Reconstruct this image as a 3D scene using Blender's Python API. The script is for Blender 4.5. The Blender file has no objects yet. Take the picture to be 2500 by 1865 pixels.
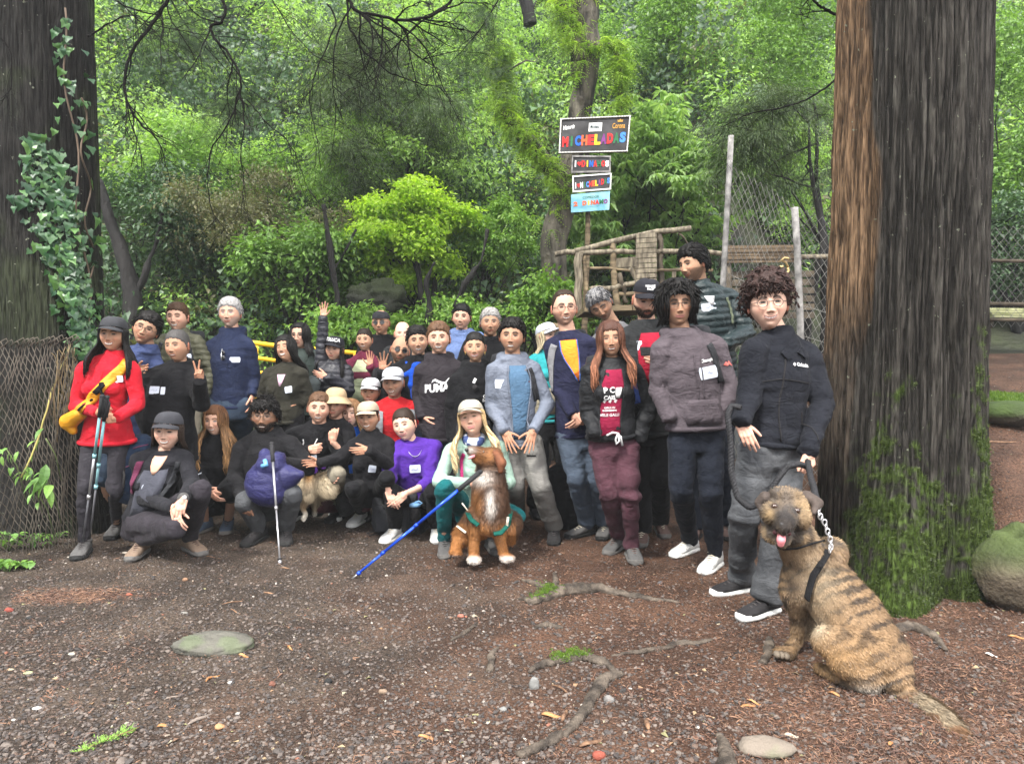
import bpy,bmesh,math,random
import numpy as np
from mathutils import Vector,Matrix,Euler
from mathutils.bvhtree import BVHTree
R=math.radians
rng=np.random.default_rng(7)
random.seed(7)
SC=bpy.context.scene
COL=SC.collection
# ------ camera
F=1750.0;CH=1.35;PITCH=math.atan(52.5/1750)
cam_d=bpy.data.cameras.new('camera');cam=bpy.data.objects.new('camera',cam_d);COL.objects.link(cam)
cam.location=(0,0,CH);cam.rotation_euler=(R(90)-PITCH,0,0)
cam_d.sensor_width=36;cam_d.lens=36*F/2500;cam_d.clip_start=0.05;cam_d.clip_end=400
SC.camera=cam
# ------ sky, sun, exposure
SUN_EL,SUN_AZ=52.0,-38.0
world=bpy.data.worlds.new('World');SC.world=world;world.use_nodes=True
wn=world.node_tree;wn.nodes.clear()
wo=wn.nodes.new('ShaderNodeOutputWorld');wb=wn.nodes.new('ShaderNodeBackground')
sky=wn.nodes.new('ShaderNodeTexSky');sky.sky_type='NISHITA';sky.sun_disc=False
sky.sun_elevation=R(SUN_EL);sky.sun_rotation=R(180+SUN_AZ)
sky.air_density=1.0;sky.dust_density=4.0;sky.ozone_density=1.0
hs=wn.nodes.new('ShaderNodeHueSaturation');hs.inputs['Saturation'].default_value=0.35
wn.links.new(sky.outputs[0],hs.inputs['Color']);wn.links.new(hs.outputs[0],wb.inputs['Color'])
wb.inputs['Strength'].default_value=0.09
wn.links.new(wb.outputs[0],wo.inputs['Surface'])
sun_d=bpy.data.lights.new('sun','SUN');sun=bpy.data.objects.new('sun',sun_d);COL.objects.link(sun)
sun_d.energy=1.5;sun_d.angle=R(10);sun_d.color=(1.0,0.965,0.9)
_sd=Vector((math.sin(R(SUN_AZ))*math.cos(R(SUN_EL)),-math.cos(R(SUN_AZ))*math.cos(R(SUN_EL)),math.sin(R(SUN_EL))))
sun.rotation_euler=_sd.to_track_quat('Z','Y').to_euler()
sun.location=(-4,-6,12)
SC.view_settings.view_transform='Standard';SC.view_settings.look='None'
SC.view_settings.gamma=1.0;SC.view_settings.use_curve_mapping=False
SC.view_settings.exposure=2.62
SC.render.engine='CYCLES'
SC.cycles.use_denoising=True
SC.cycles.max_bounces=5;SC.cycles.diffuse_bounces=3;SC.cycles.glossy_bounces=2
SC.cycles.transmission_bounces=3;SC.cycles.transparent_max_bounces=6;SC.cycles.volume_bounces=0
SC.cycles.sample_clamp_indirect=4
# ------ helpers
ct,st=math.cos(PITCH),math.sin(PITCH)
def W(px,py,Y):
 """world point seen at photograph pixel (px, py) at distance Y"""
 cx=(px-1250)/F;cy=-(py-932.5)/F
 d=np.array([cx,ct+st*cy,-st+ct*cy])
 return np.array([0,0,CH])+d*(Y/d[1])
def v3(*a):return np.array(a,float)
def nrm(v):
 v=np.asarray(v,float);return v/(np.linalg.norm(v)+1e-9)
def sstep(x,a=0.0,b=1.0):
 t=np.clip((np.asarray(x,float)-a)/(b-a),0,1);return t*t*(3-2*t)
_perm=np.random.default_rng(3).random(8192)
def vnoise(P,s=1.0,seed=0):
 """3-D value noise 0..1 of points (N,3)"""
 P=np.asarray(P,float)*s+seed*17.13
 i=np.floor(P).astype(np.int64);f=P-i;f=f*f*(3-2*f)
 out=0
 for dx in(0,1):
  for dy in(0,1):
   for dz in(0,1):
    h=((i[:,0]+dx)*73856093^(i[:,1]+dy)*19349663^(i[:,2]+dz)*83492791)&8191
    w=(f[:,0]if dx else 1-f[:,0])*(f[:,1]if dy else 1-f[:,1])*(f[:,2]if dz else 1-f[:,2])
    out=out+w*_perm[h]
 return out
def fbm(P,s=1.0,o=4,seed=0):
 a,t,n=1.0,0,0
 for k in range(o):
  t=t+a*vnoise(P,s*2**k,seed+k);n+=a;a*=.5
 return t/n
def tag(o,label=None,cat=None,group=None,kind=None):
 if label:o['label']=label
 if cat:o['category']=cat
 if group:o['group']=group
 if kind:o['kind']=kind
 return o
def empty(name,loc=(0,0,0)):
 o=bpy.data.objects.new(name,None);COL.objects.link(o);o.location=loc;o.empty_display_size=.1
 bpy.context.view_layer.update()if False else None
 return o
def link_obj(name,me,parent=None):
 o=bpy.data.objects.new(name,me);COL.objects.link(o)
 if parent is not None:
  o.parent=parent
  o.matrix_parent_inverse=Matrix.Translation(Vector(parent.location)).inverted()
 return o
class MB:
 """collects geometry as arrays; build() makes ONE mesh object"""
 def __init__(s):s.V=[];s.F=[];s.n=0;s.C=[];s.M=[]
 def add(s,V,Fs,col=None,mi=0):
  V=np.asarray(V,float).reshape(-1,3)
  s.V.append(V);n=s.n
  for f in Fs:s.F.append(tuple(int(i)+n for i in f));s.M.append(mi)
  s.n+=len(V)
  if col is not None:
   c=np.asarray(col,float)
   if c.ndim==1:c=np.tile(c[:3],(len(V),1))
   s.C.append(c[:,:3])
  else:s.C.append(np.ones((len(V),3)))
  return s
 def verts(s):return np.concatenate(s.V)if s.V else np.zeros((0,3))
 def build(s,name,mats,parent=None,smooth=True,colors=False):
  me=mesh_from(name,s.verts(),s.F,mats,smooth,np.concatenate(s.C)if colors else None,s.M)
  return link_obj(name,me,parent)
def mesh_from(name,V,Fs,mats,smooth=True,col=None,mi=None):
 me=bpy.data.meshes.new(name)
 V=np.asarray(V,float);nv=len(V)
 if isinstance(Fs,np.ndarray):lens=np.full(len(Fs),Fs.shape[1],np.int32);flat=Fs.astype(np.int32).ravel()
 else:
  lens=np.fromiter((len(f)for f in Fs),np.int32,len(Fs));flat=np.fromiter((i for f in Fs for i in f),np.int32,int(lens.sum()))
 me.vertices.add(nv);me.vertices.foreach_set('co',V.astype(np.float32).ravel())
 me.loops.add(len(flat));me.loops.foreach_set('vertex_index',flat)
 me.polygons.add(len(lens))
 me.polygons.foreach_set('loop_start',np.concatenate([[0],np.cumsum(lens)[:-1]]).astype(np.int32))
 me.polygons.foreach_set('use_smooth',np.full(len(lens),smooth))
 for m in(mats if isinstance(mats,(list,tuple))else[mats]):me.materials.append(m)
 if mi is not None and any(mi):me.polygons.foreach_set('material_index',np.asarray(mi,np.int32))
 if col is not None:
  ca=me.color_attributes.new('Col','FLOAT_COLOR','POINT')
  ca.data.foreach_set('color',np.concatenate([col,np.ones((nv,1))],1).astype(np.float32).ravel())
 me.update(calc_edges=True);me.validate()
 return me
def gridF(nu,nv,wrap=False,off=0):
 """faces for vertices laid out [i*nu + j], i rows nv, j columns nu"""
 Fs=[]
 for i in range(nv-1):
  for j in range(nu if wrap else nu-1):
   a=off+i*nu+j;b=off+i*nu+(j+1)%nu
   Fs.append((a,b,b+nu,a+nu))
 return Fs
def gridF_np(nu,nv,wrap=False):
 j=np.arange(nu if wrap else nu-1);i=np.arange(nv-1)
 I,J=np.meshgrid(i,j,indexing='ij');a=I*nu+J;b=I*nu+(J+1)%nu
 return np.stack([a,b,b+nu,a+nu],-1).reshape(-1,4)
def frame(d,hint=(0,0,1)):
 d=nrm(d);h=np.asarray(hint,float)
 if abs(np.dot(d,nrm(h)))>.97:h=v3(1,0,0)if abs(d[0])<.9 else v3(0,1,0)
 s=nrm(np.cross(h,d));u=np.cross(d,s)
 return s,u
def tube(pts,rad,n=8,cap=True,flat=1.0,hint=(0,0,1)):
 pts=np.asarray(pts,float);m=len(pts)
 rad=np.full(m,rad)if np.isscalar(rad)else np.asarray(rad,float)
 T=np.gradient(pts,axis=0)if m>1 else np.array([[0,0,1.]])
 V=[];s=None
 a=np.linspace(0,2*math.pi,n,endpoint=False)
 for k in range(m):
  t=nrm(T[k])
  if s is None:s,u=frame(t,hint)
  else:
   s=nrm(s-t*np.dot(s,t));u=np.cross(t,s)
  V.append(pts[k]+rad[k]*(np.cos(a)[:,None]*s+flat*np.sin(a)[:,None]*u))
 V=np.concatenate(V);Fs=gridF(n,m,True)
 if cap:
  Fs.append(tuple(range(n-1,-1,-1)));Fs.append(tuple(range((m-1)*n,m*n)))
 return V,Fs
def capsule(p,q,r1,r2,n=12):
 p=np.asarray(p,float);q=np.asarray(q,float)
 d=q-p;L=np.linalg.norm(d)+1e-6;t=d/L
 pts,rad=[],[]
 for a in(-80,-50,-25):pts.append(p+t*r1*math.sin(R(a)));rad.append(r1*math.cos(R(a)))
 for f in(0,.33,.66,1):pts.append(p+d*f);rad.append(r1+(r2-r1)*f)
 for a in(25,50,80):pts.append(q+t*r2*math.sin(R(a)));rad.append(r2*math.cos(R(a)))
 pts=np.array(pts)
 s,u=frame(t);a=np.linspace(0,2*math.pi,n,endpoint=False)
 V=np.concatenate([pts[k]+rad[k]*(np.cos(a)[:,None]*s+np.sin(a)[:,None]*u)for k in range(len(pts))])
 Fs=gridF(n,len(pts),True);Fs.append(tuple(range(n-1,-1,-1)));Fs.append(tuple(range((len(pts)-1)*n,len(pts)*n)))
 return V,Fs
def ellipsoid(c,r,Rm=None,nu=16,nv=10):
 ps=np.linspace(-math.pi/2+.05,math.pi/2-.05,nv);a=np.linspace(0,2*math.pi,nu,endpoint=False)
 V=np.array([[math.cos(p)*math.cos(t)*r[0],math.cos(p)*math.sin(t)*r[1],math.sin(p)*r[2]]for p in ps for t in a])
 if Rm is not None:V=V@np.asarray(Rm).T
 Fs=gridF(nu,nv,True);Fs.append(tuple(range(nu-1,-1,-1)));Fs.append(tuple(range((nv-1)*nu,nv*nu)))
 return V+np.asarray(c,float),Fs
def loft(cs,ss,fs,rx,ry,n=20,e=1.0):
 """closed stack of ellipses: centres, side vectors, front vectors, radii"""
 a=np.linspace(0,2*math.pi,n,endpoint=False)
 ca,sa=np.cos(a),np.sin(a)
 ca=np.sign(ca)*np.abs(ca)**e;sa=np.sign(sa)*np.abs(sa)**e
 V=np.concatenate([np.asarray(cs[k])+rx[k]*ca[:,None]*np.asarray(ss[k])+ry[k]*sa[:,None]*np.asarray(fs[k])for k in range(len(cs))])
 Fs=gridF(n,len(cs),True);Fs.append(tuple(range(n-1,-1,-1)));Fs.append(tuple(range((len(cs)-1)*n,len(cs)*n)))
 return V,Fs
def box(c,sx,sy,sz,Rm=None,bev=0.0):
 bm=bmesh.new();bmesh.ops.create_cube(bm,size=1)
 for v in bm.verts:v.co=(v.co.x*sx,v.co.y*sy,v.co.z*sz)
 if bev>0:bmesh.ops.bevel(bm,geom=list(bm.edges),offset=bev,segments=2,affect='EDGES',profile=.6)
 V=np.array([tuple(v.co)for v in bm.verts]);bm.verts.index_update()
 Fs=[tuple(v.index for v in f.verts)for f in bm.faces];bm.free()
 if Rm is not None:V=V@np.asarray(Rm).T
 return V+np.asarray(c,float),Fs
def rotm(ax,deg):
 return np.array(Matrix.Rotation(R(deg),3,ax))
def remesh(mb,vox,it=4):
 """voxel union of everything in mb -> (V, F)"""
 me=mesh_from('tmp',mb.verts(),mb.F,[],True)
 o=bpy.data.objects.new('tmp',me);COL.objects.link(o)
 m=o.modifiers.new('r','REMESH');m.mode='VOXEL';m.voxel_size=vox;m.adaptivity=0
 if it:
  s=o.modifiers.new('s','SMOOTH');s.factor=.5;s.iterations=it
 dg=bpy.context.evaluated_depsgraph_get();ev=o.evaluated_get(dg);em=ev.to_mesh()
 n=len(em.vertices);V=np.empty(n*3,np.float32);em.vertices.foreach_get('co',V)
 nl=len(em.loops);li=np.empty(nl,np.int32);em.loops.foreach_get('vertex_index',li)
 npf=len(em.polygons);ls=np.empty(npf,np.int32);em.polygons.foreach_get('loop_total',ls)
 N=np.empty(n*3,np.float32);em.vertex_normals.foreach_get('vector',N)
 ev.to_mesh_clear();bpy.data.objects.remove(o);bpy.data.meshes.remove(me)
 if(ls==4).all():Fs=li.reshape(-1,4)
 else:
  Fs=[];k=0
  for c in ls:Fs.append(tuple(li[k:k+c]));k+=c
 return V.reshape(-1,3).astype(float),Fs,N.reshape(-1,3).astype(float)
 # ------ materials
def newmat(name):
 m=bpy.data.materials.new(name);m.use_nodes=True
 nt=m.node_tree;b=nt.nodes['Principled BSDF']
 return m,nt,b
def N_(nt,t,**kw):
 n=nt.nodes.new(t)
 for k,v in kw.items():
  if k in n.inputs:n.inputs[k].default_value=v
  else:setattr(n,k,v)
 return n
def c4(c):return(c[0],c[1],c[2],1)
def surf(name,col,rough=.8,var=.25,vs=6.,bump=.3,bs=60.,col2=None,spec=.3,metal=0.,bdist=.01,sheen=0.,stretch=None,coords='Object',detail=4.):
 """general procedural surface: two-tone noise colour and noise bump"""
 m,nt,b=newmat(name)
 tc=N_(nt,'ShaderNodeTexCoord');mp=N_(nt,'ShaderNodeMapping');nt.links.new(tc.outputs[coords],mp.inputs[0])
 if stretch:mp.inputs['Scale'].default_value=stretch
 n1=N_(nt,'ShaderNodeTexNoise',Scale=vs,Detail=detail);nt.links.new(mp.outputs[0],n1.inputs['Vector'])
 r=N_(nt,'ShaderNodeValToRGB');nt.links.new(n1.outputs['Fac'],r.inputs[0])
 d=[max(0,x*(1-var))for x in col];l=col2 if col2 else[min(1,x*(1+var))for x in col]
 r.color_ramp.elements[0].position=.35;r.color_ramp.elements[1].position=.68
 r.color_ramp.elements[0].color=c4(d);r.color_ramp.elements[1].color=c4(l)
 nt.links.new(r.outputs[0],b.inputs['Base Color'])
 b.inputs['Roughness'].default_value=rough;b.inputs['Specular IOR Level'].default_value=spec;b.inputs['Metallic'].default_value=metal
 if sheen:b.inputs['Sheen Weight'].default_value=sheen
 if bump:
  n2=N_(nt,'ShaderNodeTexNoise',Scale=bs,Detail=5.);nt.links.new(mp.outputs[0],n2.inputs['Vector'])
  bp=N_(nt,'ShaderNodeBump',Strength=bump,Distance=bdist);nt.links.new(n2.outputs['Fac'],bp.inputs['Height']);nt.links.new(bp.outputs[0],b.inputs['Normal'])
 return m
def cloth(name,col,rough=.88,wr=.5,shine=0.,heather=0.):
 """fabric: folds and weave as relief, slight wear in the colour"""
 m,nt,b=newmat(name)
 tc=N_(nt,'ShaderNodeTexCoord')
 n1=N_(nt,'ShaderNodeTexNoise',Scale=9.,Detail=3.);nt.links.new(tc.outputs['Object'],n1.inputs['Vector'])
 r=N_(nt,'ShaderNodeValToRGB');nt.links.new(n1.outputs['Fac'],r.inputs[0])
 r.color_ramp.elements[0].position=.3;r.color_ramp.elements[1].position=.7
 r.color_ramp.elements[0].color=c4([x*.84 for x in col]);r.color_ramp.elements[1].color=c4([min(1,x*1.14+.002)for x in col])
 out=r.outputs[0]
 if heather:
  nh=N_(nt,'ShaderNodeTexNoise',Scale=260.,Detail=1.);nt.links.new(tc.outputs['Object'],nh.inputs['Vector'])
  mx=N_(nt,'ShaderNodeMix',data_type='RGBA',blend_type='MULTIPLY');mx.inputs[0].default_value=heather
  rr=N_(nt,'ShaderNodeValToRGB');rr.color_ramp.elements[0].position=.4;rr.color_ramp.elements[1].position=.6
  rr.color_ramp.elements[0].color=(.35,.35,.35,1)
  nt.links.new(nh.outputs['Fac'],rr.inputs[0]);nt.links.new(out,mx.inputs[6]);nt.links.new(rr.outputs[0],mx.inputs[7]);out=mx.outputs[2]
 nt.links.new(out,b.inputs['Base Color'])
 b.inputs['Roughness'].default_value=rough;b.inputs['Specular IOR Level'].default_value=.09+shine
 b.inputs['Sheen Weight'].default_value=.02
 n2=N_(nt,'ShaderNodeTexNoise',Scale=8.,Detail=2.,Distortion=.6);nt.links.new(tc.outputs['Object'],n2.inputs['Vector'])
 sb=N_(nt,'ShaderNodeMath',operation='SUBTRACT');sb.inputs[1].default_value=.5;nt.links.new(n2.outputs['Fac'],sb.inputs[0])
 ab=N_(nt,'ShaderNodeMath',operation='ABSOLUTE');nt.links.new(sb.outputs[0],ab.inputs[0])
 b1=N_(nt,'ShaderNodeBump',Strength=wr,Distance=.05);nt.links.new(ab.outputs[0],b1.inputs['Height'])
 mp=N_(nt,'ShaderNodeMapping');mp.inputs['Scale'].default_value=(1,1,2.4);mp.inputs['Rotation'].default_value=(.35,.5,0);nt.links.new(tc.outputs['Object'],mp.inputs[0])
 n5=N_(nt,'ShaderNodeTexNoise',Scale=10.,Detail=3.,Distortion=1.1);nt.links.new(mp.outputs[0],n5.inputs['Vector'])
 s5=N_(nt,'ShaderNodeMath',operation='SUBTRACT');s5.inputs[1].default_value=.5;nt.links.new(n5.outputs['Fac'],s5.inputs[0])
 a5=N_(nt,'ShaderNodeMath',operation='ABSOLUTE');nt.links.new(s5.outputs[0],a5.inputs[0])
 b5=N_(nt,'ShaderNodeBump',Strength=wr*.85,Distance=.03);nt.links.new(a5.outputs[0],b5.inputs['Height']);nt.links.new(b1.outputs[0],b5.inputs['Normal']);b1=b5
 n3=N_(nt,'ShaderNodeTexNoise',Scale=350.,Detail=1.);nt.links.new(tc.outputs['Object'],n3.inputs['Vector'])
 b2=N_(nt,'ShaderNodeBump',Strength=.25,Distance=.003);nt.links.new(n3.outputs['Fac'],b2.inputs['Height']);nt.links.new(b1.outputs[0],b2.inputs['Normal'])
 nt.links.new(b2.outputs[0],b.inputs['Normal'])
 return m
_mc={}
def clothc(name,col,**k):
 key=(name,)
 if key not in _mc:_mc[key]=cloth(name,col,**k)
 return _mc[key]
def attrmat(name,rough=.6,bump=.2,bs=80.,spec=.35,sss=0.,bdist=.004,stretch=None):
 """colour from the mesh's own colour attribute"""
 m,nt,b=newmat(name)
 a=N_(nt,'ShaderNodeVertexColor');a.layer_name='Col'
 nt.links.new(a.outputs[0],b.inputs['Base Color'])
 b.inputs['Roughness'].default_value=rough;b.inputs['Specular IOR Level'].default_value=spec
 if sss:
  b.inputs['Subsurface Weight'].default_value=sss;b.inputs['Subsurface Radius'].default_value=(.012,.005,.003);b.inputs['Subsurface Scale'].default_value=1.
 if bump:
  tc=N_(nt,'ShaderNodeTexCoord');mp=N_(nt,'ShaderNodeMapping');nt.links.new(tc.outputs['Object'],mp.inputs[0])
  if stretch:mp.inputs['Scale'].default_value=stretch
  n=N_(nt,'ShaderNodeTexNoise',Scale=bs,Detail=4.);nt.links.new(mp.outputs[0],n.inputs['Vector'])
  bp=N_(nt,'ShaderNodeBump',Strength=bump,Distance=bdist);nt.links.new(n.outputs['Fac'],bp.inputs['Height']);nt.links.new(bp.outputs[0],b.inputs['Normal'])
 return m
def leafmat(name,cols,trans=.35,rough=.45,random_by='OBJ',spec=.4):
 """leaf colours picked per instance; part of the light passes through"""
 m,nt,b=newmat(name)
 if random_by=='OBJ':
  src=N_(nt,'ShaderNodeObjectInfo').outputs['Random']
 else:
  g=N_(nt,'ShaderNodeNewGeometry');src=g.outputs['Random Per Island']
 r=N_(nt,'ShaderNodeValToRGB');r.color_ramp.interpolation='LINEAR'
 while len(r.color_ramp.elements)<len(cols):r.color_ramp.elements.new(.5)
 for i,c in enumerate(cols):
  r.color_ramp.elements[i].position=i/max(1,len(cols)-1);r.color_ramp.elements[i].color=c4(c)
 nt.links.new(src,r.inputs[0])
 tc=N_(nt,'ShaderNodeTexCoord');n=N_(nt,'ShaderNodeTexNoise',Scale=14.,Detail=2.);nt.links.new(tc.outputs['Object'],n.inputs['Vector'])
 mr=N_(nt,'ShaderNodeMapRange');mr.inputs[3].default_value=.55;mr.inputs[4].default_value=1.4;nt.links.new(n.outputs['Fac'],mr.inputs[0])
 mx=N_(nt,'ShaderNodeMix',data_type='RGBA',blend_type='MULTIPLY');mx.inputs[0].default_value=1.
 nt.links.new(r.outputs[0],mx.inputs[6]);nt.links.new(mr.outputs[0],mx.inputs[7])
 nt.links.new(mx.outputs[2],b.inputs['Base Color']);b.inputs['Roughness'].default_value=rough;b.inputs['Specular IOR Level'].default_value=spec
 t=N_(nt,'ShaderNodeBsdfTranslucent');g2=N_(nt,'ShaderNodeMix',data_type='RGBA',blend_type='MULTIPLY');g2.inputs[0].default_value=1.
 g2.inputs[7].default_value=(1.5,1.6,.7,1);nt.links.new(mx.outputs[2],g2.inputs[6]);nt.links.new(g2.outputs[2],t.inputs[0])
 ms=N_(nt,'ShaderNodeMixShader');ms.inputs[0].default_value=trans
 out=nt.nodes['Material Output'];nt.links.new(b.outputs[0],ms.inputs[1]);nt.links.new(t.outputs[0],ms.inputs[2]);nt.links.new(ms.outputs[0],out.inputs[0])
 return m
 # ------ scattering of stuff on points (geometry nodes)
_protocol={}
def proto_collection(key,objs):
 c=bpy.data.collections.new(key)
 for o in objs:c.objects.link(o)
 return c
def proto(name,V,Fs,mats,smooth=False,mi=None,col=None):
 return bpy.data.objects.new(name,mesh_from(name,V,Fs,mats,smooth,col,mi))
def scatter(name,pts,rots,scl,coll,idx,parent=None,kind=None):
 pts=np.asarray(pts,float);n=len(pts)
 me=bpy.data.meshes.new(name);me.vertices.add(n);me.vertices.foreach_set('co',pts.astype(np.float32).ravel())
 a=me.attributes.new('rot','FLOAT_VECTOR','POINT');a.data.foreach_set('vector',np.asarray(rots,np.float32).ravel())
 s=np.asarray(scl,np.float32)
 if s.ndim==1:s=np.repeat(s[:,None],3,1)
 a=me.attributes.new('scl','FLOAT_VECTOR','POINT');a.data.foreach_set('vector',np.ascontiguousarray(s).ravel())
 a=me.attributes.new('idx','INT','POINT');a.data.foreach_set('value',np.asarray(idx,np.int32))
 o=link_obj(name,me,parent)
 ng=bpy.data.node_groups.new(name+'_scatter','GeometryNodeTree')
 ng.interface.new_socket('Geometry',in_out='INPUT',socket_type='NodeSocketGeometry');ng.interface.new_socket('Geometry',in_out='OUTPUT',socket_type='NodeSocketGeometry')
 gi=ng.nodes.new('NodeGroupInput');go=ng.nodes.new('NodeGroupOutput');ip=ng.nodes.new('GeometryNodeInstanceOnPoints')
 ci=ng.nodes.new('GeometryNodeCollectionInfo');ci.inputs[0].default_value=coll;ci.inputs[1].default_value=True;ci.inputs[2].default_value=True
 def na(nm,dt):
  q=ng.nodes.new('GeometryNodeInputNamedAttribute');q.data_type=dt;q.inputs[0].default_value=nm
  return[x for x in q.outputs if x.enabled and x.name=='Attribute'][0]
 e2r=ng.nodes.new('FunctionNodeEulerToRotation')
 L=ng.links.new
 L(gi.outputs[0],ip.inputs['Points']);L(ci.outputs[0],ip.inputs['Instance']);ip.inputs['Pick Instance'].default_value=True
 L(na('idx','INT'),ip.inputs['Instance Index']);L(na('rot','FLOAT_VECTOR'),e2r.inputs[0]);L(e2r.outputs[0],ip.inputs['Rotation']);L(na('scl','FLOAT_VECTOR'),ip.inputs['Scale'])
 L(ip.outputs[0],go.inputs[0])
 md=o.modifiers.new('scatter','NODES');md.node_group=ng
 if kind:o['kind']=kind
 return o
 # ------ lie of the land
def G(x,y):
 """height of the ground at x, y"""
 x=np.asarray(x,float);y=np.asarray(y,float)
 r=np.interp(y,[3.7,4.1,4.5,5.,6.,9.,12.,60.],[0,.12,.38,.68,1.0,1.5,2.0,2.0])*sstep(x,2.62,3.35)
 back=.85*np.maximum(0,y-8.2-3.0*sstep(x,2.5,5.))**1.02
 back=back*sstep(y,7.6,9.8)
 left=.10*sstep(-x,3.2,4.6)*sstep(y,3.5,5)
 return r+back+left
 # ====== ground
def nonuni(segs):
 out=[]
 for a,b,n in segs:out+=list(np.linspace(a,b,n,endpoint=False))
 return np.array(out+[segs[-1][1]])
gx=nonuni([(-45,-12,12),(-12,-4.6,50),(-4.6,4.6,410),(4.6,12,50),(12,45,12)])
gy=nonuni([(-30,0,14),(0,1.9,20),(1.9,6.0,200),(6.0,8.6,60)])
ROOTS=[]
def gnoise(x,y):
 P=np.stack([x,y,0*x],1);near=sstep(9-y,0,2)
 h=.050*(fbm(P,.8,3,2)-.5)+.030*(fbm(P,3.2,3,4)-.5)+.016*(fbm(P,12.,3,6)-.5)
 h+=.007*(fbm(P,38.,2,8)-.5)
 return h*near
def GG(x,y):
 x=np.atleast_1d(np.asarray(x,float));y=np.atleast_1d(np.asarray(y,float));return G(x,y)+gnoise(x,y)
def ground_mat():
 m,nt,b=newmat('soil')
 tc=N_(nt,'ShaderNodeTexCoord')
 def noise(s,d=5.,dist=0.):n=N_(nt,'ShaderNodeTexNoise',Scale=s,Detail=d,Distortion=dist);nt.links.new(tc.outputs['Object'],n.inputs['Vector']);return n.outputs['Fac']
 def ramp(src,a,b_,ca,cb):r=N_(nt,'ShaderNodeValToRGB');r.color_ramp.elements[0].position=a;r.color_ramp.elements[1].position=b_;r.color_ramp.elements[0].color=c4(ca);r.color_ramp.elements[1].color=c4(cb);nt.links.new(src,r.inputs[0]);return r.outputs[0]
 def mix(f,a,c,bt='MIX'):
  x=N_(nt,'ShaderNodeMix',data_type='RGBA',blend_type=bt)
  if isinstance(f,(int,float)):x.inputs[0].default_value=f
  else:nt.links.new(f,x.inputs[0])
  nt.links.new(a,x.inputs[6])if not isinstance(a,tuple)else setattr(x.inputs[6],'default_value',c4(a))
  nt.links.new(c,x.inputs[7])if not isinstance(c,tuple)else setattr(x.inputs[7],'default_value',c4(c))
  return x.outputs[2]
 dark=ramp(noise(55.),.35,.7,(.038,.029,.022),(.105,.080,.062))
 red=ramp(noise(70.),.35,.7,(.052,.028,.018),(.130,.072,.046))
 sx=N_(nt,'ShaderNodeSeparateXYZ');nt.links.new(tc.outputs['Object'],sx.inputs[0])
 mr=N_(nt,'ShaderNodeMapRange');mr.inputs[1].default_value=-1.8;mr.inputs[2].default_value=2.6;nt.links.new(sx.outputs[0],mr.inputs[0])
 ad=N_(nt,'ShaderNodeMath',operation='ADD');nt.links.new(mr.outputs[0],ad.inputs[0]);nt.links.new(noise(1.4,6.),ad.inputs[1])
 f=ramp(ad.outputs[0],.62,1.0,(0,0,0),(1,1,1))
 col=mix(f,dark,red)
 damp=ramp(noise(2.3,4.),.42,.62,(.62,.6,.6),(1.15,1.12,1.1));col=mix(1.,col,damp,'MULTIPLY')
 vo=N_(nt,'ShaderNodeTexVoronoi',Scale=85.);nt.links.new(tc.outputs['Object'],vo.inputs['Vector'])
 gr=ramp(vo.outputs['Distance'],.12,.45,(1.35,1.3,1.27),(.6,.6,.6));col=mix(.75,col,gr,'MULTIPLY')
 nt.links.new(col,b.inputs['Base Color']);b.inputs['Roughness'].default_value=.75;b.inputs['Specular IOR Level'].default_value=.2
 b1=N_(nt,'ShaderNodeBump',Strength=.7,Distance=.012);b1.invert=True;nt.links.new(vo.outputs['Distance'],b1.inputs['Height'])
 b2=N_(nt,'ShaderNodeBump',Strength=.6,Distance=.02);nt.links.new(noise(42.,6.),b2.inputs['Height']);nt.links.new(b1.outputs[0],b2.inputs['Normal'])
 nt.links.new(b2.outputs[0],b.inputs['Normal']);return m
M_SOIL=ground_mat()
X,Yg=np.meshgrid(gx,gy);V=np.stack([X.ravel(),Yg.ravel(),GG(X.ravel(),Yg.ravel())],1)
ground=link_obj('ground',mesh_from('ground',V,gridF_np(len(gx),len(gy)),M_SOIL));ground['kind']='structure'
M_HILL=surf('hill_earth',(.014,.013,.008),var=.6,vs=1.5,bump=.8,bs=6.,bdist=.15,col2=(.022,.028,.010))
hx=np.linspace(-60,60,130);hy=8.6+(np.linspace(0,1,90)**1.6)*75
def GH(x,y):
 x=np.atleast_1d(np.asarray(x,float));y=np.atleast_1d(np.asarray(y,float))
 P=np.stack([x,y,0*x],1);k=sstep(y,8.7,12)
 return GG(x,y)+k*(3.2*(fbm(P,.13,3,31)-.5)+1.0*(fbm(P,.5,2,33)-.5))
X,Yg=np.meshgrid(hx,hy);V=np.stack([X.ravel(),Yg.ravel(),GH(X.ravel(),Yg.ravel())-.01],1)
hill=link_obj('hillside',mesh_from('hillside',V,gridF_np(len(hx),len(hy)),M_HILL));hill['kind']='structure'
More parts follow.
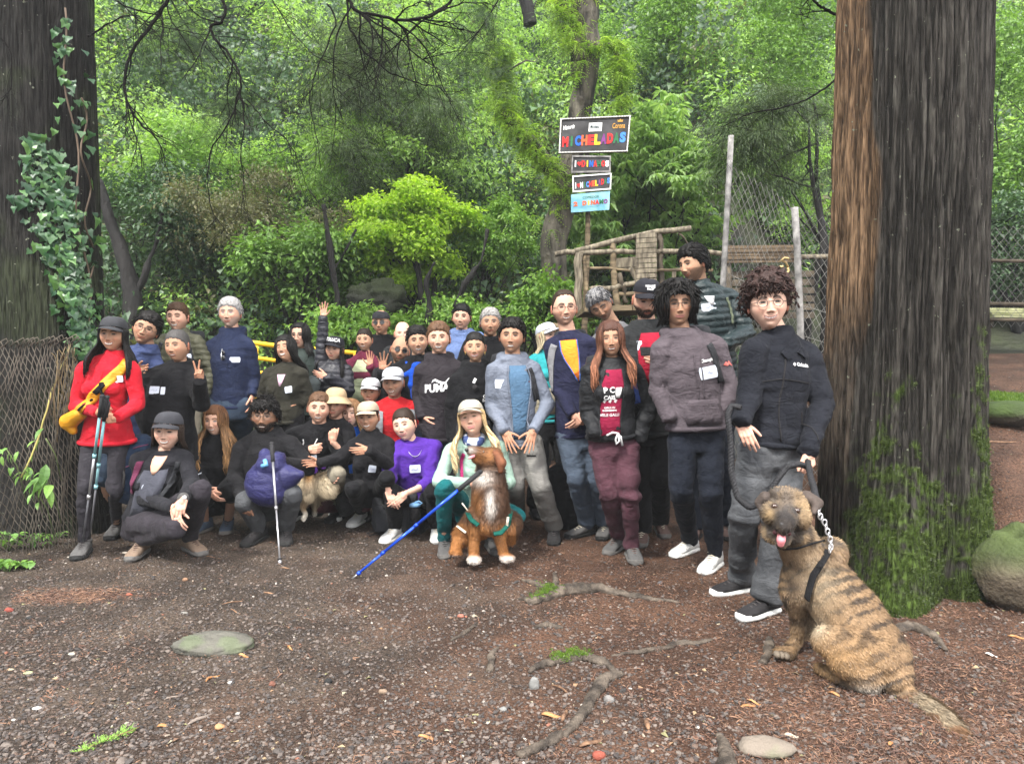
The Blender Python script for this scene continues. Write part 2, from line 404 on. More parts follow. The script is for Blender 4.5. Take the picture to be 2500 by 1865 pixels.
# ------ leaves
def leaf(L=.06,w=.5,fold=.25,droop=.2,n=3,lob=False):
 """one leaf from the origin along +x, 2 columns either side of a folded midrib"""
 xs=np.linspace(0,L,n+1);V=[];F_=[]
 for i,x in enumerate(xs):
  t=x/L;hw=w*L*(math.sin(math.pi*min(1,.08+t*.92))**.75)*.5 if 0<i<n else w*L*.02
  if lob:hw=[.03,.55,.40,.02][i]*L*w*1.5 if n==3 else hw
  z=-droop*L*t*t
  V+=[(x,-hw,z+fold*hw),(x,0,z),(x,hw,z+fold*hw)]
 for i in range(n):
  a=i*3;F_+=[(a,a+1,a+4,a+3),(a+1,a+2,a+5,a+4)]
 return np.array(V),F_
def ivy_leaf(L=.07):
 pts=[(0,0),(.10,.32),(-.04,.46),(.34,.50),(.52,.28),(1.0,0),(.52,-.28),(.34,-.50),(-.04,-.46),(.10,-.32)]
 V=[(x*L,y*L,-.12*L*x*x+.14*L*abs(y)-.02*L)for x,y in pts];V.append((.3*L,0,0))
 V=np.array(V);V[0,2]=0;return V,[(10,i,(i+1)%10)for i in range(10)]
def spray(seed,nl=26,size=.34,L=.065,w=.5,kind='broad'):
 r=np.random.default_rng(seed);mb=MB()
 if kind=='broad':
  for k in range(nl):
   c=nrm(r.normal(0,1,3))*size*r.uniform(.15,1)*[1,1,.45]
   az=math.atan2(c[1],c[0])+r.normal(0,.7);v,f=leaf(L*r.uniform(.65,1.25),w,.3,.35,2)
   M3=np.array(Euler((r.normal(0,.35),r.normal(.25,.35),az)).to_matrix());mb.add(v@M3.T+c,f)
 elif kind=='whorl':
  for j in range(5):
   c=nrm(r.normal(0,1,3))*size*[1,1,.4]*r.uniform(.3,1);n=7
   for k in range(n):
    v,f=leaf(L*r.uniform(.9,1.2),.34,.2,.55,2);M3=np.array(Euler((0,.2+r.normal(0,.15),k/n*6.28+r.uniform(0,.5))).to_matrix());mb.add(v@M3.T+c,f)
 elif kind=='needle':
  for j in range(9):
   a=r.uniform(0,6.28);p=v3(0,0,0);d=v3(math.cos(a),math.sin(a),r.uniform(-.5,.1))
   for q in range(9):
    p=p+d*size/9;d[2]-=.05
    for s_ in(-1,1):
     b_=np.cross(nrm(d),(0,0,1))*s_*L*r.uniform(.6,1.1)*(1.1-q/12)+v3(0,0,-L*.4)+d*L*.6
     t=nrm(d)*.006;mb.add([p-t,p+t,p+b_+t*.3],[(0,1,2)])
 elif kind=='hang':
  for k in range(nl):
   x=r.normal(0,size*.25,2);z=-r.uniform(0,size*1.5);v,f=ivy_leaf(L*r.uniform(.6,1.2))
   M3=np.array(Euler((r.normal(0,.4),r.uniform(.7,1.4),r.uniform(-2.6,-.5))).to_matrix());mb.add(v@M3.T+v3(x[0],x[1],z),f)
 return mb
def hang_mats(name,cols,**k):return leafmat(name,cols,**k)
LM={'mid':leafmat('leaf_mid_green',[(.09,.18,.034),(.15,.27,.05),(.22,.36,.07),(.06,.12,.035)]),'dark':leafmat('leaf_dark_green',[(.030,.065,.028),(.045,.095,.038),(.07,.13,.05)],trans=.25),'pale':leafmat('leaf_pale_green',[(.23,.37,.11),(.30,.45,.14),(.17,.29,.085)],trans=.45),'lime':leafmat('leaf_lime_green',[(.24,.40,.035),(.33,.50,.05),(.19,.33,.03)],trans=.5),'olive':leafmat('leaf_olive_drab',[(.09,.105,.045),(.12,.135,.06),(.11,.10,.05)],trans=.3),'conifer':leafmat('conifer_needles',[(.028,.055,.022),(.045,.085,.032),(.06,.10,.04)],trans=.2),}
PC={}
def protos(key,mat,kind,n=4,**k):
 obs=[]
 for i in range(n):
  mb=spray(100+i,kind=kind,**k);obs.append(proto('leaf_spray',mb.verts(),mb.F,LM[mat]))
 PC[key]=proto_collection(key,obs)
protos('mid','mid','broad',size=.40,nl=48,L=.072);protos('dark','dark','broad',size=.40,nl=48,L=.066);protos('pale','pale','whorl',size=.34,L=.15)
protos('lime','lime','broad',size=.22,nl=26,L=.075,w=.55);protos('olive','olive','broad',size=.40,nl=30,L=.08);protos('conifer','conifer','needle',size=.45,L=.07)
protos('ivy','dark','hang',size=.45,nl=44,L=.075);protos('small','mid','broad',size=.18,nl=20,L=.055);protos('fresh','pale','broad',size=.38,nl=46,L=.070)
NPR=4
def leaf2(L,w,fold=.25,droop=.3):
 return np.array([(0,0,0),(L*.5,-w*L*.5,fold*w*L*.4-droop*L*.2),(L,0,-droop*L),(L*.5,w*L*.5,fold*w*L*.4-droop*L*.2)]),[(0,1,2),(0,2,3)]
def cheap_spray(seed,kind,nl,size,L,w):
 r=np.random.default_rng(seed);Vs=[];Fs=[];n=0
 def add(v,f):
  nonlocal n
  Vs.append(v);Fs.extend([tuple(i+n for i in q)for q in f]);n+=len(v)
 if kind=='broad':
  for k in range(nl):
   c=nrm(r.normal(0,1,3))*size*r.uniform(.15,1)*[1,1,.45];az=math.atan2(c[1],c[0])+r.normal(0,.7);v,f=leaf2(L*r.uniform(.65,1.25),w)
   M3=np.array(Euler((r.normal(0,.45),r.normal(.25,.4),az)).to_matrix());add(v@M3.T+c,f)
 elif kind=='whorl':
  for j in range(4):
   c=nrm(r.normal(0,1,3))*size*[1,1,.4]*r.uniform(.3,1)
   for k in range(7):
    v,f=leaf2(L*r.uniform(.9,1.2),.34,.2,.5);M3=np.array(Euler((0,.2+r.normal(0,.15),k/7*6.28+r.uniform(0,.5))).to_matrix());add(v@M3.T+c,f)
 else:
  for j in range(7):
   a=r.uniform(0,6.28);p=v3(0,0,0);d=v3(math.cos(a),math.sin(a),r.uniform(-.5,.1))
   for q in range(7):
    p=p+d*size/7;d[2]-=.06
    for s_ in(-1,1):
     b_=np.cross(nrm(d),(0,0,1))*s_*L*r.uniform(.6,1.1)*(1.1-q/10)+v3(0,0,-L*.4)+d*L*.6;t=nrm(d)*.008;add(np.array([p-t,p+t,p+b_+t*.3]),[(0,1,2)])
 return np.concatenate(Vs),np.array(Fs)
CS={}
for k_,(kd,nl,sz,L_,w_)in{'mid':('broad',40,.40,.080,.6),'dark':('broad',40,.40,.075,.6),'fresh':('broad',44,.38,.076,.6),'pale':('whorl',0,.30,.125,.34),'lime':('broad',34,.20,.068,.65),'olive':('broad',40,.36,.065,.4),'conifer':('needle',0,.45,.08,.3),'small':('broad',20,.18,.065,.55)}.items():
 CS[k_]=[cheap_spray(300+i,kd,nl,sz,L_,w_)for i in range(4)]
LMI={'mid':leafmat('crown_mid_green',[(.075,.15,.030),(.12,.23,.045),(.18,.31,.065)],random_by='ISL'),'dark':leafmat('crown_dark_green',[(.030,.065,.028),(.045,.095,.038),(.07,.13,.05)],trans=.25,random_by='ISL'),'fresh':leafmat('crown_fresh_green',[(.21,.35,.095),(.29,.44,.125),(.14,.25,.07)],trans=.45,random_by='ISL'),'pale':leafmat('crown_pale_green',[(.20,.32,.12),(.27,.39,.15),(.15,.26,.09)],trans=.45,random_by='ISL'),'lime':leafmat('crown_lime_green',[(.28,.42,.04),(.38,.54,.06),(.20,.32,.035)],trans=.5,random_by='ISL'),'olive':leafmat('crown_olive',[(.10,.11,.05),(.14,.15,.07),(.13,.115,.06)],trans=.3,random_by='ISL'),'conifer':leafmat('crown_conifer',[(.045,.075,.035),(.07,.11,.045),(.10,.14,.06)],trans=.25,random_by='ISL'),'small':leafmat('crown_small_leaves',[(.10,.21,.035),(.16,.29,.05),(.21,.34,.06)],trans=.4,random_by='ISL')}
def crown(name,pts,rots,scl,key,parent):
 """one real mesh of leaves: copies of a few twigs at pts"""
 pts=np.asarray(pts);k=len(pts);r=np.random.default_rng(k);which=r.integers(0,4,k);Vs=[];Fs=[];n=0
 cx,sx,cy,sy,cz,sz=np.cos(rots[:,0]),np.sin(rots[:,0]),np.cos(rots[:,1]),np.sin(rots[:,1]),np.cos(rots[:,2]),np.sin(rots[:,2])
 Rm=np.stack([np.stack([cy*cz,sx*sy*cz-cx*sz,cx*sy*cz+sx*sz],1),np.stack([cy*sz,sx*sy*sz+cx*cz,cx*sy*sz-sx*cz],1),np.stack([-sy,sx*cy,cx*cy],1)],1)
 for w in range(4):
  i=np.where(which==w)[0]
  if not len(i):continue
  v,f=CS[key][w];V=np.einsum('kij,nj->kni',Rm[i],v)*scl[i][:,None,None]+pts[i][:,None,:]
  Fs.append((f[None]+(np.arange(len(i))*len(v))[:,None,None]+n).reshape(-1,3));Vs.append(V.reshape(-1,3));n+=len(i)*len(v)
 return link_obj(name,mesh_from(name,np.concatenate(Vs),np.concatenate(Fs),LMI[key],False),parent)
def field(n,xr,yr,seed):
 r=np.random.default_rng(seed);u=r.random(n);y=yr[0]+(yr[1]-yr[0])*u**.85;hw=(y*.78+2.5);x=r.uniform(-1,1,n)*hw
 return x,y
def hill_cover(name,key,n,seed,thr,lift,sc=(.7,1.5),yr=(8.8,34),band=None):
 r=np.random.default_rng(seed);x,y=field(n,None,yr,seed)
 P=np.stack([x,y,0*x],1);p=fbm(P,.42,3,seed);m=p>thr
 if band is not None:m&=band(x,y)
 x,y=x[m],y[m];k=len(x)
 lump=fbm(np.stack([x,y,0*x],1),.75,2,seed+5)
 z=GH(x,y)+lift*r.random(k)**.7+2.2*np.clip(lump-.45,0,1)*sstep(y,9.5,12)
 rots=np.stack([r.normal(.35,.35,k),r.normal(0,.35,k),r.uniform(0,6.28,k)],1)
 s=r.uniform(sc[0],sc[1],k)*(1+.025*(y-9))
 return scatter(name,np.stack([x,y,z],1),rots,s,PC[key],r.integers(0,NPR,k),kind='stuff')
bare=lambda x,y:~((x>3.0)&(y<11.4))
hill_cover('undergrowth','mid',9000,11,.44,.9,band=bare)
hill_cover('undergrowth','dark',6500,12,.46,.7,band=bare)
hill_cover('undergrowth','olive',4200,13,.50,1.0,band=bare)
hill_cover('undergrowth','fresh',9500,14,.42,1.5,yr=(10.5,34),band=bare)
hill_cover('undergrowth','ivy',4200,16,.46,1.6,yr=(9.2,22),band=bare)
# ------ trees and shrubs of the slope
M_TRUNK=surf('mossy_trunk',(.055,.045,.032),var=.5,vs=5.,bump=.9,bs=22.,bdist=.04,col2=(.13,.12,.085),stretch=(1,1,.3))
M_TRUNKD=surf('dark_trunk',(.009,.008,.0075),var=.5,vs=5.,bump=.8,bs=22.,bdist=.04,stretch=(1,1,.3))
M_MOSSY=surf('moss',(.05,.095,.012),var=.5,vs=22.,bump=1.,bs=90.,bdist=.02,col2=(.14,.22,.03),rough=.95)
def wob(p,q,n,amp,r):
 t=np.linspace(0,1,n)[:,None];P=np.asarray(p)*(1-t)+np.asarray(q)*t
 w=np.cumsum(r.normal(0,amp,(n,3)),0);w-=w[0]+(w[-1]-w[0])*t;return P+w
def slope_tree(label,cat,px,py,Y,w,h,key,n,trunkmat=M_TRUNKD,name='shrub',stems=4,sc=(.7,1.2),seed=1,base=None,group=None,flat=.8,hollow=.35):
 """a tree or shrub whose crown is centred at pixel px, py and w x h metres in size"""
 r=np.random.default_rng(seed);c=W(px,py,Y);gz=float(GH(c[0],c[1])[0]);b0=np.array([c[0]if base is None else W(base,py,Y)[0],c[1],gz-.1])
 root=empty(name,tuple(b0));tag(root,label,cat,group)
 mb=MB();tips=[]
 for k in range(stems):
  a=r.uniform(0,6.28);tip=c+v3(math.cos(a)*w*.33,math.sin(a)*w*.25,r.uniform(-.25,.3)*h)
  P=wob(b0+v3(*(r.normal(0,.06,2)),0),tip,9,.05,r);rad=np.linspace(.035+.02*h,.012,9)*(1 if stems>1 else 2.2)
  v,f=tube(P,rad,6);mb.add(v,f);tips.append(P)
  for j in range(5):
   s_=P[r.integers(4,9)];e=c+nrm(r.normal(0,1,3))*[w*.45,w*.35,h*.42];Q=wob(s_,e,6,.03,r);v,f=tube(Q,np.linspace(.014,.004,6),4);mb.add(v,f);tips.append(Q)
 mb.build('trunk',trunkmat,root)
 lumps=[t[-1]for t in tips]+[c+nrm(r.normal(0,1,3))*[w*.42,w*.36,h*.4]*r.uniform(.5,1)for _ in range(10)]
 pts=[]
 for k in range(n):
  l=lumps[r.integers(0,len(lumps))];pts.append(l+nrm(r.normal(0,1,3))*r.uniform(.1,1)**.6*[w*.17,w*.15,h*.13])
 pts=np.array(pts);k=len(pts);rots=np.stack([r.normal(0,.3,k),r.normal(0,.3,k),r.uniform(0,6.28,k)],1)
 crown('crown',pts,rots,r.uniform(*sc,k),key,root)
 return root
gr='trees and bushes on the slope'
slope_tree('bright yellow-green leafy bush in the middle of the slope, lit by daylight','bush',1005,565,9.6,1.40,1.55,'lime',620,seed=21,sc=(.7,1.15),group=gr,base=1040)
slope_tree('yellow-green bush just left of the mossy trunk that carries ferns','bush',1215,575,9.9,1.0,1.1,'small',420,seed=22,sc=(.6,1.0),group=gr,base=1130)
slope_tree('mid-green bushy tree above and behind the bright yellow-green bush','tree',960,400,11.5,3.0,1.7,'fresh',340,seed=23,group=gr)
slope_tree('pale green bush with umbrella-like leaf clusters between the signs and tall grey post','bush',1590,480,9.8,2.1,2.5,'pale',430,seed=24,sc=(.8,1.3),group=gr,base=1560)
slope_tree('pale leafy tree behind the wire mesh, right of the tall grey fence post','tree',1840,420,11.5,2.0,2.3,'fresh',260,seed=25,sc=(.6,1.0),group=gr)
slope_tree('dark-leaved tree just right of the ivy-covered trunk, above the red jacket','tree',420,560,10.5,2.0,1.8,'dark',330,seed=26,group=gr,base=380,stems=3)
slope_tree('light green maple-like tree above the dark trunk at left','tree',470,400,12.,2.6,1.6,'fresh',340,seed=27,group=gr)
slope_tree('leafy shrub hanging over the slope behind the grey-haired man','shrub',740,640,9.6,1.5,1.0,'mid',260,seed=28,group=gr)
slope_tree('tall tree with light foliage at the top right of the sign','tree',1760,130,14.,4.4,3.6,'mid',620,seed=29,group=gr,trunkmat=M_TRUNK)
slope_tree('tall tree with light foliage at the top of the slope, left of the mossy trunk','tree',1060,120,16.,5.0,3.0,'fresh',480,seed=30,group=gr,trunkmat=M_TRUNK)
slope_tree('pale sunlit tree at the top left, above the light maple-like tree','tree',520,130,17.,5.5,3.4,'fresh',520,seed=31,group=gr)
slope_tree('drab olive conifer hanging in the upper middle of the slope','tree',930,250,10.8,2.4,3.0,'conifer',520,seed=32,group=gr,stems=1,base=1000,sc=(.7,1.2))
slope_tree('brownish conifer boughs drooping behind the bare hanging twigs','tree',640,540,10.,2.4,1.7,'olive',360,seed=33,group=gr,stems=1,base=800,sc=(.6,1.1))
slope_tree('conifer with drooping pale boughs beside the big trunk','tree',1900,330,8.6,1.3,1.6,'conifer',300,seed=34,group=gr,stems=2,base=1990,sc=(.6,1.))
slope_tree('dense green tree behind the right-hand edge of the big trunk','tree',2500,300,12.,2.8,3.6,'mid',460,seed=35,group=gr,stems=2)
slope_tree('ivy-draped bush at the right edge above the wooden rail','bush',2480,600,11.,1.6,1.6,'dark',240,seed=36,group=gr)
slope_tree('low green shrub behind the yellow railing','shrub',900,800,8.9,1.6,.55,'small',330,seed=37,group=gr,sc=(.8,1.2))
slope_tree('low bright shrub behind the man in the light blue hoodie','shrub',1120,770,9.0,.9,.6,'small',200,seed=38,group=gr,sc=(.8,1.2))
slope_tree('low leafy shrub just left of the wooden deck','shrub',1330,745,8.6,.7,.75,'small',240,seed=39,group=gr,sc=(.8,1.2))
slope_tree('yellow-green plant seen between the red jacket and the black hoodie','shrub',345,960,7.2,.5,1.0,'small',160,seed=40,group=gr,sc=(.8,1.2))
slope_tree('light green tree seen through the gap left of the ivy trunk','tree',0,200,13.,2.6,5.0,'fresh',500,seed=41,group=gr)
# ====== the two big trunks
def bark_mat(name,base,light,dark,mossz=None):
 m,nt,b=newmat(name)
 a=N_(nt,'ShaderNodeVertexColor');a.layer_name='Col'
 tc=N_(nt,'ShaderNodeTexCoord');mp=N_(nt,'ShaderNodeMapping');mp.inputs['Scale'].default_value=(1,1,.11);nt.links.new(tc.outputs['Object'],mp.inputs[0])
 n=N_(nt,'ShaderNodeTexNoise',Scale=62.,Detail=6.,Distortion=.35);nt.links.new(mp.outputs[0],n.inputs['Vector'])
 r=N_(nt,'ShaderNodeValToRGB');r.color_ramp.elements[0].position=.38;r.color_ramp.elements[1].position=.66;r.color_ramp.elements[0].color=(.35,.33,.32,1);r.color_ramp.elements[1].color=(1.45,1.45,1.45,1)
 nt.links.new(n.outputs['Fac'],r.inputs[0]);mx=N_(nt,'ShaderNodeMix',data_type='RGBA',blend_type='MULTIPLY');mx.inputs[0].default_value=1.
 nt.links.new(a.outputs[0],mx.inputs[6]);nt.links.new(r.outputs[0],mx.inputs[7])
 vo=N_(nt,'ShaderNodeTexNoise',Scale=26.,Detail=3.);nt.links.new(tc.outputs['Object'],vo.inputs['Vector'])
 r2=N_(nt,'ShaderNodeValToRGB');r2.color_ramp.elements[0].position=.70;r2.color_ramp.elements[1].position=.74;nt.links.new(vo.outputs['Fac'],r2.inputs[0])
 m2=N_(nt,'ShaderNodeMix',data_type='RGBA');nt.links.new(r2.outputs[0],m2.inputs[0]);nt.links.new(mx.outputs[2],m2.inputs[6]);m2.inputs[7].default_value=(.13,.14,.105,1)
 nt.links.new(m2.outputs[2],b.inputs['Base Color']);b.inputs['Roughness'].default_value=.8;b.inputs['Specular IOR Level'].default_value=.12
 b1=N_(nt,'ShaderNodeBump',Strength=.9,Distance=.03);nt.links.new(n.outputs['Fac'],b1.inputs['Height'])
 n3=N_(nt,'ShaderNodeTexNoise',Scale=160.,Detail=4.);nt.links.new(tc.outputs['Object'],n3.inputs['Vector'])
 b2=N_(nt,'ShaderNodeBump',Strength=.4,Distance=.006);nt.links.new(n3.outputs['Fac'],b2.inputs['Height']);nt.links.new(b1.outputs[0],b2.inputs['Normal'])
 nt.links.new(b2.outputs[0],b.inputs['Normal']);return m
M_BARK=bark_mat('bark',0,0,0)
def bigtrunk(root,cfun,rfun,colfun,zs,na,furrow=.016,name='trunk',seed=1):
 """fluted trunk: cfun(z)->centre xy, rfun(a, z)->radius"""
 a=np.linspace(0,2*math.pi,na,endpoint=False);A,Z=np.meshgrid(a,zs);A=A.ravel();Z=Z.ravel()
 Rr=rfun(A,Z);c=cfun(Z)
 Q=np.stack([np.cos(A)*3,np.sin(A)*3,Z*.22],1);t=vnoise(np.stack([Z,Z*0,Z*0],1),1.5,seed)*.25
 Q[:,0]+=t;n1=fbm(Q,6.5,3,seed);n2=vnoise(Q*[1,1,.5],24.,seed+4)
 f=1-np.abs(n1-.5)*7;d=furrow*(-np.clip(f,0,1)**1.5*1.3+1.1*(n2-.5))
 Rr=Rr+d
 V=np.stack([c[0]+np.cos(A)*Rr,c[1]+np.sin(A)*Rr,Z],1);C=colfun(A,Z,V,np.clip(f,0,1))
 return link_obj(name,mesh_from(name,V,gridF_np(na,len(zs),True),M_BARK,True,C),root)
def dA(a,b):return(a-b+math.pi)%(2*math.pi)-math.pi
# ---- right trunk
RC=W(2203,900,4.42);RX,RY=RC[0],RC[1]
def rc(Z):return(RX+.015*Z*0+.012*(Z-1.3),RY+0*Z)
def rr(A,Z):
 base=.448-.012*np.clip(Z-.9,0,9)
 fl=np.clip(1.35-Z,0,2)/1.35
 f1,f2,f3,f4=dA(A,R(-117)),dA(A,R(-172)),dA(A,R(-52)),dA(A,R(70))
 lobes=(.37*np.exp(-(f1/.30)**2)*fl**1.4+.05*np.exp(-(f2/.30)**2)*fl**1.1+.07*np.exp(-(f3/.40)**2)*fl**1.3+.15*np.exp(-(f4/.5)**2)*fl)
 g=-.050*np.exp(-(dA(A,R(-149)+.07*np.sin(Z*1.1))/.085)**2)*(.35+.65*sstep(3.0-Z,0,2))-.060*np.exp(-(dA(A,R(-84)+.04*np.sin(Z*2))/.09)**2)*(.5+.5*sstep(2.2-Z,0,1))
 return base+lobes+g+.03*fl*np.sin(A*5+1)
def rcol(A,Z,V,f):
 P=V;n=fbm(P,3.,3,5);n2=fbm(P,14.,3,6)
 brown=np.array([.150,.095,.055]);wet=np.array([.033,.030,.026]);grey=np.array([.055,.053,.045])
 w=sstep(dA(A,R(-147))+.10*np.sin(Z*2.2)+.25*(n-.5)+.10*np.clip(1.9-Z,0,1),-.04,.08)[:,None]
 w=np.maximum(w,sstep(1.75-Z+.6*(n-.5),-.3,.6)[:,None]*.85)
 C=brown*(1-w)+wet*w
 gm=(sstep(n2,.58,.75)*.5*w[:,0])[:,None];C=C*(1-gm)+grey*gm
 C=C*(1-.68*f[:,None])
 front=dA(A,R(-117));right=dA(A,R(-55))
 n4=fbm(P,34.,2,21);mz=.34+.42*np.exp(-(front/.50)**2)+.8*np.exp(-(right/.30)**2)+1.3*(n-.5)+1.3*(n2-.5)+.9*(n4-.5)
 mo=sstep(mz-Z,-.18,.40)*(.35+.65*np.exp(-(front/.62)**2)+.5*np.exp(-(right/.5)**2)).clip(0,1)
 mo=(mo*sstep(n2+.35*sstep(.7-Z,0,.5),.28,.5))[:,None]
 mc=np.array([.035,.056,.011])*(.6+1.3*fbm(P,30.,2,9)[:,None]);return C*(1-mo)+mc*mo
rt=empty('tree',(RX,RY,0));tag(rt,'massive fluted tree trunk at right, brown left flank and moss-covered foot','tree','big trees framing the group')
zr=np.concatenate([np.linspace(-.15,1.6,210),np.linspace(1.61,6.5,250)])
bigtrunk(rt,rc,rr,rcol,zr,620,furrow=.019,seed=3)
def canopy(root,c,w,h,key,n,seed,trunk_top):
 r=np.random.default_rng(seed);mb=MB()
 for k in range(7):
  a=k/7*6.28+r.uniform(0,.5);e=np.array(c)+v3(math.cos(a)*w*.8,math.sin(a)*w*.7,r.uniform(-.3,.4)*h)
  v,f=tube(wob(trunk_top,e,9,.10,r),np.linspace(.14,.02,9),7);mb.add(v,f)
 mb.build('limbs',M_TRUNKD,root)
 pts=np.array(c)+np.array([nrm(r.normal(0,1,3))*r.uniform(.2,1)**.5 for _ in range(n)])*[w,w*.9,h]
 crown('crown',pts,r.uniform(-1,1,(n,3))*[.3,.3,3.1],r.uniform(.8,1.4,n),key,root)
def tuft_proto():
 obs=[]
 for i in range(3):
  r=np.random.default_rng(i);mb=MB()
  for k in range(16):
   c=r.normal(0,.010,3)*[1,1,0];d=r.normal(0,.5,3);d[2]=1;d=nrm(d)*r.uniform(.008,.018);s_=nrm(np.cross(d,r.normal(0,1,3)))*.0022
   mb.add([c-s_,c+s_,c+d],[(0,1,2)])
  obs.append(proto('moss_tuft',mb.verts(),mb.F,LM['moss']))
 return proto_collection('moss_tufts',obs)
LM['moss']=leafmat('moss_blades',[(.028,.046,.009),(.048,.075,.013),(.075,.105,.02)],trans=.3)
PC['moss']=tuft_proto()
def moss_on(obj_mesh,root,mask,n,seed,name='moss'):
 me=obj_mesh;nv=len(me.vertices);V=np.empty(nv*3,np.float32);me.vertices.foreach_get('co',V);V=V.reshape(-1,3)
 Nn=np.empty(nv*3,np.float32);me.vertex_normals.foreach_get('vector',Nn);Nn=Nn.reshape(-1,3)
 m=np.where(mask(V,Nn))[0];r=np.random.default_rng(seed);i=r.choice(m,min(n,len(m)*4));p=V[i]+r.normal(0,.008,(len(i),3));nn=Nn[i]+r.normal(0,.25,(len(i),3))
 nn/=np.linalg.norm(nn,axis=1)[:,None];pitch=np.arccos(np.clip(nn[:,2],-1,1));yaw=np.arctan2(nn[:,1],nn[:,0])
 return scatter(name,p,np.stack([0*pitch,pitch,yaw],1),r.uniform(.35,.85,len(i)),PC['moss'],r.integers(0,3,len(i)),root)
tm=[o for o in rt.children if o.name.startswith('trunk')][0].data
def _mm(V,N):
 ca=tm.color_attributes['Col'];c=np.empty(len(V)*4,np.float32);ca.data.foreach_get('color',c);c=c.reshape(-1,4)
 return(c[:,1]>c[:,0]*1.35)&(V[:,1]<RY+.1)
_mo=moss_on(tm,rt,_mm,9000,4);_mo['kind']='stuff'
# ---- left trunk
LC=W(118,600,5.7);LX,LY=LC[0],LC[1]
def lc(Z):return(LX+.010*np.sin(Z*1.3),LY+0*Z)
def lr(A,Z):
 base=.372-.012*np.clip(Z-1.5,0,9)+.13*np.clip(1.5-Z,0,2)**1.3*.5
 right=dA(A,R(-10));base+=.06*np.exp(-(right/.35)**2)*sstep(2.1-Z,.0,1.0)**1.5-.05*sstep(1.2-Z,0,.6)
 base+=.15*np.exp(-(dA(A,R(-90))/.5)**2)*sstep(.8-Z,0,.8)
 return base+.012*np.sin(A*7+Z)
def lcol(A,Z,V,f):
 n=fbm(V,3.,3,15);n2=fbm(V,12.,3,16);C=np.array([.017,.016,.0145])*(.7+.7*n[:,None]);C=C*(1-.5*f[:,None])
 mo=(sstep(n,.45,.7)*.55)[:,None];return C*(1-mo)+np.array([.028,.038,.016])*mo
lt=empty('tree',(LX,LY,0));tag(lt,'dark ivy-grown tree trunk at the left edge, wire netting round its foot','tree','big trees framing the group')
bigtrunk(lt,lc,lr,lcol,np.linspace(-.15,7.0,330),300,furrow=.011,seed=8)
mb=MB();r0=np.random.default_rng(5)
P=np.array([W(110,160,5.7),W(40,70,5.6),W(-40,30,5.5),W(-200,-120,5.3)]);t=np.linspace(0,3,20);P=np.stack([np.interp(t,range(4),P[:,k])for k in range(3)],1)
v,f=tube(P,np.linspace(.24,.15,20),16);mb.add(v,f,(.04,.036,.03));mb.build('limb',M_BARK,lt,True,True)
canopy(rt,(RX+.5,RY+1.2,9.2),3.0,1.6,'conifer',130,61,(RX,RY,6.4))
canopy(lt,(LX-1.0,LY+2.0,9.6),3.0,1.6,'conifer',130,62,(LX,LY,6.8))
# ---- ivy on the left trunk: every leaf its own part, stems too
LM['ivy1']=leafmat('ivy_leaf',[(.018,.052,.024),(.026,.074,.028),(.042,.11,.034),(.09,.19,.045)],trans=.15,rough=.38,spec=.35)
ivy=empty('ivy',(LX,LY-.4,0));tag(ivy,'ivy climbing the dark left trunk, glossy heart-shaped leaves','climbing plant')
r=np.random.default_rng(44);ivm=[mesh_from('leaf',*ivy_leaf(1.0),LM['ivy1'],False)]
for k in range(3):
 v,f=ivy_leaf(1.);v=v*[1,1+.2*(k-1),1.6+k];ivm.append(mesh_from('leaf',v,f,LM['ivy1'],False))
def trunk_pt(px,py,out=.03):
 y=LY-.35
 for _ in range(4):
  p=W(px,py,y);dx=np.clip(p[0]-LX,-.42,.42);a=math.atan2(-math.sqrt(max(.0,.40**2-min(abs(dx),.395)**2)),dx)
  rad=float(lr(np.array([a]),np.array([p[2]]))[0]);dx=np.clip(p[0]-LX,-rad,rad);y=LY-math.sqrt(max(rad*rad-dx*dx,0))-out
 return W(px,py,y),nrm(v3(dx,y-LY,0))
cols=[(165,30,30,500,7),(150,300,60,520,6),(75,330,40,560,20)]
LVS=[]
for _ in range(232):
 t=r.random()**.8
 py=320+t*560;cx=np.interp(py,[320,400,480,560,640,720,800,880],[85,110,120,145,165,185,205,225]);hw=np.interp(py,[320,420,500,600,700,880],[30,75,85,75,62,40])
 px=cx+r.normal(0,.48)*hw
 if 30<px<262:LVS.append((px,py,r.uniform(.050,.088)))
for _ in range(42):LVS.append((r.uniform(135,225),r.uniform(20,330),r.uniform(.04,.07)))
for _ in range(30):LVS.append((r.uniform(205,262),r.uniform(300,900),r.uniform(.06,.10)))
for px,py,s in LVS[:300]:
 p,n=trunk_pt(px,py,r.uniform(.015,.06));o=bpy.data.objects.new('leaf',ivm[r.integers(0,4)]);COL.objects.link(o)
 x=nrm(v3(r.normal(0,.45),r.normal(0,.15),-.8)+n*.25);z=nrm(n+r.normal(0,.3,3)+v3(0,0,.35));z=nrm(z-x*np.dot(x,z));yv=np.cross(z,x)
 M4=Matrix(((x[0]*s,yv[0]*s,z[0]*s,p[0]),(x[1]*s,yv[1]*s,z[1]*s,p[1]),(x[2]*s,yv[2]*s,z[2]*s,p[2]),(0,0,0,1)))
 o.parent=ivy;o.matrix_parent_inverse=Matrix.Translation(Vector(ivy.location)).inverted();o.matrix_basis=M4
mb=MB();vi,fi=ivy_leaf(1.)
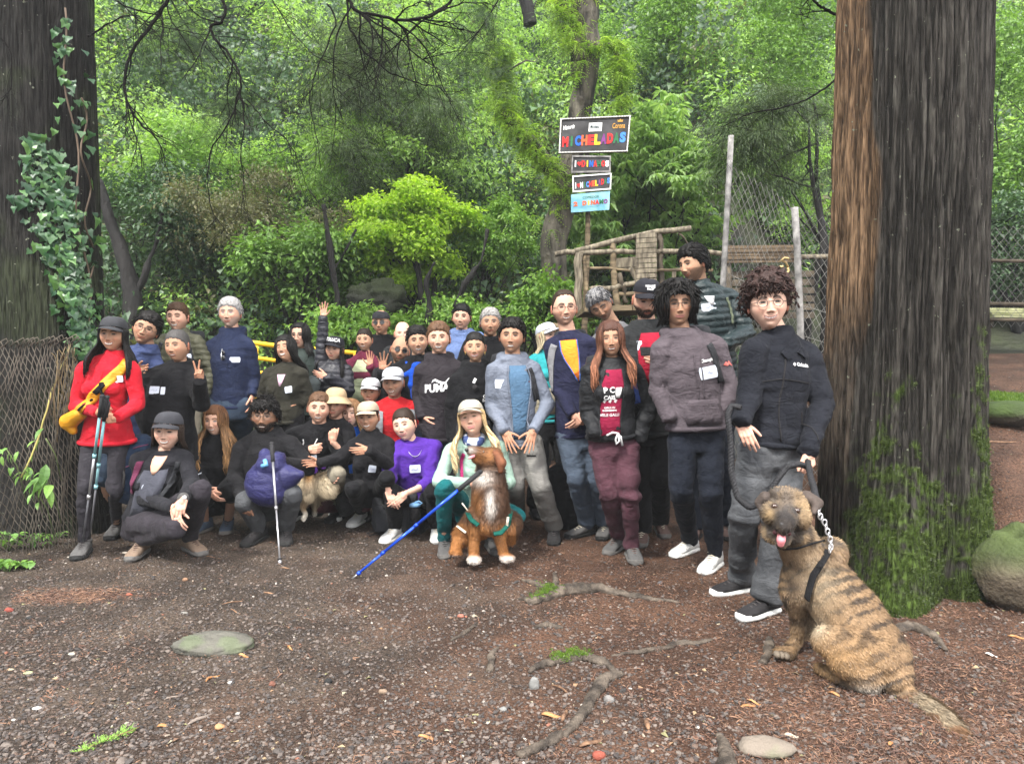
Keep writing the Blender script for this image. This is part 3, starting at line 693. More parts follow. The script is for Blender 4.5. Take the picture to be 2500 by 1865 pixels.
for k in range(620):
 py=330+r.random()**.8*550;cx=np.interp(py,[320,400,480,560,640,720,800,880],[85,110,120,145,165,185,205,225]);hw=np.interp(py,[320,420,500,600,700,880],[30,70,85,75,62,40]);px=cx+r.normal(0,.45)*hw
 if not 30<px<262:continue
 p,n=trunk_pt(px,py,r.uniform(.005,.04));x=nrm(v3(r.normal(0,.6),r.normal(0,.2),-.8)+n*.2);z=nrm(n+r.normal(0,.35,3));z=nrm(z-x*np.dot(x,z));mb.add(vi*r.uniform(.03,.055)@np.stack([x,np.cross(z,x),z])+p,fi)
mb.build('small_leaves',leafmat('ivy_small_leaf',[(.014,.042,.02),(.022,.062,.024),(.035,.09,.03),(.06,.13,.035)],trans=.15,random_by='ISL'),ivy)['kind']='stuff'
mb=MB()
for(x0,y0,x1,y1)in((230,900,150,20),(215,860,95,330),(170,760,100,500),(225,700,200,240)):
 P=[]
 for t in np.linspace(0,1,26):q,n=trunk_pt(x0+(x1-x0)*t+10*math.sin(t*17+x0),y0+(y1-y0)*t,.004);P.append(q)
 v,f=tube(P,.007,5);mb.add(v,f)
mb.build('stem',surf('ivy_stem',(.09,.065,.045),bump=.3),ivy)
# ====== mossy trunk carrying the sign, ferns on it
M_BARK2=surf('lichen_bark',(.028,.023,.017),var=.6,vs=9.,bump=1.,bs=30.,bdist=.04,col2=(.14,.125,.095),stretch=(1,1,.35))
st_=empty('tree',tuple(W(1360,760,8.6)));tag(st_,'crooked lichen-grey trunk behind the signs, ferns growing along it','tree')
TY=8.7
def pxpath(pts,Y,n=30):
 P=np.array([W(p[0],p[1],Y+(p[3]if len(p)>3 else 0))for p in pts]);rad=np.array([p[2]for p in pts])/F*Y
 t=np.linspace(0,len(pts)-1,n);k=np.arange(len(pts))
 Q=np.stack([np.interp(t,k,P[:,i])for i in range(3)],1);rr_=np.interp(t,k,rad)
 for _ in range(3):Q[1:-1]=(Q[:-2]+2*Q[1:-1]+Q[2:])/4
 return Q,rr_
def knobbly(v,amp,s,seed):n=fbm(v,s,3,seed);return v+(n-.5)[:,None]*amp*nrm((v-v.mean(0)).ravel()).reshape(-1,3)*0+np.random.default_rng(seed).normal(0,0,v.shape)
def trunkpath(pts,Y,n=40,m=18,amp=.02,seed=0):
 Q,rad=pxpath(pts,Y,n);v,f=tube(Q,rad,m);c=np.repeat(Q,m,0);d=v-c;d/=np.linalg.norm(d,axis=1)[:,None]+1e-9
 return v+d*((fbm(v*[1,1,.4],9.,3,seed)-.5)*amp*3)[:,None],f,Q
mb=MB();v,f,Q1=trunkpath([(1362,800,34),(1358,700,30),(1350,600,32),(1368,520,31),(1385,440,27),(1400,360,27),(1418,270,26),(1428,190,30),(1430,110,36),(1425,50,34),(1440,-40,32),(1470,-200,26)],TY,60,20,.03,3);mb.add(v,f)
mb.build('trunk',M_BARK2,st_)
mb=MB();v,f,Q2=trunkpath([(1385,470,22),(1340,410,20),(1290,345,18),(1240,290,15),(1222,240,11),(1222,170,9),(1228,130,5)],TY-.1,40,12,.02,5);mb.add(v,f)
v,f,Q3=trunkpath([(1420,150,16),(1400,90,15),(1375,40,16),(1360,-40,15)],TY-.1,20,12,.02,6);mb.add(v,f)
v,f,Q4=trunkpath([(1450,110,9),(1500,112,7),(1510,150,7),(1515,200,6),(1512,270,5),(1510,330,4)],TY-.15,24,8,.01,7);mb.add(v,f)
v,f=tube([W(*p)for p in((1236,178,TY-.2),(1262,160,TY-.3),(1285,148,TY-.35),(1306,152,TY-.4),(1318,138,TY-.4))],[.012,.011,.009,.006,.003],6);mb.add(v,f)
mb.build('branch',M_BARK2,st_)
LM['fern']=leafmat('fern_frond',[(.14,.24,.04),(.21,.33,.055),(.28,.40,.07)],trans=.4)
def frond(L=.16,n=7):
 mb=MB()
 for i in range(n):
  t=(i+.5)/n;p=v3(L*t,0,-.5*L*t*t);w=L*.17*(1-.7*t)
  for s_ in(-1,1):mb.add([p+v3(-.006,0,0),p+v3(.008,0,0),p+v3(.012,s_*w,-.005)],[(0,1,2)])
 return mb
fo=[]
for i in range(4):
 mb=MB();r=np.random.default_rng(i)
 for k in range(9):
  q=frond(.17*r.uniform(.6,1.2));M3=np.array(Euler((r.normal(0,.2),r.uniform(-.2,.9),r.uniform(0,6.28))).to_matrix());mb.add(q.verts()@M3.T,q.F)
 fo.append(proto('fern',mb.verts(),mb.F,LM['fern']))
PC['fern']=proto_collection('ferns',fo)
r=np.random.default_rng(77);pts=[]
for Q,a,b,n,sp in((Q2,0,40,330,.07),(Q3,0,20,90,.09),(Q4,0,24,110,.06),(Q1,46,60,26,.12),(Q1,14,22,20,.10),(Q1,30,44,8,.15)):
 for _ in range(n):pts.append(Q[r.integers(a,b)]+r.normal(0,sp,3)+v3(0,-.06,0))
k=len(pts);scatter('fern',pts,np.stack([r.normal(0,.3,k),r.normal(0,.3,k),r.uniform(0,6.28,k)],1),r.uniform(.7,1.3,k),PC['fern'],r.integers(0,4,k),st_,'stuff')
# ---- dark trunks deep in the slope
def darktrunk(label,pts,Y,seed,extra=()):
 o=empty('bare_tree',tuple(W(pts[0][0],pts[0][1],Y)));tag(o,label,'tree','dark trunks on the slope');mb=MB()
 for p in(pts,)+tuple(extra):v,f,q=trunkpath(p,Y,30,12,.03,seed);mb.add(v,f)
 mb.build('trunk',M_TRUNKD,o)
darktrunk('forked dark trunk leaning on the shaded slope behind the man with tilted head',[(335,900,30),(328,760,25),(318,680,20),(292,600,16),(262,520,12),(240,440,8)],9.6,1,([(332,720,9),(360,650,7),(385,580,5),(396,520,3)],))
darktrunk('slim dark trunk rising left of the bright bush',[(828,880,12),(825,745,10),(812,640,8),(800,560,7),(790,500,4)],8.9,2,([(815,660,6),(850,600,4),(870,560,3)],))
darktrunk('thin leaning stem right of the bright bush',[(1090,800,7),(1130,700,6),(1175,640,5),(1190,560,3)],8.8,3)
darktrunk('vine-wrapped stem below the bright bush',[(1045,790,8),(1050,740,7),(1042,690,7),(1060,640,5)],8.7,4)
darktrunk('straight dark trunk at the top centre of the slope',[(1295,60,16),(1290,20,16),(1280,-30,14)],12.,5,([(1290,40,8),(1330,-20,6)],))
def boulder(name,label,c,r3,mats,seed,amp=.18,col=None,nu=40,nv=26,cat='boulder',group=None):
 v,f=ellipsoid((0,0,0),(1,1,1),None,nu,nv);d=v.copy();n=fbm(v,1.3,3,seed)-.5;n2=np.round(fbm(v,.9,2,seed+3)*5)/5-.5;v=v*(1+amp*(n*1.6+n2*.8+.9*(fbm(v,5.,3,seed+7)-.5)))[:,None];v=v*np.array(r3)+np.array(c)
 mb=MB();C=None
 if col is not None:C=col(v,d)
 mb.add(v,f,C);o=mb.build(name,mats,None,True,C is not None);tag(o,label,cat,group);return o
M_STONE=attrmat('mossy_stone',rough=.9,bump=.8,bs=45.,bdist=.02)
def stonecol(base,moss,lo=-.1,hi=.5):
 def f(v,d):
  n=fbm(v,9.,3,4)[:,None];n2=fbm(v,3.,3,7);m=(sstep(d[:,2]+.9*(n2-.5),lo,hi))[:,None]*moss;b=np.array(base)*(.6+.8*n);return b*(1-m)+np.array([.032,.052,.010])*(.4+1.3*n)*m
 return f
boulder('boulder','mossy dark boulder at the foot of the slope above the capped faces',W(912,735,9.1),(.36,.33,.25),M_STONE,3,.6,col=stonecol((.016,.018,.011),.3,-.2,.5))
boulder('boulder','large moss-capped boulder at the right edge behind the big trunk',W(2508,1392,3.95),(.27,.26,.25),M_STONE,5,.35,col=stonecol((.07,.055,.038),.85,-.2,.6))
boulder('boulder','flat moss-topped stone on the red soil at the right edge',W(2460,1010,5.6),(.26,.22,.10),M_STONE,9,col=stonecol((.05,.04,.03),1.0,-.3,.3))
boulder('stone','small grey stone wedged between trunk and mossy boulder',W(2385,1278,4.5),(.075,.07,.075),M_STONE,6,col=stonecol((.16,.15,.13),.5),cat='stone')
boulder('stone','dark angular stone beside the trunk foot, left of the grey one',W(2345,1295,4.4),(.05,.06,.09),M_STONE,8,col=stonecol((.10,.10,.10),.1),cat='stone')
# ====== bare branches hanging into the picture from above
M_TWIG=surf('dark_twig',(.005,.0045,.004),bump=.3,rough=.9,spec=.1)
def branch(label,pts,Y,r0_,r1_,seed,subs=10,sub_len=.5,cat='branch',down=.6,name='hanging_branch',depth2=True,needles=0):
 r=np.random.default_rng(seed);P=np.array([W(p[0],p[1],Y+(p[2]if len(p)>2 else 0))for p in pts]);n=len(P)*7;t=np.linspace(0,len(P)-1,n)
 Q=np.stack([np.interp(t,range(len(P)),P[:,i])for i in range(3)],1)
 for _ in range(6):Q[1:-1]=(Q[:-2]+2*Q[1:-1]+Q[2:])/4
 Q+=np.cumsum(r.normal(0,.0035,Q.shape),0)
 mb=MB();v,f=tube(Q,np.linspace(r0_,r1_,n)*.68,7);mb.add(v,f);tips=[]
 def twig(p,d,L,rad,lv):
  pts_=[p];q=p.copy();d=nrm(d);m=7
  for i in range(m):d=nrm(d+r.normal(0,.20,3)*[1,.6,1]+v3(0,0,-.07*down));q=q+d*L/m;pts_.append(q)
  v,f=tube(pts_,np.linspace(rad,rad*.3,m+1),4 if lv else 5);mb.add(v,f);tips.extend(pts_[2:])
  if lv<2 and depth2:
   for _ in range(4 if lv==0 else 3):
    k=r.integers(1,m);dd=nrm(d+r.normal(0,.7,3)*[1,.6,1]);twig(pts_[k],dd,L*r.uniform(.35,.65),rad*.5,lv+1)
 for _ in range(subs):
  k=r.integers(int(n*.12),n-1);d=nrm(Q[min(k+1,n-1)]-Q[k-1]);dd=d*.6+r.normal(0,.6,3)*[1,.6,.8]+v3(0,0,-.5*down);twig(Q[k],dd,sub_len*r.uniform(.5,1.3),max(r1_*.55,.0022),0)
 o=empty(name,tuple(Q[0]));tag(o,label,cat,'bare branches hanging from above');mb.build('bough',M_TWIG,o)
 if needles:
  pts_=np.array([tips[i]for i in r.integers(0,len(tips),needles)])+r.normal(0,.03,(needles,3));scatter('needles',pts_,np.stack([r.normal(0,.4,needles),r.normal(0,.4,needles),r.uniform(0,6.28,needles)],1),r.uniform(.22,.42,needles),PC['conifer'],r.integers(0,NPR,needles),o,'stuff')
 return o
branch('thick dark hooked branch curving down beside the left trunk',[(430,-60),(405,20),(370,70),(320,130),(303,190),(305,240),(330,275),(352,297)],5.0,.020,.010,1,12,.45)
branch('thin twigs reaching right from behind the left trunk',[(215,90),(260,65),(300,50),(345,45),(400,95)],5.4,.012,.004,2,14,.6)
branch('crooked dark branch with a hook hanging left of centre',[(520,-60),(548,20),(545,62),(515,65),(530,95),(565,130),(586,180),(585,235),(600,260)],4.9,.016,.010,3,6,.4)
branch('long twig running down left from the crooked branch',[(586,236),(560,300),(510,365),(500,430),(520,520),(560,570)],4.9,.009,.003,4,12,.45)
branch('long twig falling straight down from the crooked branch',[(592,240),(600,300),(598,380),(606,440),(605,510)],4.85,.008,.003,5,9,.35)
branch('twig arching right from the crooked branch',[(600,240),(640,290),(700,345),(735,420),(765,500)],4.8,.007,.0025,6,12,.45)
branch('arching dark branch across the top left of centre',[(850,-10),(865,20),(920,28),(985,38),(1050,30),(1110,0),(1140,-30)],4.9,.017,.013,7,16,.6)
branch('long curved branch sweeping down to the right at top centre',[(850,-40),(850,70),(890,130),(950,185),(1030,212),(1075,215)],5.0,.013,.004,8,20,.5)
branch('twigs trailing down in front of the dark conifer',[(1075,210),(1100,250),(1130,310),(1145,370)],5.0,.006,.002,9,6,.3)
branch('slender branch hanging at the far top left of centre',[(800,10),(830,50),(800,110),(770,170),(760,240),(775,330),(790,400)],5.1,.010,.003,10,14,.5)
branch('bundle of fine dark twigs across the top left',[(250,-30),(330,40),(420,70),(520,90),(600,100),(680,150)],5.6,.007,.003,11,26,.65)
branch('bundle of fine twigs hanging over the middle of the slope',[(640,-40),(700,60),(760,130),(850,180),(940,250)],5.8,.007,.003,12,26,.65)
branch('small dark twigs at the far left edge above the fence',[(-40,40),(20,130),(15,210),(-10,250)],5.2,.010,.004,13,8,.3)
branch('dark evergreen bough reaching in from the upper right',[(2060,180),(1990,240),(1900,270),(1820,285),(1765,310)],6.2,.014,.005,14,16,.5,down=.1)
branch('thin branch at the top right beside the big trunk',[(2050,40),(2000,15),(1960,-30)],4.6,.014,.010,15,3,.3)
branch('needle-bearing conifer spray over the slope at upper centre',[(1250,-60),(1180,60),(1120,130),(1040,190)],7.2,.012,.004,16,16,.7,needles=260)
branch('needle-bearing conifer spray at upper left',[(380,-80),(450,60),(560,170),(600,260)],7.4,.012,.004,17,16,.7,needles=280)
# ====== signs on their post
M_WOOD=surf('weathered_wood',(.09,.064,.038),var=.45,vs=6.,bump=.5,bs=40.,stretch=(1,1,6),col2=(.19,.145,.085))
M_WOODP=surf('pale_weathered_wood',(.12,.098,.070),var=.5,vs=7.,bump=.6,bs=40.,stretch=(5,5,1),col2=(.25,.215,.155))
M_WOODD=surf('dark_wet_wood',(.045,.034,.024),var=.5,vs=7.,bump=.5,bs=40.,col2=(.10,.08,.055))
M_GALV=surf('galvanised_post',(.15,.145,.14),var=.4,vs=14.,bump=.2,rough=.6,col2=(.27,.26,.25))
M_BLACKB=surf('sign_black',(.022,.021,.022),var=.3,vs=5.,bump=.1,rough=.5,col2=(.06,.058,.06))
def flatc(n,c):return surf(n,c,var=.10,vs=20.,bump=0,rough=.6)
PAINT={k:flatc('paint_'+k,c)for k,c in dict(red=(.55,.02,.02),green=(.02,.13,.05),blue=(.01,.10,.50),orange=(.60,.10,.03),yellow=(.75,.52,.02),purple=(.16,.03,.17),white=(.8,.8,.78),gold=(.48,.25,.04),skyblue=(.16,.40,.52),sand=(.34,.36,.30),lightblue=(.05,.20,.55)).items()}
SY=8.25
def quad_frame(TL,TR,BR,BL,Y):
 a,b,c,d=W(*TL,Y),W(*TR,Y),W(*BR,Y),W(*BL,Y)
 def at(u,v,off=0.):return(a*(1-u)+b*u)*(1-v)+(d*(1-u)+c*u)*v+v3(0,-off,0)
 return at
def slab(mb,at,u0,u1,v0,v1,o0,o1):
 V=[at(u,v,o)for o in(o0,o1)for u,v in((u0,v0),(u1,v0),(u1,v1),(u0,v1))]
 mb.add(V,[(0,1,2,3),(7,6,5,4),(0,4,5,1),(1,5,6,2),(2,6,7,3),(3,7,4,0)])
def on_sign(root,name,V,Fs,at,mat,off=.018,thick=0):
 mb=MB();mb.add([at(x,y,off)for x,y in V],Fs);return mb.build(name,mat,root,False)
def glyphs(root,at,s,cols,u0,u1,v_of,h,aspect,name='letter',bold=.06,off=.018):
 n=len(s);du=(u1-u0)/n
 for i,ch in enumerate(s):
  if ch==' ':continue
  if ch=='*':V=np.array([(0,-.42)]+[(.5*math.sin(t)**3,.42*(13*math.cos(t)-5*math.cos(2*t)-2*math.cos(3*t)-math.cos(4*t))/17)for t in np.linspace(0,6.28,24)][12:]+[(.5*math.sin(t)**3,.42*(13*math.cos(t)-5*math.cos(2*t)-2*math.cos(3*t)-math.cos(4*t))/17)for t in np.linspace(0,6.28,24)][1:12]);Fs=[tuple(range(len(V)))];nm='heart'
  else:
   V,Fs=text_mesh(ch,1.,bold);nm=name
   V[:,0]/=max(.3,np.ptp(V[:,0]));V[:,1]-=(V[:,1].max()+V[:,1].min())/2;V[:,1]/=np.ptp(V[:,1])
   if ch=='I':V[:,0]*=.45
  w=.96 if ch!='*' else 1.05
  v0=v_of(i/max(1,n-1));P=[(u0+du*(i+.5)+x*du*w,v0-y*h)for x,y in V[:,:2]]
  on_sign(root,nm,P,Fs,at,PAINT[cols[i]],off)
def text_mesh(s,size,bold=.0,sx=1.0):
 cu=bpy.data.curves.new('t','FONT');cu.body=s;cu.size=size;cu.align_x='CENTER';cu.align_y='CENTER';cu.offset=bold*size;cu.resolution_u=3
 o=bpy.data.objects.new('t',cu);COL.objects.link(o);dg=bpy.context.evaluated_depsgraph_get();me=bpy.data.meshes.new_from_object(o.evaluated_get(dg))
 V=np.array([tuple(v.co)for v in me.vertices]);Fs=[tuple(p.vertices)for p in me.polygons]
 bpy.data.objects.remove(o);bpy.data.meshes.remove(me);bpy.data.curves.remove(cu);V[:,0]*=sx;return V,Fs
def word(root,at,s,u,v,h,w,mat,name='lettering',slant=0.,rise=0.,bold=.02,off=.018):
 V,Fs=text_mesh(s,1.,bold);V[:,0]-=V[:,0].mean();V[:,1]-=(V[:,1].max()+V[:,1].min())/2;V[:,0]/=np.ptp(V[:,0]);V[:,1]/=np.ptp(V[:,1])
 on_sign(root,name,[(u+(x+slant*y)*w,v-y*h-x*rise)for x,y in V[:,:2]],Fs,at,mat,off)
def sign(name,label,q,board_mat,frame_mat,fw,Y=SY,dots=False):
 at=quad_frame(*q,Y);root=empty(name,tuple(at(.5,.5)));tag(root,label,'sign','signs on the post')
 mb=MB();slab(mb,at,.0,1.,.0,1.,.0,.014);mb.build('board',board_mat,root,False)
 if fw:
  fu,fv=fw;mb=MB()
  for a in((0,1,0,fv),(0,1,1-fv,1),(0,fu,fv,1-fv),(1-fu,1,fv,1-fv)):slab(mb,at,*a,-.004,.026)
  mb.build('frame',frame_mat,root,False)
  if dots:
   mb=MB();
   for k in range(46):
    for v in(fv*.5,1-fv*.5):x,f=ellipsoid(at((k+.5)/46,v,.027),(.0075,.004,.0075),None,6,5);mb.add(x,f)
   for k in range(1,24):
    for u in(fu*.5,1-fu*.5):x,f=ellipsoid(at(u,(k+.5)/25,.027),(.0085,.004,.0085),None,6,5);mb.add(x,f)
   o=mb.build('bulb_border',PAINT['white'],root);o['kind']='stuff'
 return root,at
bs,at=sign('sign','large black framed sign reading MICHELADAS in coloured letters, topmost on the post',((1367,291),(1540,283),(1532,373),(1363,377)),M_BLACKB,M_WOODD,(.028,.055),dots=True)
glyphs(bs,at,'MICHELADAS',['red','green','blue','orange','red','yellow','purple','red','green','lightblue'],.045,.955,lambda t:.665-.17*max(0,t-.45)**1.5-.03*math.sin(t*3),.29,1)
word(bs,at,'Victoria',.15,.25,.13,.17,PAINT['white'],slant=.1,rise=.05)
mb=MB();slab(mb,at,.415,.60,.165,.40,.014,.018);mb.build('logo_plate',PAINT['white'],bs,False);word(bs,at,'Modelo',.507,.27,.11,.13,flatc('logo_ink',(.02,.05,.06)),off=.022)
word(bs,at,'Corona',.855,.27,.15,.18,PAINT['gold']);on_sign(bs,'crown_logo',[(.82,.17),(.815,.10),(.835,.13),(.855,.08),(.875,.13),(.895,.10),(.89,.17)],[(0,1,2),(0,2,3,4,6),(4,5,6)],at,PAINT['gold'])
bs,at=sign('sign','small black sign reading I heart DINAMOS in an aluminium frame, second from the top',((1396,381),(1491,382),(1490,422),(1394,424)),M_BLACKB,M_GALV,(.035,.10))
glyphs(bs,at,'I*DINAMOS',['white','red','red','yellow','blue','red','green','red','white'],.05,.96,lambda t:.47,.38,1)
bs,at=sign('sign','small black sign reading I heart MICHELADAS, tilted, third from the top',((1397,431),(1492,424),(1491,464),(1398,471)),M_BLACKB,PAINT['white'],(.03,.08))
glyphs(bs,at,'I*MICHELADAS',['white','red','white','green','lightblue','red','orange','yellow','purple','red','green','lightblue'],.04,.97,lambda t:.60-.16*t*t,.36,1)
bs,at=sign('sign','faded light blue sign reading DINAMO, lowest on the post',((1394,476),(1489,467),(1487,513),(1394,520)),surf('faded_blue_board',(.13,.36,.48),var=.15,vs=6.,bump=.05,rough=.6,col2=(.28,.47,.50)),None,None)
glyphs(bs,at,'DINAMO',['orange','yellow','orange','red','green','purple'],.29,.95,lambda t:.54,.25,1);glyphs(bs,at,'2',['orange'],.06,.17,lambda t:.55,.25,1)
word(bs,at,'COMEDOR',.52,.24,.13,.42,PAINT['green'],bold=.0);word(bs,at,'lunes a domingo',.52,.76,.06,.48,PAINT['green'],bold=0.)
post=empty('sign_post',tuple(W(1435,900,SY+.12)));tag(post,'crooked wooden pole holding the stack of four signs','post')
mb=MB();Q,rd=pxpath([(1432,290,6),(1434,400,6),(1436,520,6),(1434,620,7),(1430,700,7),(1424,900,8)],SY+.08,24);v,f=tube(Q,rd,9);mb.add(v,f);mb.build('pole',M_WOOD,post)
# ====== wooden deck with log rails
deck=empty('wooden_deck',tuple(W(1500,800,7.6)));tag(deck,'rustic raised wooden deck with log handrails and a boarded panel','deck')
def log(p,q,r0=.035,r1=None,mat=None,name='rail',par=None,Y=7.6,bend=.012,seed=0):
 P=wob(W(p[0],p[1],Y+(p[2]if len(p)>2 else 0)),W(q[0],q[1],Y+(q[2]if len(q)>2 else 0)),8,bend,np.random.default_rng(seed+int(p[0])))
 v,f=tube(P,np.linspace(r0,r1 or r0*.85,8),9);mb=MB();mb.add(v,f);return mb.build(name,mat or M_WOODP,par or deck)
log((1403,614),(1686,557),.032,.03,M_WOODP);log((1355,621),(1555,617),.030,.028,M_WOODP);log((1555,617),(1765,620),.028,.026,M_WOODP)
log((1495,592),(1505,770),.034,.034,M_WOOD,'post');log((1414,618),(1410,770),.045,.045,M_WOODP,'post');log((1434,612),(1428,770),.022,.022,M_WOOD,'post');log((1608,566),(1618,745),.034,.036,M_WOODD,'post')
log((1440,707),(1560,690),.032,.03,M_WOODP);log((1500,718),(1700,712),.025,.025,M_WOOD);log((1440,655),(1740,660),.016,.016,M_WOOD)
log((1512,668),(1530,740),.026,.026,M_WOODD,'post');log((1660,570),(1685,600),.012,.008,M_WOODD,'brace');log((1538,655),(1560,705),.028,.028,M_WOODP,'post')
for k in range(11):
 y0,y1=571+k*12.2,571+(k+1)*12.2-1.2;at=quad_frame((1552-.1*k,y0+1),(1602,y0-2+.4*k*.3),(1602.5,y1-2),(1552-.1*k,y1+1),7.55+.004*(k%2));mb=MB();slab(mb,at,0,1,0,1,0,.03);mb.build('board',M_WOODP,deck,False)
for k,(a,b,c,d,Yk)in enumerate((((1500,632),(1556,628),(1556,652),(1504,654),7.9),((1508,640),(1556,638),(1556,660),(1512,662),8.0))):
 at=quad_frame(a,b,c,d,Yk);mb=MB();slab(mb,at,0,1,0,1,0,.04);mb.build('plank',M_WOODP,deck,False)
at=quad_frame((1405,764),(1770,752),(1770,762),(1405,776),7.5)
for k in range(7):mb=MB();slab(mb,at,k/7+.003,(k+1)/7-.003,0,1,0,.9);mb.build('floor_board',M_WOOD,deck,False)
at=quad_frame((1640,656),(1700,652),(1700,700),(1640,704),7.7)
mb=MB()
for a in((0,1,0,.16),(0,1,.8,1),(0,.14,.16,.8),(.86,1,.16,.8)):slab(mb,at,*a,0,.04)
mb.build('window_frame',M_WOODP,deck,False)
log((1446,850),(1446,1000),.05,.05,M_WOODD,'post');log((1700,750),(1700,900),.05,.05,M_WOODD,'post')
lb=empty('log_beam',tuple(W(1310,806,7.0)));tag(lb,'rough log beam behind the white-capped blonde woman, left of the orange shirt','log');log((1350,800),(1400,795),.05,.05,M_WOOD,'log',lb,Y=7.0)
M_YEL=surf('yellow_paint',(.80,.50,.02),var=.12,vs=9.,bump=.15,rough=.5)
yr=empty('yellow_railing',tuple(W(720,900,7.9)));tag(yr,'bright yellow painted tube railing crossing behind the group','railing')
def pipe(root,name,pts,r_,mat,Y,n=10):P=[W(p[0],p[1],Y+(p[2]if len(p)>2 else 0))for p in pts];v,f=tube(P,r_,n);mb=MB();mb.add(v,f);return mb.build(name,mat,root)
pipe(yr,'rail',[(612,836,-.2),(680,845,0),(780,853,.1),(860,861,.2),(960,870,.3)],.026,M_YEL,7.9);pipe(yr,'rail',[(618,873,-.2),(672,880,0),(780,888,.1),(960,900,.3)],.022,M_YEL,7.9)
pipe(yr,'rail',[(620,908,-.2),(700,915,0),(960,935,.3)],.018,M_YEL,7.9)
for x,y in((625,838),(695,847),(775,853),(868,862),(950,868)):pipe(yr,'post',[(x,y),(x+1,y+190)],.024,M_YEL,7.9)
# ====== wire netting
M_NET=surf('rusty_wire',(.07,.058,.044),var=.3,bump=0,rough=.6,metal=.3,col2=(.15,.13,.105))
M_NETG=surf('galvanised_wire',(.16,.155,.145),var=.3,bump=0,rough=.5,metal=.3)
def netting(surf_fn,nu,nv,r_,name,mat,root,zig=1.0,loops=False,n=4):
 """chain-link: nu wires zigzagging over surf_fn(u, v)"""
 mb=MB();a=np.arange(n)/n*2*math.pi
 for i in range(nu+1):
  for sgn in(1,-1):
   pts=[]
   for j in range(nv*2+1):
    u=(i+(.5 if(j%2)else 0)*sgn+.0)/nu;v=j/(nv*2)
    if u<-.001 or u>1.001:continue
    pts.append(surf_fn(u,v)+(0 if sgn>0 else .004)*v3(0,-1,0))
   if len(pts)<2:continue
   v_,f_=tube(pts,r_,n,False);mb.add(v_,f_)
 o=mb.build(name,mat,root);o['kind']='stuff';return o
lf=empty('wire_fence',tuple(W(60,1300,5.0)));tag(lf,'sagging chain-link netting wrapped round the foot of the left trunk','fence')
def lsurf(u,v):
 px=np.interp(u,[0,.35,.7,.88,1.],[-160,20,130,178,196]);Y=np.interp(u,[0,.35,.7,.88,1.],[4.4,4.85,5.0,5.15,5.5])
 b=W(px,1300,Y);zt=1.35-(np.interp(px,[-160,20,190],[862,848,836])-880)/F*Y*1.0+.012*math.sin(u*60)
 z=zt*(1-v)+.03*v;bulge=.10*math.sin(v*3.1)**1.2*(.6+.4*math.sin(u*9));lean=.28*v
 return v3(b[0]+lean*.35-bulge*.2,Y-bulge,z)+v3(.012*math.sin(v*23+u*31),0,-.05*math.sin(u*12)*v*(1-v)*4*.4)
netting(lsurf,30,15,.0030,'netting',M_NET,lf)
mb=MB()
for i in range(31):
 p=lsurf(i/30,0);q=[p,p+v3(.02,-.01,.03),p+v3(.055,-.01,.05),p+v3(.06,0,.025),p+v3(.03,0,.0)];v,f=tube(q,.0038,5);mb.add(v,f)
mb.build('wire_ends',M_NET,lf)['kind']='stuff'
ty=empty('vine_stem',tuple(W(100,1000,4.9)));tag(ty,'thin yellow dry stem slanting down across the wire netting','stem')
P=[lsurf(.93-.50*t,.02+.62*t)+v3(0,-.02,0)for t in np.linspace(0,1,12)];v,f=tube(P,.006,6);mb=MB();mb.add(v,f);mb.build('stem',surf('dry_stem',(.34,.30,.10),bump=.2),ty)
mb=MB()
for k in range(16):
 r=np.random.default_rng(k);u=r.uniform(.75,1.0);P=[lsurf(u+r.normal(0,.01),r.uniform(0,.06)+t*r.uniform(.2,.5))+v3(r.normal(0,.012),-.015,0)for t in np.linspace(0,1,8)];v,f=tube(P,.0035,4);mb.add(v,f)
o=mb.build('dry_stalks',surf('dry_stalk',(.16,.12,.065),bump=.1));tag(o,'dry brown stalks leaning against the netting beside the red jacket','dry stalks',kind='stuff')
rf=empty('wire_fence',tuple(W(1860,1000,6.6)));tag(rf,'tall chain-link fence on leaning grey posts behind the curly-haired man','fence')
pipe(rf,'post',[(1785,332,0),(1776,500,0),(1765,690,0),(1760,1010,0)],.026,M_GALV,6.6,14);pipe(rf,'post',[(1940,507,.0),(1946,600,0),(1954,795,0),(1960,1010,0)],.030,M_GALV,6.2,14)
pipe(rf,'post',[(2395,600,0),(2395,900,0)],.03,M_WOODD,7.6)
def rsurf(u,v):
 px=np.interp(u,[0,.62,1.],[1772,1948,2080]);Y=np.interp(u,[0,.62,1.],[6.6,6.2,6.0]);top=np.interp(u,[0,.62,1.],[400,505,560]);b=W(px,900,Y);zt=W(px,top,Y)[2]
 z=zt*(1-v)+.05*v;return v3(b[0]-.03*v+.02*math.sin(v*9+u*7),Y,z)
netting(rsurf,19,26,.0026,'netting',M_NETG,rf)
for v in(.32,.42,.52):
 P=[rsurf(t,v)+v3(0,-.006,0)for t in np.linspace(0,1,12)];q,f=tube(P,.0022,5);mb=MB();mb.add(q,f);mb.build('line_wire',M_NETG,rf)
rf2=empty('wire_fence',tuple(W(2450,800,8.6)));tag(rf2,'chain-link fence with dark rails at the right edge beyond the big trunk','fence')
def rsurf2(u,v):b=W(2360+260*u,800,8.6-.5*u);zt=W(2400,560,8.6)[2];zb=W(2400,800,8.6)[2];return v3(b[0],8.6-.5*u,zt*(1-v)+zb*v)
netting(rsurf2,12,9,.003,'netting',M_NETG,rf2)
for y,w_ in((636,.022),(742,.028),(780,.02)):pipe(rf2,'rail',[(2370,y),(2620,y+4,-.5)],w_,M_WOODD,8.55)
pipe(rf2,'post',[(2397,660),(2399,790)],.035,M_WOODP,8.6);pipe(rf2,'post',[(2540,620),(2540,820)],.04,M_WOODD,8.3)
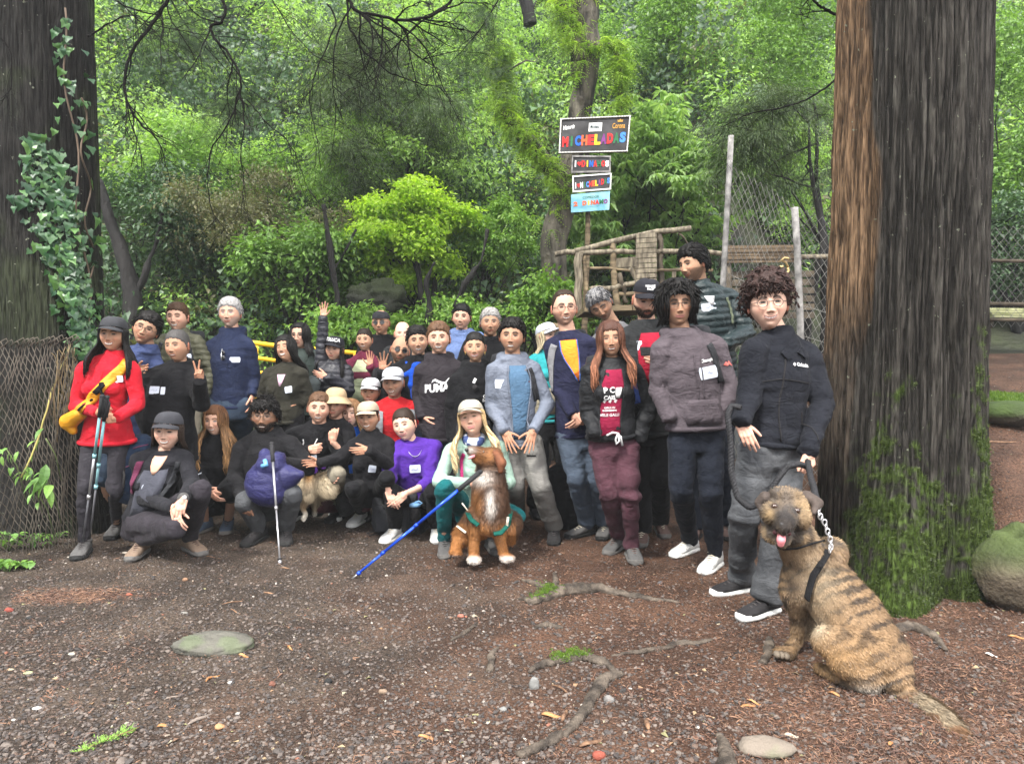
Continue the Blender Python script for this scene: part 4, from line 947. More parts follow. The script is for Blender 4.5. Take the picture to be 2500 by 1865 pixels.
bp=empty('picnic_table',tuple(W(2470,790,8.9)));tag(bp,'mossy plank table behind the fence at the right edge','table')
for k in range(4):at=quad_frame((2395+6*k,753+6*k),(2620,756+6*k),(2620,761+6*k),(2395+6*k,758+6*k),9.2-.12*k);mb=MB();slab(mb,at,0,1,0,1,0,.11);mb.build('plank',surf('mossy_plank',(.20,.22,.09),var=.3,vs=5.,col2=(.34,.34,.20))if k==0 else bpy.data.materials['mossy_plank'],bp,False)
pipe(bp,'leg',[(2420,770),(2415,800)],.04,M_WOODD,9.0);pipe(bp,'leg',[(2560,770),(2560,810)],.04,M_WOODD,9.0)
sh=empty('timber_shelter',tuple(W(1860,720,8.6)));tag(sh,'dark boarded shelter seen through the tall chain-link fence','shelter')
for k in range(5):at=quad_frame((1772,601+k*8.6),(1945,599+k*8.6),(1945,606.5+k*8.6),(1772,608.5+k*8.6),8.3-.01*(k%2));mb=MB();slab(mb,at,0,1,0,1,0,.03);mb.build('board',surf('brown_board',(.085,.055,.03),var=.4,vs=8.,col2=(.14,.10,.06))if k==0 else bpy.data.materials['brown_board'],sh,False)
for k in range(6):at=quad_frame((1775,664+k*20),(1985,662+k*20),(1985,677+k*20),(1775,680+k*20),8.4);mb=MB();slab(mb,at,0,1,0,1,0,.04);mb.build('board',M_WOODD,sh,False)
pipe(sh,'post',[(1857,620),(1851,800)],.04,M_WOODD,8.35);pipe(sh,'post',[(1775,600),(1775,820)],.05,M_WOODD,8.35);pipe(sh,'rail',[(1940,628),(2080,626)],.03,M_WOODP,8.3)
ro=empty('rope_loop',tuple(W(1912,655,6.1)));tag(ro,'small pale rope loop hanging on the tall chain-link fence','rope')
P=[W(1912+13*math.cos(t),660+11*math.sin(t),6.18)for t in np.linspace(-.6,4.6,16)]+[W(1905,655,6.15),W(1912,650,6.15)];v,f=tube(P,.009,6);mb=MB();mb.add(v,f)
v,f=tube([W(1924,652,6.18),W(1918,640,6.16),W(1906,636,6.16),W(1916,630,6.14),W(1926,632,6.14)],.010,6);mb.add(v,f);mb.build('cord',surf('pale_rope',(.50,.36,.17),bump=.5),ro)
def gp(px,py,dz=0.):
 """ground point under a pixel"""
 Y=4.
 for _ in range(30):
  p=W(px,py,Y);g=float(GG(p[0],p[1])[0])+dz;d=(p[2]-CH)/Y
  if d>-1e-3:break
  Yn=(g-CH)/d;Y=Y*.4+min(max(Yn,1.5),12)*.6
 return W(px,py,Y)
 # ====== people
M_SKIN=attrmat('skin',rough=.6,bump=.12,bs=220.,spec=.22,sss=.0)
SKINS={'fair':(.47,.28,.20),'pale':(.52,.33,.25),'tan':(.33,.188,.12),'brown':(.20,.11,.068),'olive':(.38,.225,.145)}
def hairmat(name,col,rough=.5):
 m,nt,b=newmat(name)
 a=N_(nt,'ShaderNodeVertexColor');a.layer_name='Col'
 g=N_(nt,'ShaderNodeNewGeometry');mr=N_(nt,'ShaderNodeMapRange');mr.inputs[3].default_value=.55;mr.inputs[4].default_value=1.5
 nt.links.new(g.outputs['Random Per Island'],mr.inputs[0])
 mx=N_(nt,'ShaderNodeMix',data_type='RGBA',blend_type='MULTIPLY');mx.inputs[0].default_value=1.
 nt.links.new(a.outputs[0],mx.inputs[6]);nt.links.new(mr.outputs[0],mx.inputs[7]);nt.links.new(mx.outputs[2],b.inputs['Base Color'])
 b.inputs['Roughness'].default_value=rough;b.inputs['Specular IOR Level'].default_value=.16
 tc=N_(nt,'ShaderNodeTexCoord');n=N_(nt,'ShaderNodeTexNoise',Scale=170.,Detail=3.);nt.links.new(tc.outputs['Object'],n.inputs['Vector'])
 bp=N_(nt,'ShaderNodeBump',Strength=.6,Distance=.006);nt.links.new(n.outputs['Fac'],bp.inputs['Height']);nt.links.new(bp.outputs[0],b.inputs['Normal'])
 return m
M_HAIR=hairmat('hair',None)
M_WIRE=surf('spectacle_wire',(.03,.025,.02),rough=.3,bump=0,spec=.6)
M_DARKLENS=surf('dark_lens',(.012,.012,.014),rough=.12,bump=0,spec=.7)
M_STICK=surf('sticker_paper',(.52,.56,.64),rough=.6,var=.06,vs=40,bump=0)
M_WHITE=surf('white_print',(.58,.58,.58),rough=.6,var=.04,bump=0)
M_INK=surf('sticker_ink',(.08,.10,.22),rough=.6,bump=0)
M_METAL=surf('dull_metal',(.55,.55,.56),rough=.35,metal=.8,bump=.05)
M_STRAPBLK=clothc('strap_black',(.02,.021,.024))
def G2(x,c,s):return np.exp(-((x-c)/s)**2)
def head_surface(ph,ps):
 """head surface for azimuth ph (0 = face) and elevation ps, before features"""
 z=np.where(np.sin(ps)>0,.118,.113)*np.sin(ps)
 cp=np.cos(ps)
 e=np.where(z<0,.60,.74);cpe=np.maximum(cp,1e-5)**e
 jaw=1-.37*sstep(-z/.113,.18,1.0)
 x=.0785*np.sin(ph)*cpe*jaw
 front=np.cos(ph)
 yf=-.088*cpe*(1-.10*sstep(-z/.113,.4,1.))*np.sign(front)*np.abs(front)**.80
 yb=-.100*(np.maximum(cp,1e-5)**.8)*front*(1-.45*sstep(-z,.03,.11))
 y=np.where(front>0,yf,yb)
 x=x*(1+.04*sstep(z,.0,.07)*sstep(-front,-.2,.8))
 return x,y,z
def make_head(sk,fc,lod=1.0):
 """returns V, F, colour of a head in local metres (face towards -y)"""
 nu,nv=int(84*lod),int(106*lod)
 t=np.linspace(-1,1,nu,endpoint=False);ph=math.pi*(.42*t+.58*t**3)
 q=np.linspace(-1,1,nv);ps=(math.pi/2-.02)*(.80*q+.20*q**3)*1.0
 PH,PS=np.meshgrid(ph,ps);PH=PH.ravel();PS=PS.ravel()
 x,y,z=head_surface(PH,PS)
 fw=sstep(np.cos(PH),-.05,.45)
 ax=np.abs(x)
 smile=fc.get('smile',.5);fem=fc.get('fem',0);nose=fc.get('nose',1.0)
 d=np.zeros_like(x)
 d+=(.0035-.002*fem)*G2(ax,.028,.022)*G2(z,.021,.009)
 d-=.0105*G2(ax,.030,.017)*G2(z,.002,.0135)
 d+=.0055*G2(ax,.0305,.0125)*G2(z,.000,.0085)
 nb=sstep(z,-.046,-.036)*(1-sstep(z,-.002,.022));tt=np.clip((.016-z)/.054,0,1)
 wn=.0065+.0055*tt;d+=nose*(.0055+.0118*tt)*np.exp(-(ax/wn)**2)*nb
 d+=.0075*nose*G2(ax,.0125,.0058)*G2(z,-.0385,.0065)
 d-=.003*G2(ax,.019,.006)*G2(z,-.036,.012)
 d+=(.0025+.0028*smile)*G2(ax,.040,.018)*G2(z,-.024-.002*smile,.017)
 d-=(.0015+.003*smile)*G2(ax,.029+.004*smile,.004)*G2(z,-.050,.013)
 mw=.0215+.0080*smile
 zm=-.0655+.014*smile*(ax/mw)**2-.001*smile
 d+=.0028*np.exp(-(ax/mw)**4)*np.exp(-((z-zm)/.0085)**2)
 d-=.0035*np.exp(-(ax/mw)**4)*np.exp(-((z-zm)/.0022)**2)
 d-=.0030*G2(ax,0,.017)*G2(z,-.0805,.0055)
 d+=(.0065-.002*fem)*G2(ax,0,.018)*G2(z,-.098,.012)
 d+=.003*(1-fem)*G2(ax,.05,.015)*G2(z,-.08,.015)
 y=y-d*fw
 V=np.stack([x,y,z],1)
 # ---- colour of skin, lips, brows, eyes, beard
 base=np.array(sk);n=fbm(V,38.,3,5)[:,None]
 C=base*(1+.12*(n-.5))
 red=base*np.array([1.12,.78,.74])
 def mixc(C,c,w):w=np.clip(w,0,1)[:,None];return C*(1-w)+np.array(c)*w
 C=mixc(C,red,fw*(.5*G2(ax,.043,.018)*G2(z,-.028,.018)+.22*G2(ax,0,.014)*G2(z,-.036,.012)))
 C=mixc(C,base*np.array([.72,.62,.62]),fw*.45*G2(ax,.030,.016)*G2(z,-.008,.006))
 hc=np.array(fc.get('hair',(.02,.014,.01)))
 bt=fc.get('brow',1.0);zb=.0215+.004*np.clip((ax-.012)/.018,0,1)-.007*np.clip((ax-.034)/.014,0,1)
 wb=sstep(ax,.009,.014)*(1-sstep(ax,.044,.052))*np.exp(-((z-zb)/(.0062-.0018*fem))**4)*fw
 C=mixc(C,hc*.6,.95*bt*wb)
 beard=fc.get('beard',0.)
 if beard:
  bcol=np.array(fc.get('beardcol',hc));nn=fbm(V,240.,2,9)
  cheekline=-.030-.022*sstep(ax,.060,.020)
  m=(1-sstep(z,cheekline-.008,cheekline+.006))*sstep(np.cos(PH),-.35,-.05)
  stache=np.exp(-((z+.0535)/.006)**4)*(1-sstep(ax,.024,.034))*fw
  if fc.get('goatee'):m=m*np.exp(-(ax/.026)**4)*(1-sstep(z,-.05,-.045))
  m=np.maximum(m*(1-G2(ax,0,.009)*G2(z,-.078,.004)*.5),stache)
  C=mixc(C,bcol,beard*m*(.6+.6*nn))
 lipc=np.array(fc.get('lip',base*np.array([.90,.52,.52])))
 lt=.0042+.0015*fem
 lip=np.exp(-(ax/(mw*.98))**6)*(np.exp(-((z-zm-lt*.7)/(lt*.95))**4)+np.exp(-((z-zm+lt*.9)/(lt*1.15))**4))*fw
 C=mixc(C,lipc,.85*lip)
 op=fc.get('open',0.)
 line=np.exp(-(ax/(mw*1.0))**8)*np.exp(-((z-zm)/(.0016))**2)*fw
 C=mixc(C,base*.22,.8*line)
 if op>0:
  to=.0050*op*np.clip(1-(ax/(mw*.92))**4,0,1)**.5;zc=zm-.0005
  md=(np.abs(z-zc)<to+.0012)&(ax<mw*.92);C[md&(fw>.5)]=base*.18
  tm=(np.abs(z-zc)<to)&(ax<mw*.84);C[tm&(fw>.5)]=(.62,.59,.54)
 C=mixc(C,base*.25,.8*G2(ax,.0072,.0030)*G2(z,-.0445,.0024)*fw)  # nostrils: shade of the holes painted dark into the skin colour
 sq=fc.get('eye',1.0);ez=.0012;ex=(ax-.0305)
 hh=.0047*max(sq,.75)*np.sqrt(np.clip(1-(ex/.0135)**2,0,1))
 if fc.get('closed'):
  lid=(np.abs(z-ez+0.002*(1-(ex/.0135)**2))<.0026)&(np.abs(ex)<.0135)&(fw>.5);C[lid]=hc*.6
 else:
  wh=(np.abs(z-ez)<hh)&(np.abs(ex)<.0135)&(fw>.5)
  C[wh]=(.34,.30,.28)
  g=fc.get('gaze',0.)*.005;sx=np.sign(x)*ex if False else(x-np.sign(x)*.0305)
  ir=wh&(((sx-g)**2+(z-ez)**2)<(.0098)**2);C[ir]=fc.get('iris',(.035,.02,.012))
  lid=(z>ez+hh-.0008)&(z<ez+hh+.0034)&(np.abs(ex)<.0145)&(fw>.5);C[lid]=hc*.5+.004
  lid2=(z<ez-hh+.0003)&(z>ez-hh-.0010)&(np.abs(ex)<.012)&(fw>.5);C[lid2]=base*.45
 Fs=[tuple(f)for f in gridF_np(nu,nv,True)]
 Fs.append(tuple(range(nu-1,-1,-1)));Fs.append(tuple(range((nv-1)*nu,nv*nu)))
 mb=MB();mb.add(V,Fs,C)
 for s in(-1,1):
  e,ef=ellipsoid((0,0,0),(.0075,.017,.031),rotm('Z',18*s)@rotm('X',-8),12,9)
  inner=np.where((e[:,0]*s>.002)&(np.abs(e[:,2])<.018),.6,1.)[:,None]
  e=e+np.array([s*.081,.008,-.008]);mb.add(e,ef,np.array(red)*inner*.95)
 return mb
def scalp(fc,ph,z):
 """1 where hair grows"""
 a=np.abs(ph)
 h0=fc.get('hairline',.053)
 line=np.interp(a,[0,.6,.95,1.25,1.45,1.62,2.0,math.pi],[h0,h0-.004,h0-.018,.016,-.014,-.014,-.052,-.07])+.005*np.sin(a*23)*np.sin(a*7+1)
 return sstep(z-line,-.004,.006)
def hair_shell(fc,style,thick,lod=1.):
 nu,nv=int(70*lod),int(52*lod)
 ph=np.linspace(-math.pi,math.pi,nu,endpoint=False);ps=np.linspace(-.75,math.pi/2-.02,nv)
 PH,PS=np.meshgrid(ph,ps);PH=PH.ravel();PS=PS.ravel()
 x,y,z=head_surface(PH,PS)
 P=np.stack([x,y,z],1);d=nrm(np.stack([np.sin(PH)*np.cos(PS),-np.cos(PH)*np.cos(PS),np.sin(PS)],1).ravel()).reshape(-1,3)
 d=P/np.linalg.norm(P,axis=1)[:,None]
 m=scalp(fc,PH,z)
 up=sstep(z,.02,.1)
 nz=fbm(P*[1,1,.35]if style!='curly' else P,70.,3,3)
 amp={'curly':1.0,'short':.5,'crop':.3,'long':.35,'bun':.2,'wavy':.7}.get(style,.5)
 th=thick*(.55+.6*up)*(1+amp*(nz-.5)*1.6)
 off=m*th-(1-m)*.006
 V=P+d*off[:,None]
 base=np.array(fc['hair'])
 C=base*(.75+.5*fbm(P*[1,1,.2],120.,2,8)[:,None])
 gray=fc.get('gray',0)
 if gray:gn=sstep(fbm(P*[1,1,.3],260.,2,18),.4,.6)[:,None]*gray*.7;C=C*(1-gn)+np.array([.26,.25,.24])*gn
 return V,[tuple(f)for f in gridF_np(nu,nv,True)]+[tuple(range((nv-1)*nu,nv*nu))],C
def make_hair(fc,lod=1.):
 st=fc.get('style','short');mb=MB();r=np.random.default_rng(abs(hash(str(sorted(fc.items(),key=str))))%99991 if False else int(sum(fc['hair'])*1e4)+len(st)*7)
 if st=='bald':return None
 thick=fc.get('thick',{'short':.013,'crop':.007,'curly':.032,'long':.010,'bun':.006,'wavy':.022}.get(st,.01))
 capped=fc.get('cap')
 if capped:thick=min(thick,.006)
 V,Fs,C=hair_shell(fc,st,thick,lod);mb.add(V,Fs,C)
 base=np.array(fc['hair']);tip=np.array(fc.get('tip',fc['hair']))
 def lock(pts,w,c0,c1,fl=.45,n=5):
  pts=np.asarray(pts);m=len(pts);f=np.linspace(0,1,m)
  rad=w*np.interp(f,[0,.15,.8,1],[.5,1,.8,.15])
  v,ff=tube(pts,rad,n,True,fl,(0,1,0));cc=np.repeat(c0*(1-f[:,None])+c1*f[:,None],n,0)
  mb.add(v,ff,cc*r.uniform(.7,1.3))
 if st in('short','crop','wavy')and not capped:
  nT=int({'short':420,'crop':300,'wavy':520}[st]*lod)
  L={'short':.022,'crop':.010,'wavy':.05}[st]
  ph=r.uniform(-math.pi,math.pi,nT);ps=np.arcsin(r.uniform(-.35,1,nT))
  x,y,z=head_surface(ph,ps);m=scalp(fc,ph,z)>.6
  for k in np.where(m)[0]:
   p=v3(x[k],y[k],z[k]);n=nrm(p)
   back=v3(.35*np.sign(p[0])+r.normal(0,.2),.7 if fc.get('back')else-.35,-.45-(.6 if abs(ph[k])>1 else 0))+r.normal(0,.25,3);back=back-n*np.dot(back,n)
   q=p+n*thick*1.0;e1=q+n*L*.10+back*L*.5;e2=e1+back*L*.6-n*L*.12
   lock([p+n*thick*.5,q,e1,e2],.0042 if st!='wavy' else .007,base,tip,.6,4)
 if st=='curly':
  nT=int(420*lod)
  ph=r.uniform(-math.pi,math.pi,nT);ps=np.arcsin(r.uniform(-.2,1,nT));x,y,z=head_surface(ph,ps);m=scalp(fc,ph,z+.006)>.4
  for k in np.where(m)[0]:
   p=v3(x[k],y[k],z[k]);n=nrm(p);a,b=frame(n);t0=r.uniform(0,6.28);h=thick*r.uniform(.5,1.15)
   pts=[p+n*(h+.004*i)+(a*math.cos(t0+i*1.3)+b*math.sin(t0+i*1.3))*.010-v3(0,0,.003*i if ps[k]<1 else 0)for i in range(6)]
   lock(pts,.0042,base,tip,.8,4)
  for k in range(int(46*lod)):
   a0=r.uniform(-.95,.95);X,Y,Z=head_surface(np.array([a0]),np.array([.62+r.uniform(-.1,.2)]));p=v3(X[0],Y[0],Z[0]);n=nrm(p)
   pts=[p+n*(.02+.012*math.sin(i*.7))+v3(.008*math.sin(i*1.5+k),0,-.010*i)for i in range(6)]
   lock(pts,.0055,base,tip,.8,4)
 if st in('long','wavy')and fc.get('len',0)>0:
  L=fc['len'];nL=int(fc.get('locks',120)*1.6*lod);wav=fc.get('wave',.006);off=fc.get('part',.0)
  for k in range(nL):
   a0=r.uniform(.62,math.pi)*(1 if k%2 else-1)
   if capped:a0=np.sign(a0)*max(abs(a0),1.15)
   fr=1-sstep(abs(a0),1.2,2.3)
   if fc.get('behind'):fr*=.0
   tl=L*r.uniform(.78,1.05);pts=[];phs=r.uniform(0,6.28)
   z0=.045 if capped else r.uniform(.06,.112)
   zs=np.concatenate([np.linspace(z0,-.02,4),np.linspace(-.06,-tl,8)])
   for i,zz in enumerate(zs):
    if zz>-.04:
     psx=math.asin(np.clip(zz/.118,-1,.985));X,Y,Z=head_surface(np.array([a0*(1 if zz<.1 else .9)]),np.array([psx]));q=v3(X[0],Y[0],zz)
     n=nrm(q*[1,1,.3]);q=q+n*(thick+r.uniform(-.002,.006))
    else:
     f=sstep(-zz,.04,.20);sx=math.sin(a0);cx_=-math.cos(a0)
     q=v3(.088*sx*(1+.25*f),.098*cx_ if cx_>0 else .06*cx_,zz)
     q[1]=q[1]*(1-f)+f*(-.085*fr+(1-fr)*.105)+.01*math.sin(k)
     q[0]=q[0]*(1-.0*f)+np.sign(sx)*.035*f*(1 if abs(a0)<2.2 else .3)
     q[0]+=wav*1.5*math.sin(zz*38+phs)*f;q[1]+=wav*math.cos(zz*33+phs)*f
    pts.append(q)
   lock(pts,fc.get('lw',.0095)*.68,base,tip,.5,5)
 if st=='bun':
  if fc.get('knot',1):
   v,ff=ellipsoid((0,.075,.095),(.032,.03,.03));mb.add(v,ff,base)
 if fc.get('ponytail'):
  for k in range(24):
   a=r.uniform(-.015,.015,2);lock([v3(a[0],.09,.02),v3(a[0],.12,-.02+a[1]),v3(a[0]*2,.11,-.12),v3(a[0]*2,.10,-.22)],.008,base,tip)
 return mb
def beard_mesh(fc,r):
 """short hairs of a full beard"""
 mb=MB();hc=np.array(fc.get('beardcol',fc['hair']));L=fc.get('beardlen',.008)
 for k in range(520):
  ph=r.uniform(-1.5,1.5);z=r.uniform(-.112,-.02);ax=abs(math.sin(ph))*.07
  cl=-.030-.022*sstep(ax,.060,.020)
  if z>cl-.004 and not(abs(z+.0535)<.006 and ax<.026):continue
  if ax<.024 and abs(z+.0665)<.0085:continue
  X,Y,Z=head_surface(np.array([ph]),np.array([math.asin(max(-1,z/.113))]));p=v3(X[0],Y[0],Z[0]);n=nrm(p)
  q=p+n*L+v3(0,0,-L*.8)+r.normal(0,.0015,3)
  v,ff=tube([p,q],[.0022,.0006],3,False);mb.add(v,ff,hc*r.uniform(.6,1.3))
 return mb
 # ------ hands
def make_hand(curl,spread,thumb,vox=.0032):
 """hand with wrist at the origin, fingers to +x, palm facing -z, thumb on +y; curl per finger (4) in degrees"""
 mb=MB()
 for p,q,a,b in(((-.01,0,0),(.03,0,0),.024,.026),((.02,.022,0),(.083,.028,.002),.015,.0125),((.02,.006,0),(.088,.009,.004),.016,.0125),((.02,-.008,0),(.084,-.010,.003),.016,.012),((.02,-.022,0),(.076,-.027,0),.015,.011),((.012,.02,-.006),(.045,.030,-.008),.014,.013)):
  v,f=capsule(p,q,a,b,10);mb.add(v*[1,1,.82],f)
 ys=(.028,.0095,-.010,-.0275);ls=(.044,.050,.046,.036);xs=(.083,.088,.084,.076);rs=(.0092,.0096,.0090,.0080)
 for k in range(4):
  p=v3(xs[k],ys[k],.002);a=0.;az=(1.5-k)*spread
  for seg,(fl,cf)in enumerate(((1.0,.9),(.62,1.1),(.5,.7))):
   a+=curl[k]*cf;L=ls[k]*fl
   d=v3(math.cos(R(a))*math.cos(R(az)),math.cos(R(a))*math.sin(R(az)),-math.sin(R(a)))
   q=p+d*L;v,f=capsule(p,q,rs[k]*(1-.08*seg),rs[k]*(1-.08*(seg+1)),9);mb.add(v,f);p=q
 p=v3(.028,.026,-.006)
 for L,a,dn,r0,r1 in((.040,thumb,.25,.0125,.0105),(.030,thumb*.75,.35,.0105,.0095),(.022,thumb*.55,.4,.0095,.0078)):
  d=nrm((math.cos(R(a)),math.sin(R(a)),-dn));q=p+d*L;v,f=capsule(p,q,r0,r1,9);mb.add(v,f);p=q
 V,Fs,Nn=remesh(mb,vox,2)
 return V,[tuple(f)for f in Fs]
HANDS={'relaxed':make_hand((18,22,26,30),3,35),'open':make_hand((4,3,4,6),9,52),'fist':make_hand((72,74,76,78),0,18),'peace':make_hand((2,2,70,74),0,12),'grip':make_hand((55,58,60,62),0,25),'spread':make_hand((8,8,10,14),14,60)}
def peace_hand():
 mb=MB()
 for p,q,a,b in(((-.01,0,0),(.03,0,0),.024,.026),((.02,.022,0),(.083,.028,.002),.015,.0125),((.02,.006,0),(.088,.009,.004),.016,.0125),((.02,-.008,0),(.084,-.010,.003),.016,.012),((.02,-.022,0),(.076,-.027,0),.015,.011)):
  v,f=capsule(p,q,a,b,10);mb.add(v*[1,1,.82],f)
 for y,az,L in((.028,16,.086),(.0095,-6,.095)):
  p=v3(.085,y,.002);d=v3(math.cos(R(az)),math.sin(R(az)),0);v,f=capsule(p,p+d*L,.0095,.0078,9);mb.add(v,f)
 for y in(-.010,-.0275):
  p=v3(.08,y,0);q=p+v3(.022,0,-.026);w=q+v3(-.03,.004,-.012)
  for a,b in((p,q),(q,w)):v,f=capsule(a,b,.0090,.0088,9);mb.add(v,f)
 p=v3(.028,.028,-.012);q=v3(.062,.026,-.030);w=v3(.078,.0,-.034)
 for a,b in((p,q),(q,w)):v,f=capsule(a,b,.0115,.0095,9);mb.add(v,f)
 V,Fs,Nn=remesh(mb,.0032,2);return V,[tuple(f)for f in Fs]
HANDS['peace']=peace_hand()
# ------ flat things laid on cloth
class Body:pass
def project(B,a,b,off,part='top'):
 """points at (a, b) metres across/up the chest frame -> on the garment, off metres proud"""
 bvh=B.bvh[part];out=[]
 for x,y in zip(np.atleast_1d(a),np.atleast_1d(b)):
  o=B.O+B.S*x+B.U*y+B.Nf*(.30 if part=='top' else .5)
  h=bvh.ray_cast(Vector(o),Vector(-B.Nf),.6)
  if h[0]is None:
   h=bvh.find_nearest(Vector(B.O+B.S*x+B.U*y+B.Nf*.05))
  p=np.array(h[0]);out.append(p+B.Nf*off)
 return np.array(out)
def panel(B,name,rows,mat,off=.004,nx=7,part='top',parent=None,drop=.006):
 """rows: list of (height, left, right) on the chest; a thin sheet lying on the cloth"""
 ny=len(rows);A=[];Bb=[]
 for(b,l,r_)in rows:
  for t in np.linspace(0,1,nx):A.append(l+(r_-l)*t);Bb.append(b)
 P=project(B,A,Bb,off,part)
 Q=P-B.Nf*drop
 V=np.concatenate([P,Q]);n=nx*ny;Fs=gridF(nx,ny)
 bd=[i for i in range(nx)]+[r*nx+nx-1 for r in range(1,ny)]+[(ny-1)*nx+i for i in range(nx-2,-1,-1)]+[r*nx for r in range(ny-2,0,-1)]
 for i in range(len(bd)):a,c=bd[i],bd[(i+1)%len(bd)];Fs.append((a,a+n,c+n,c))
 mb=MB();mb.add(V,Fs);return mb.build(name,mat,parent or B.obj,smooth=False if ny<4 and nx<4 else True)
def strip(B,name,pts,w,mat,off=.006,part='top',parent=None,n=18):
 """a strap or cord along chest points"""
 pts=np.array(pts,float);t=np.linspace(0,len(pts)-1,n);A=np.interp(t,range(len(pts)),pts[:,0]);Bb=np.interp(t,range(len(pts)),pts[:,1])
 if w<.012:
  P=project(B,A,Bb,off*.6,part);v,f=tube(P,w/2,6);mb=MB();mb.add(v,f);return mb.build(name,mat,parent or B.obj)
 d=np.stack([np.gradient(A),np.gradient(Bb)],1);d/=np.linalg.norm(d,axis=1)[:,None]+1e-9;nn=np.stack([-d[:,1],d[:,0]],1)
 P=[]
 for k in(-.5,-.2,.2,.5):P.append(project(B,A+nn[:,0]*w*k,Bb+nn[:,1]*w*k,off,part))
 P=np.array(P);m=P.mean(0)
 P=P*.5+(m[None]+(P-P.mean(0)[None]))*.5
 rows=np.concatenate([P,P[::-1]-B.Nf*(off+.004)])
 V=rows.transpose(1,0,2).reshape(-1,3);Fs=gridF(8,n,True);Fs.append(tuple(range(7,-1,-1)));Fs.append(tuple(range((n-1)*8,n*8)))
 mb=MB();mb.add(V,Fs);return mb.build(name,mat,parent or B.obj)
def text_mesh(s,size,bold=.0,sx=1.0):
 cu=bpy.data.curves.new('t','FONT');cu.body=s;cu.size=size;cu.align_x='CENTER';cu.align_y='CENTER';cu.offset=bold;cu.resolution_u=3
 o=bpy.data.objects.new('t',cu);COL.objects.link(o);dg=bpy.context.evaluated_depsgraph_get();me=bpy.data.meshes.new_from_object(o.evaluated_get(dg))
 V=np.array([tuple(v.co)for v in me.vertices]);Fs=[tuple(p.vertices)for p in me.polygons]
 bpy.data.objects.remove(o);bpy.data.meshes.remove(me);bpy.data.curves.remove(cu)
 V[:,0]*=sx;return V,Fs
def letter(B,name,s,a,b,size,mat,bold=.0,sx=1.,rot=0.,off=.005,part='top',parent=None):
 V,Fs=text_mesh(s,size,bold,sx);c,q=math.cos(R(rot)),math.sin(R(rot))
 x=V[:,0]*c-V[:,1]*q+a;y=V[:,0]*q+V[:,1]*c+b
 P=project(B,x,y,off,part);mb=MB();mb.add(P,Fs);return mb.build(name,mat,parent or B.obj,smooth=False)
def shape2d(B,name,pts,a,b,mat,off=.005,part='top',parent=None):
 pts=np.array(pts,float);P=project(B,pts[:,0]+a,pts[:,1]+b,off,part);mb=MB();mb.add(P,[tuple(range(len(P)))]);return mb.build(name,mat,parent or B.obj,smooth=False)
def sticker(B,a,b,w=.085,h=.052,rot=0.,scrib=True):
 c,q=math.cos(R(rot)),math.sin(R(rot));nx,ny=6,5;A=[];Bb=[]
 for j in range(ny):
  y=h*(j/(ny-1)-.5);cut=1-.10*(j in(0,ny-1))
  for i in range(nx):x=w*cut*(i/(nx-1)-.5);A.append(a+x*c-y*q);Bb.append(b+x*q+y*c)
 P=project(B,A,Bb,.006);m=P.mean(0);P=P*.6+.4*(m+np.array([B.S*(A[k]-a)+B.U*(Bb[k]-b)for k in range(len(A))]))
 mb=MB();mb.add(P,gridF(nx,ny));o=mb.build('name_sticker',M_STICK,B.obj)
 if scrib:
  k=MB();r=np.random.default_rng(int(abs(a)*1e4+abs(b)*1e3))
  xs=np.linspace(-w*.32,w*.25,14);ys=r.uniform(-h*.14,h*.16,14)
  pts=np.array([P.mean(0)+B.Nf*.004+B.S*(x*c-y*q)+B.U*(x*q+y*c)for x,y in zip(xs,ys)]);v,f=tube(pts,.0011,4);k.add(v,f)
  k.build('handwriting',M_INK,o)
 return o
 # ------ the person
def ik(a,b,l1,l2,pole):
 a=np.array(a,float);b=np.array(b,float);d=b-a;L=np.linalg.norm(d);L=max(L,1e-4)
 if L>(l1+l2)*.999:return a+d*(l1/(l1+l2))
 t=d/L;x=(l1*l1-l2*l2+L*L)/(2*L);h=math.sqrt(max(l1*l1-x*x,0))
 p=np.array(pole,float);p=p-t*np.dot(p,t);return a+t*x+nrm(p)*h
def folds(V,N,amp,seed,limb=None,scale=1.):
 """cloth folds: ridged noise, sharper and deeper near the bends"""
 n=vnoise(V*[1,1,1.5],10.*scale,seed)+.35*vnoise(V,24.*scale,seed+3)
 rdg=1-np.abs(n/1.35-.5)*4
 n2=vnoise(V*[.7,.7,2.4],9.*scale,seed+9)-.5
 w=np.ones(len(V))*.55
 if limb is not None:
  for c,rr in limb:w+=1.1*np.exp(-(np.linalg.norm(V-np.asarray(c),axis=1)/rr)**2)
 return V+N*((rdg*.5+n2*1.1)*amp*w)[:,None]
def puff(V,N,B,pitch=.065,amp=.011):
 h=(V-B.O)@B.U;return V+N*(amp*(np.abs(np.sin(math.pi*h/pitch))**.6-.6))[:,None]
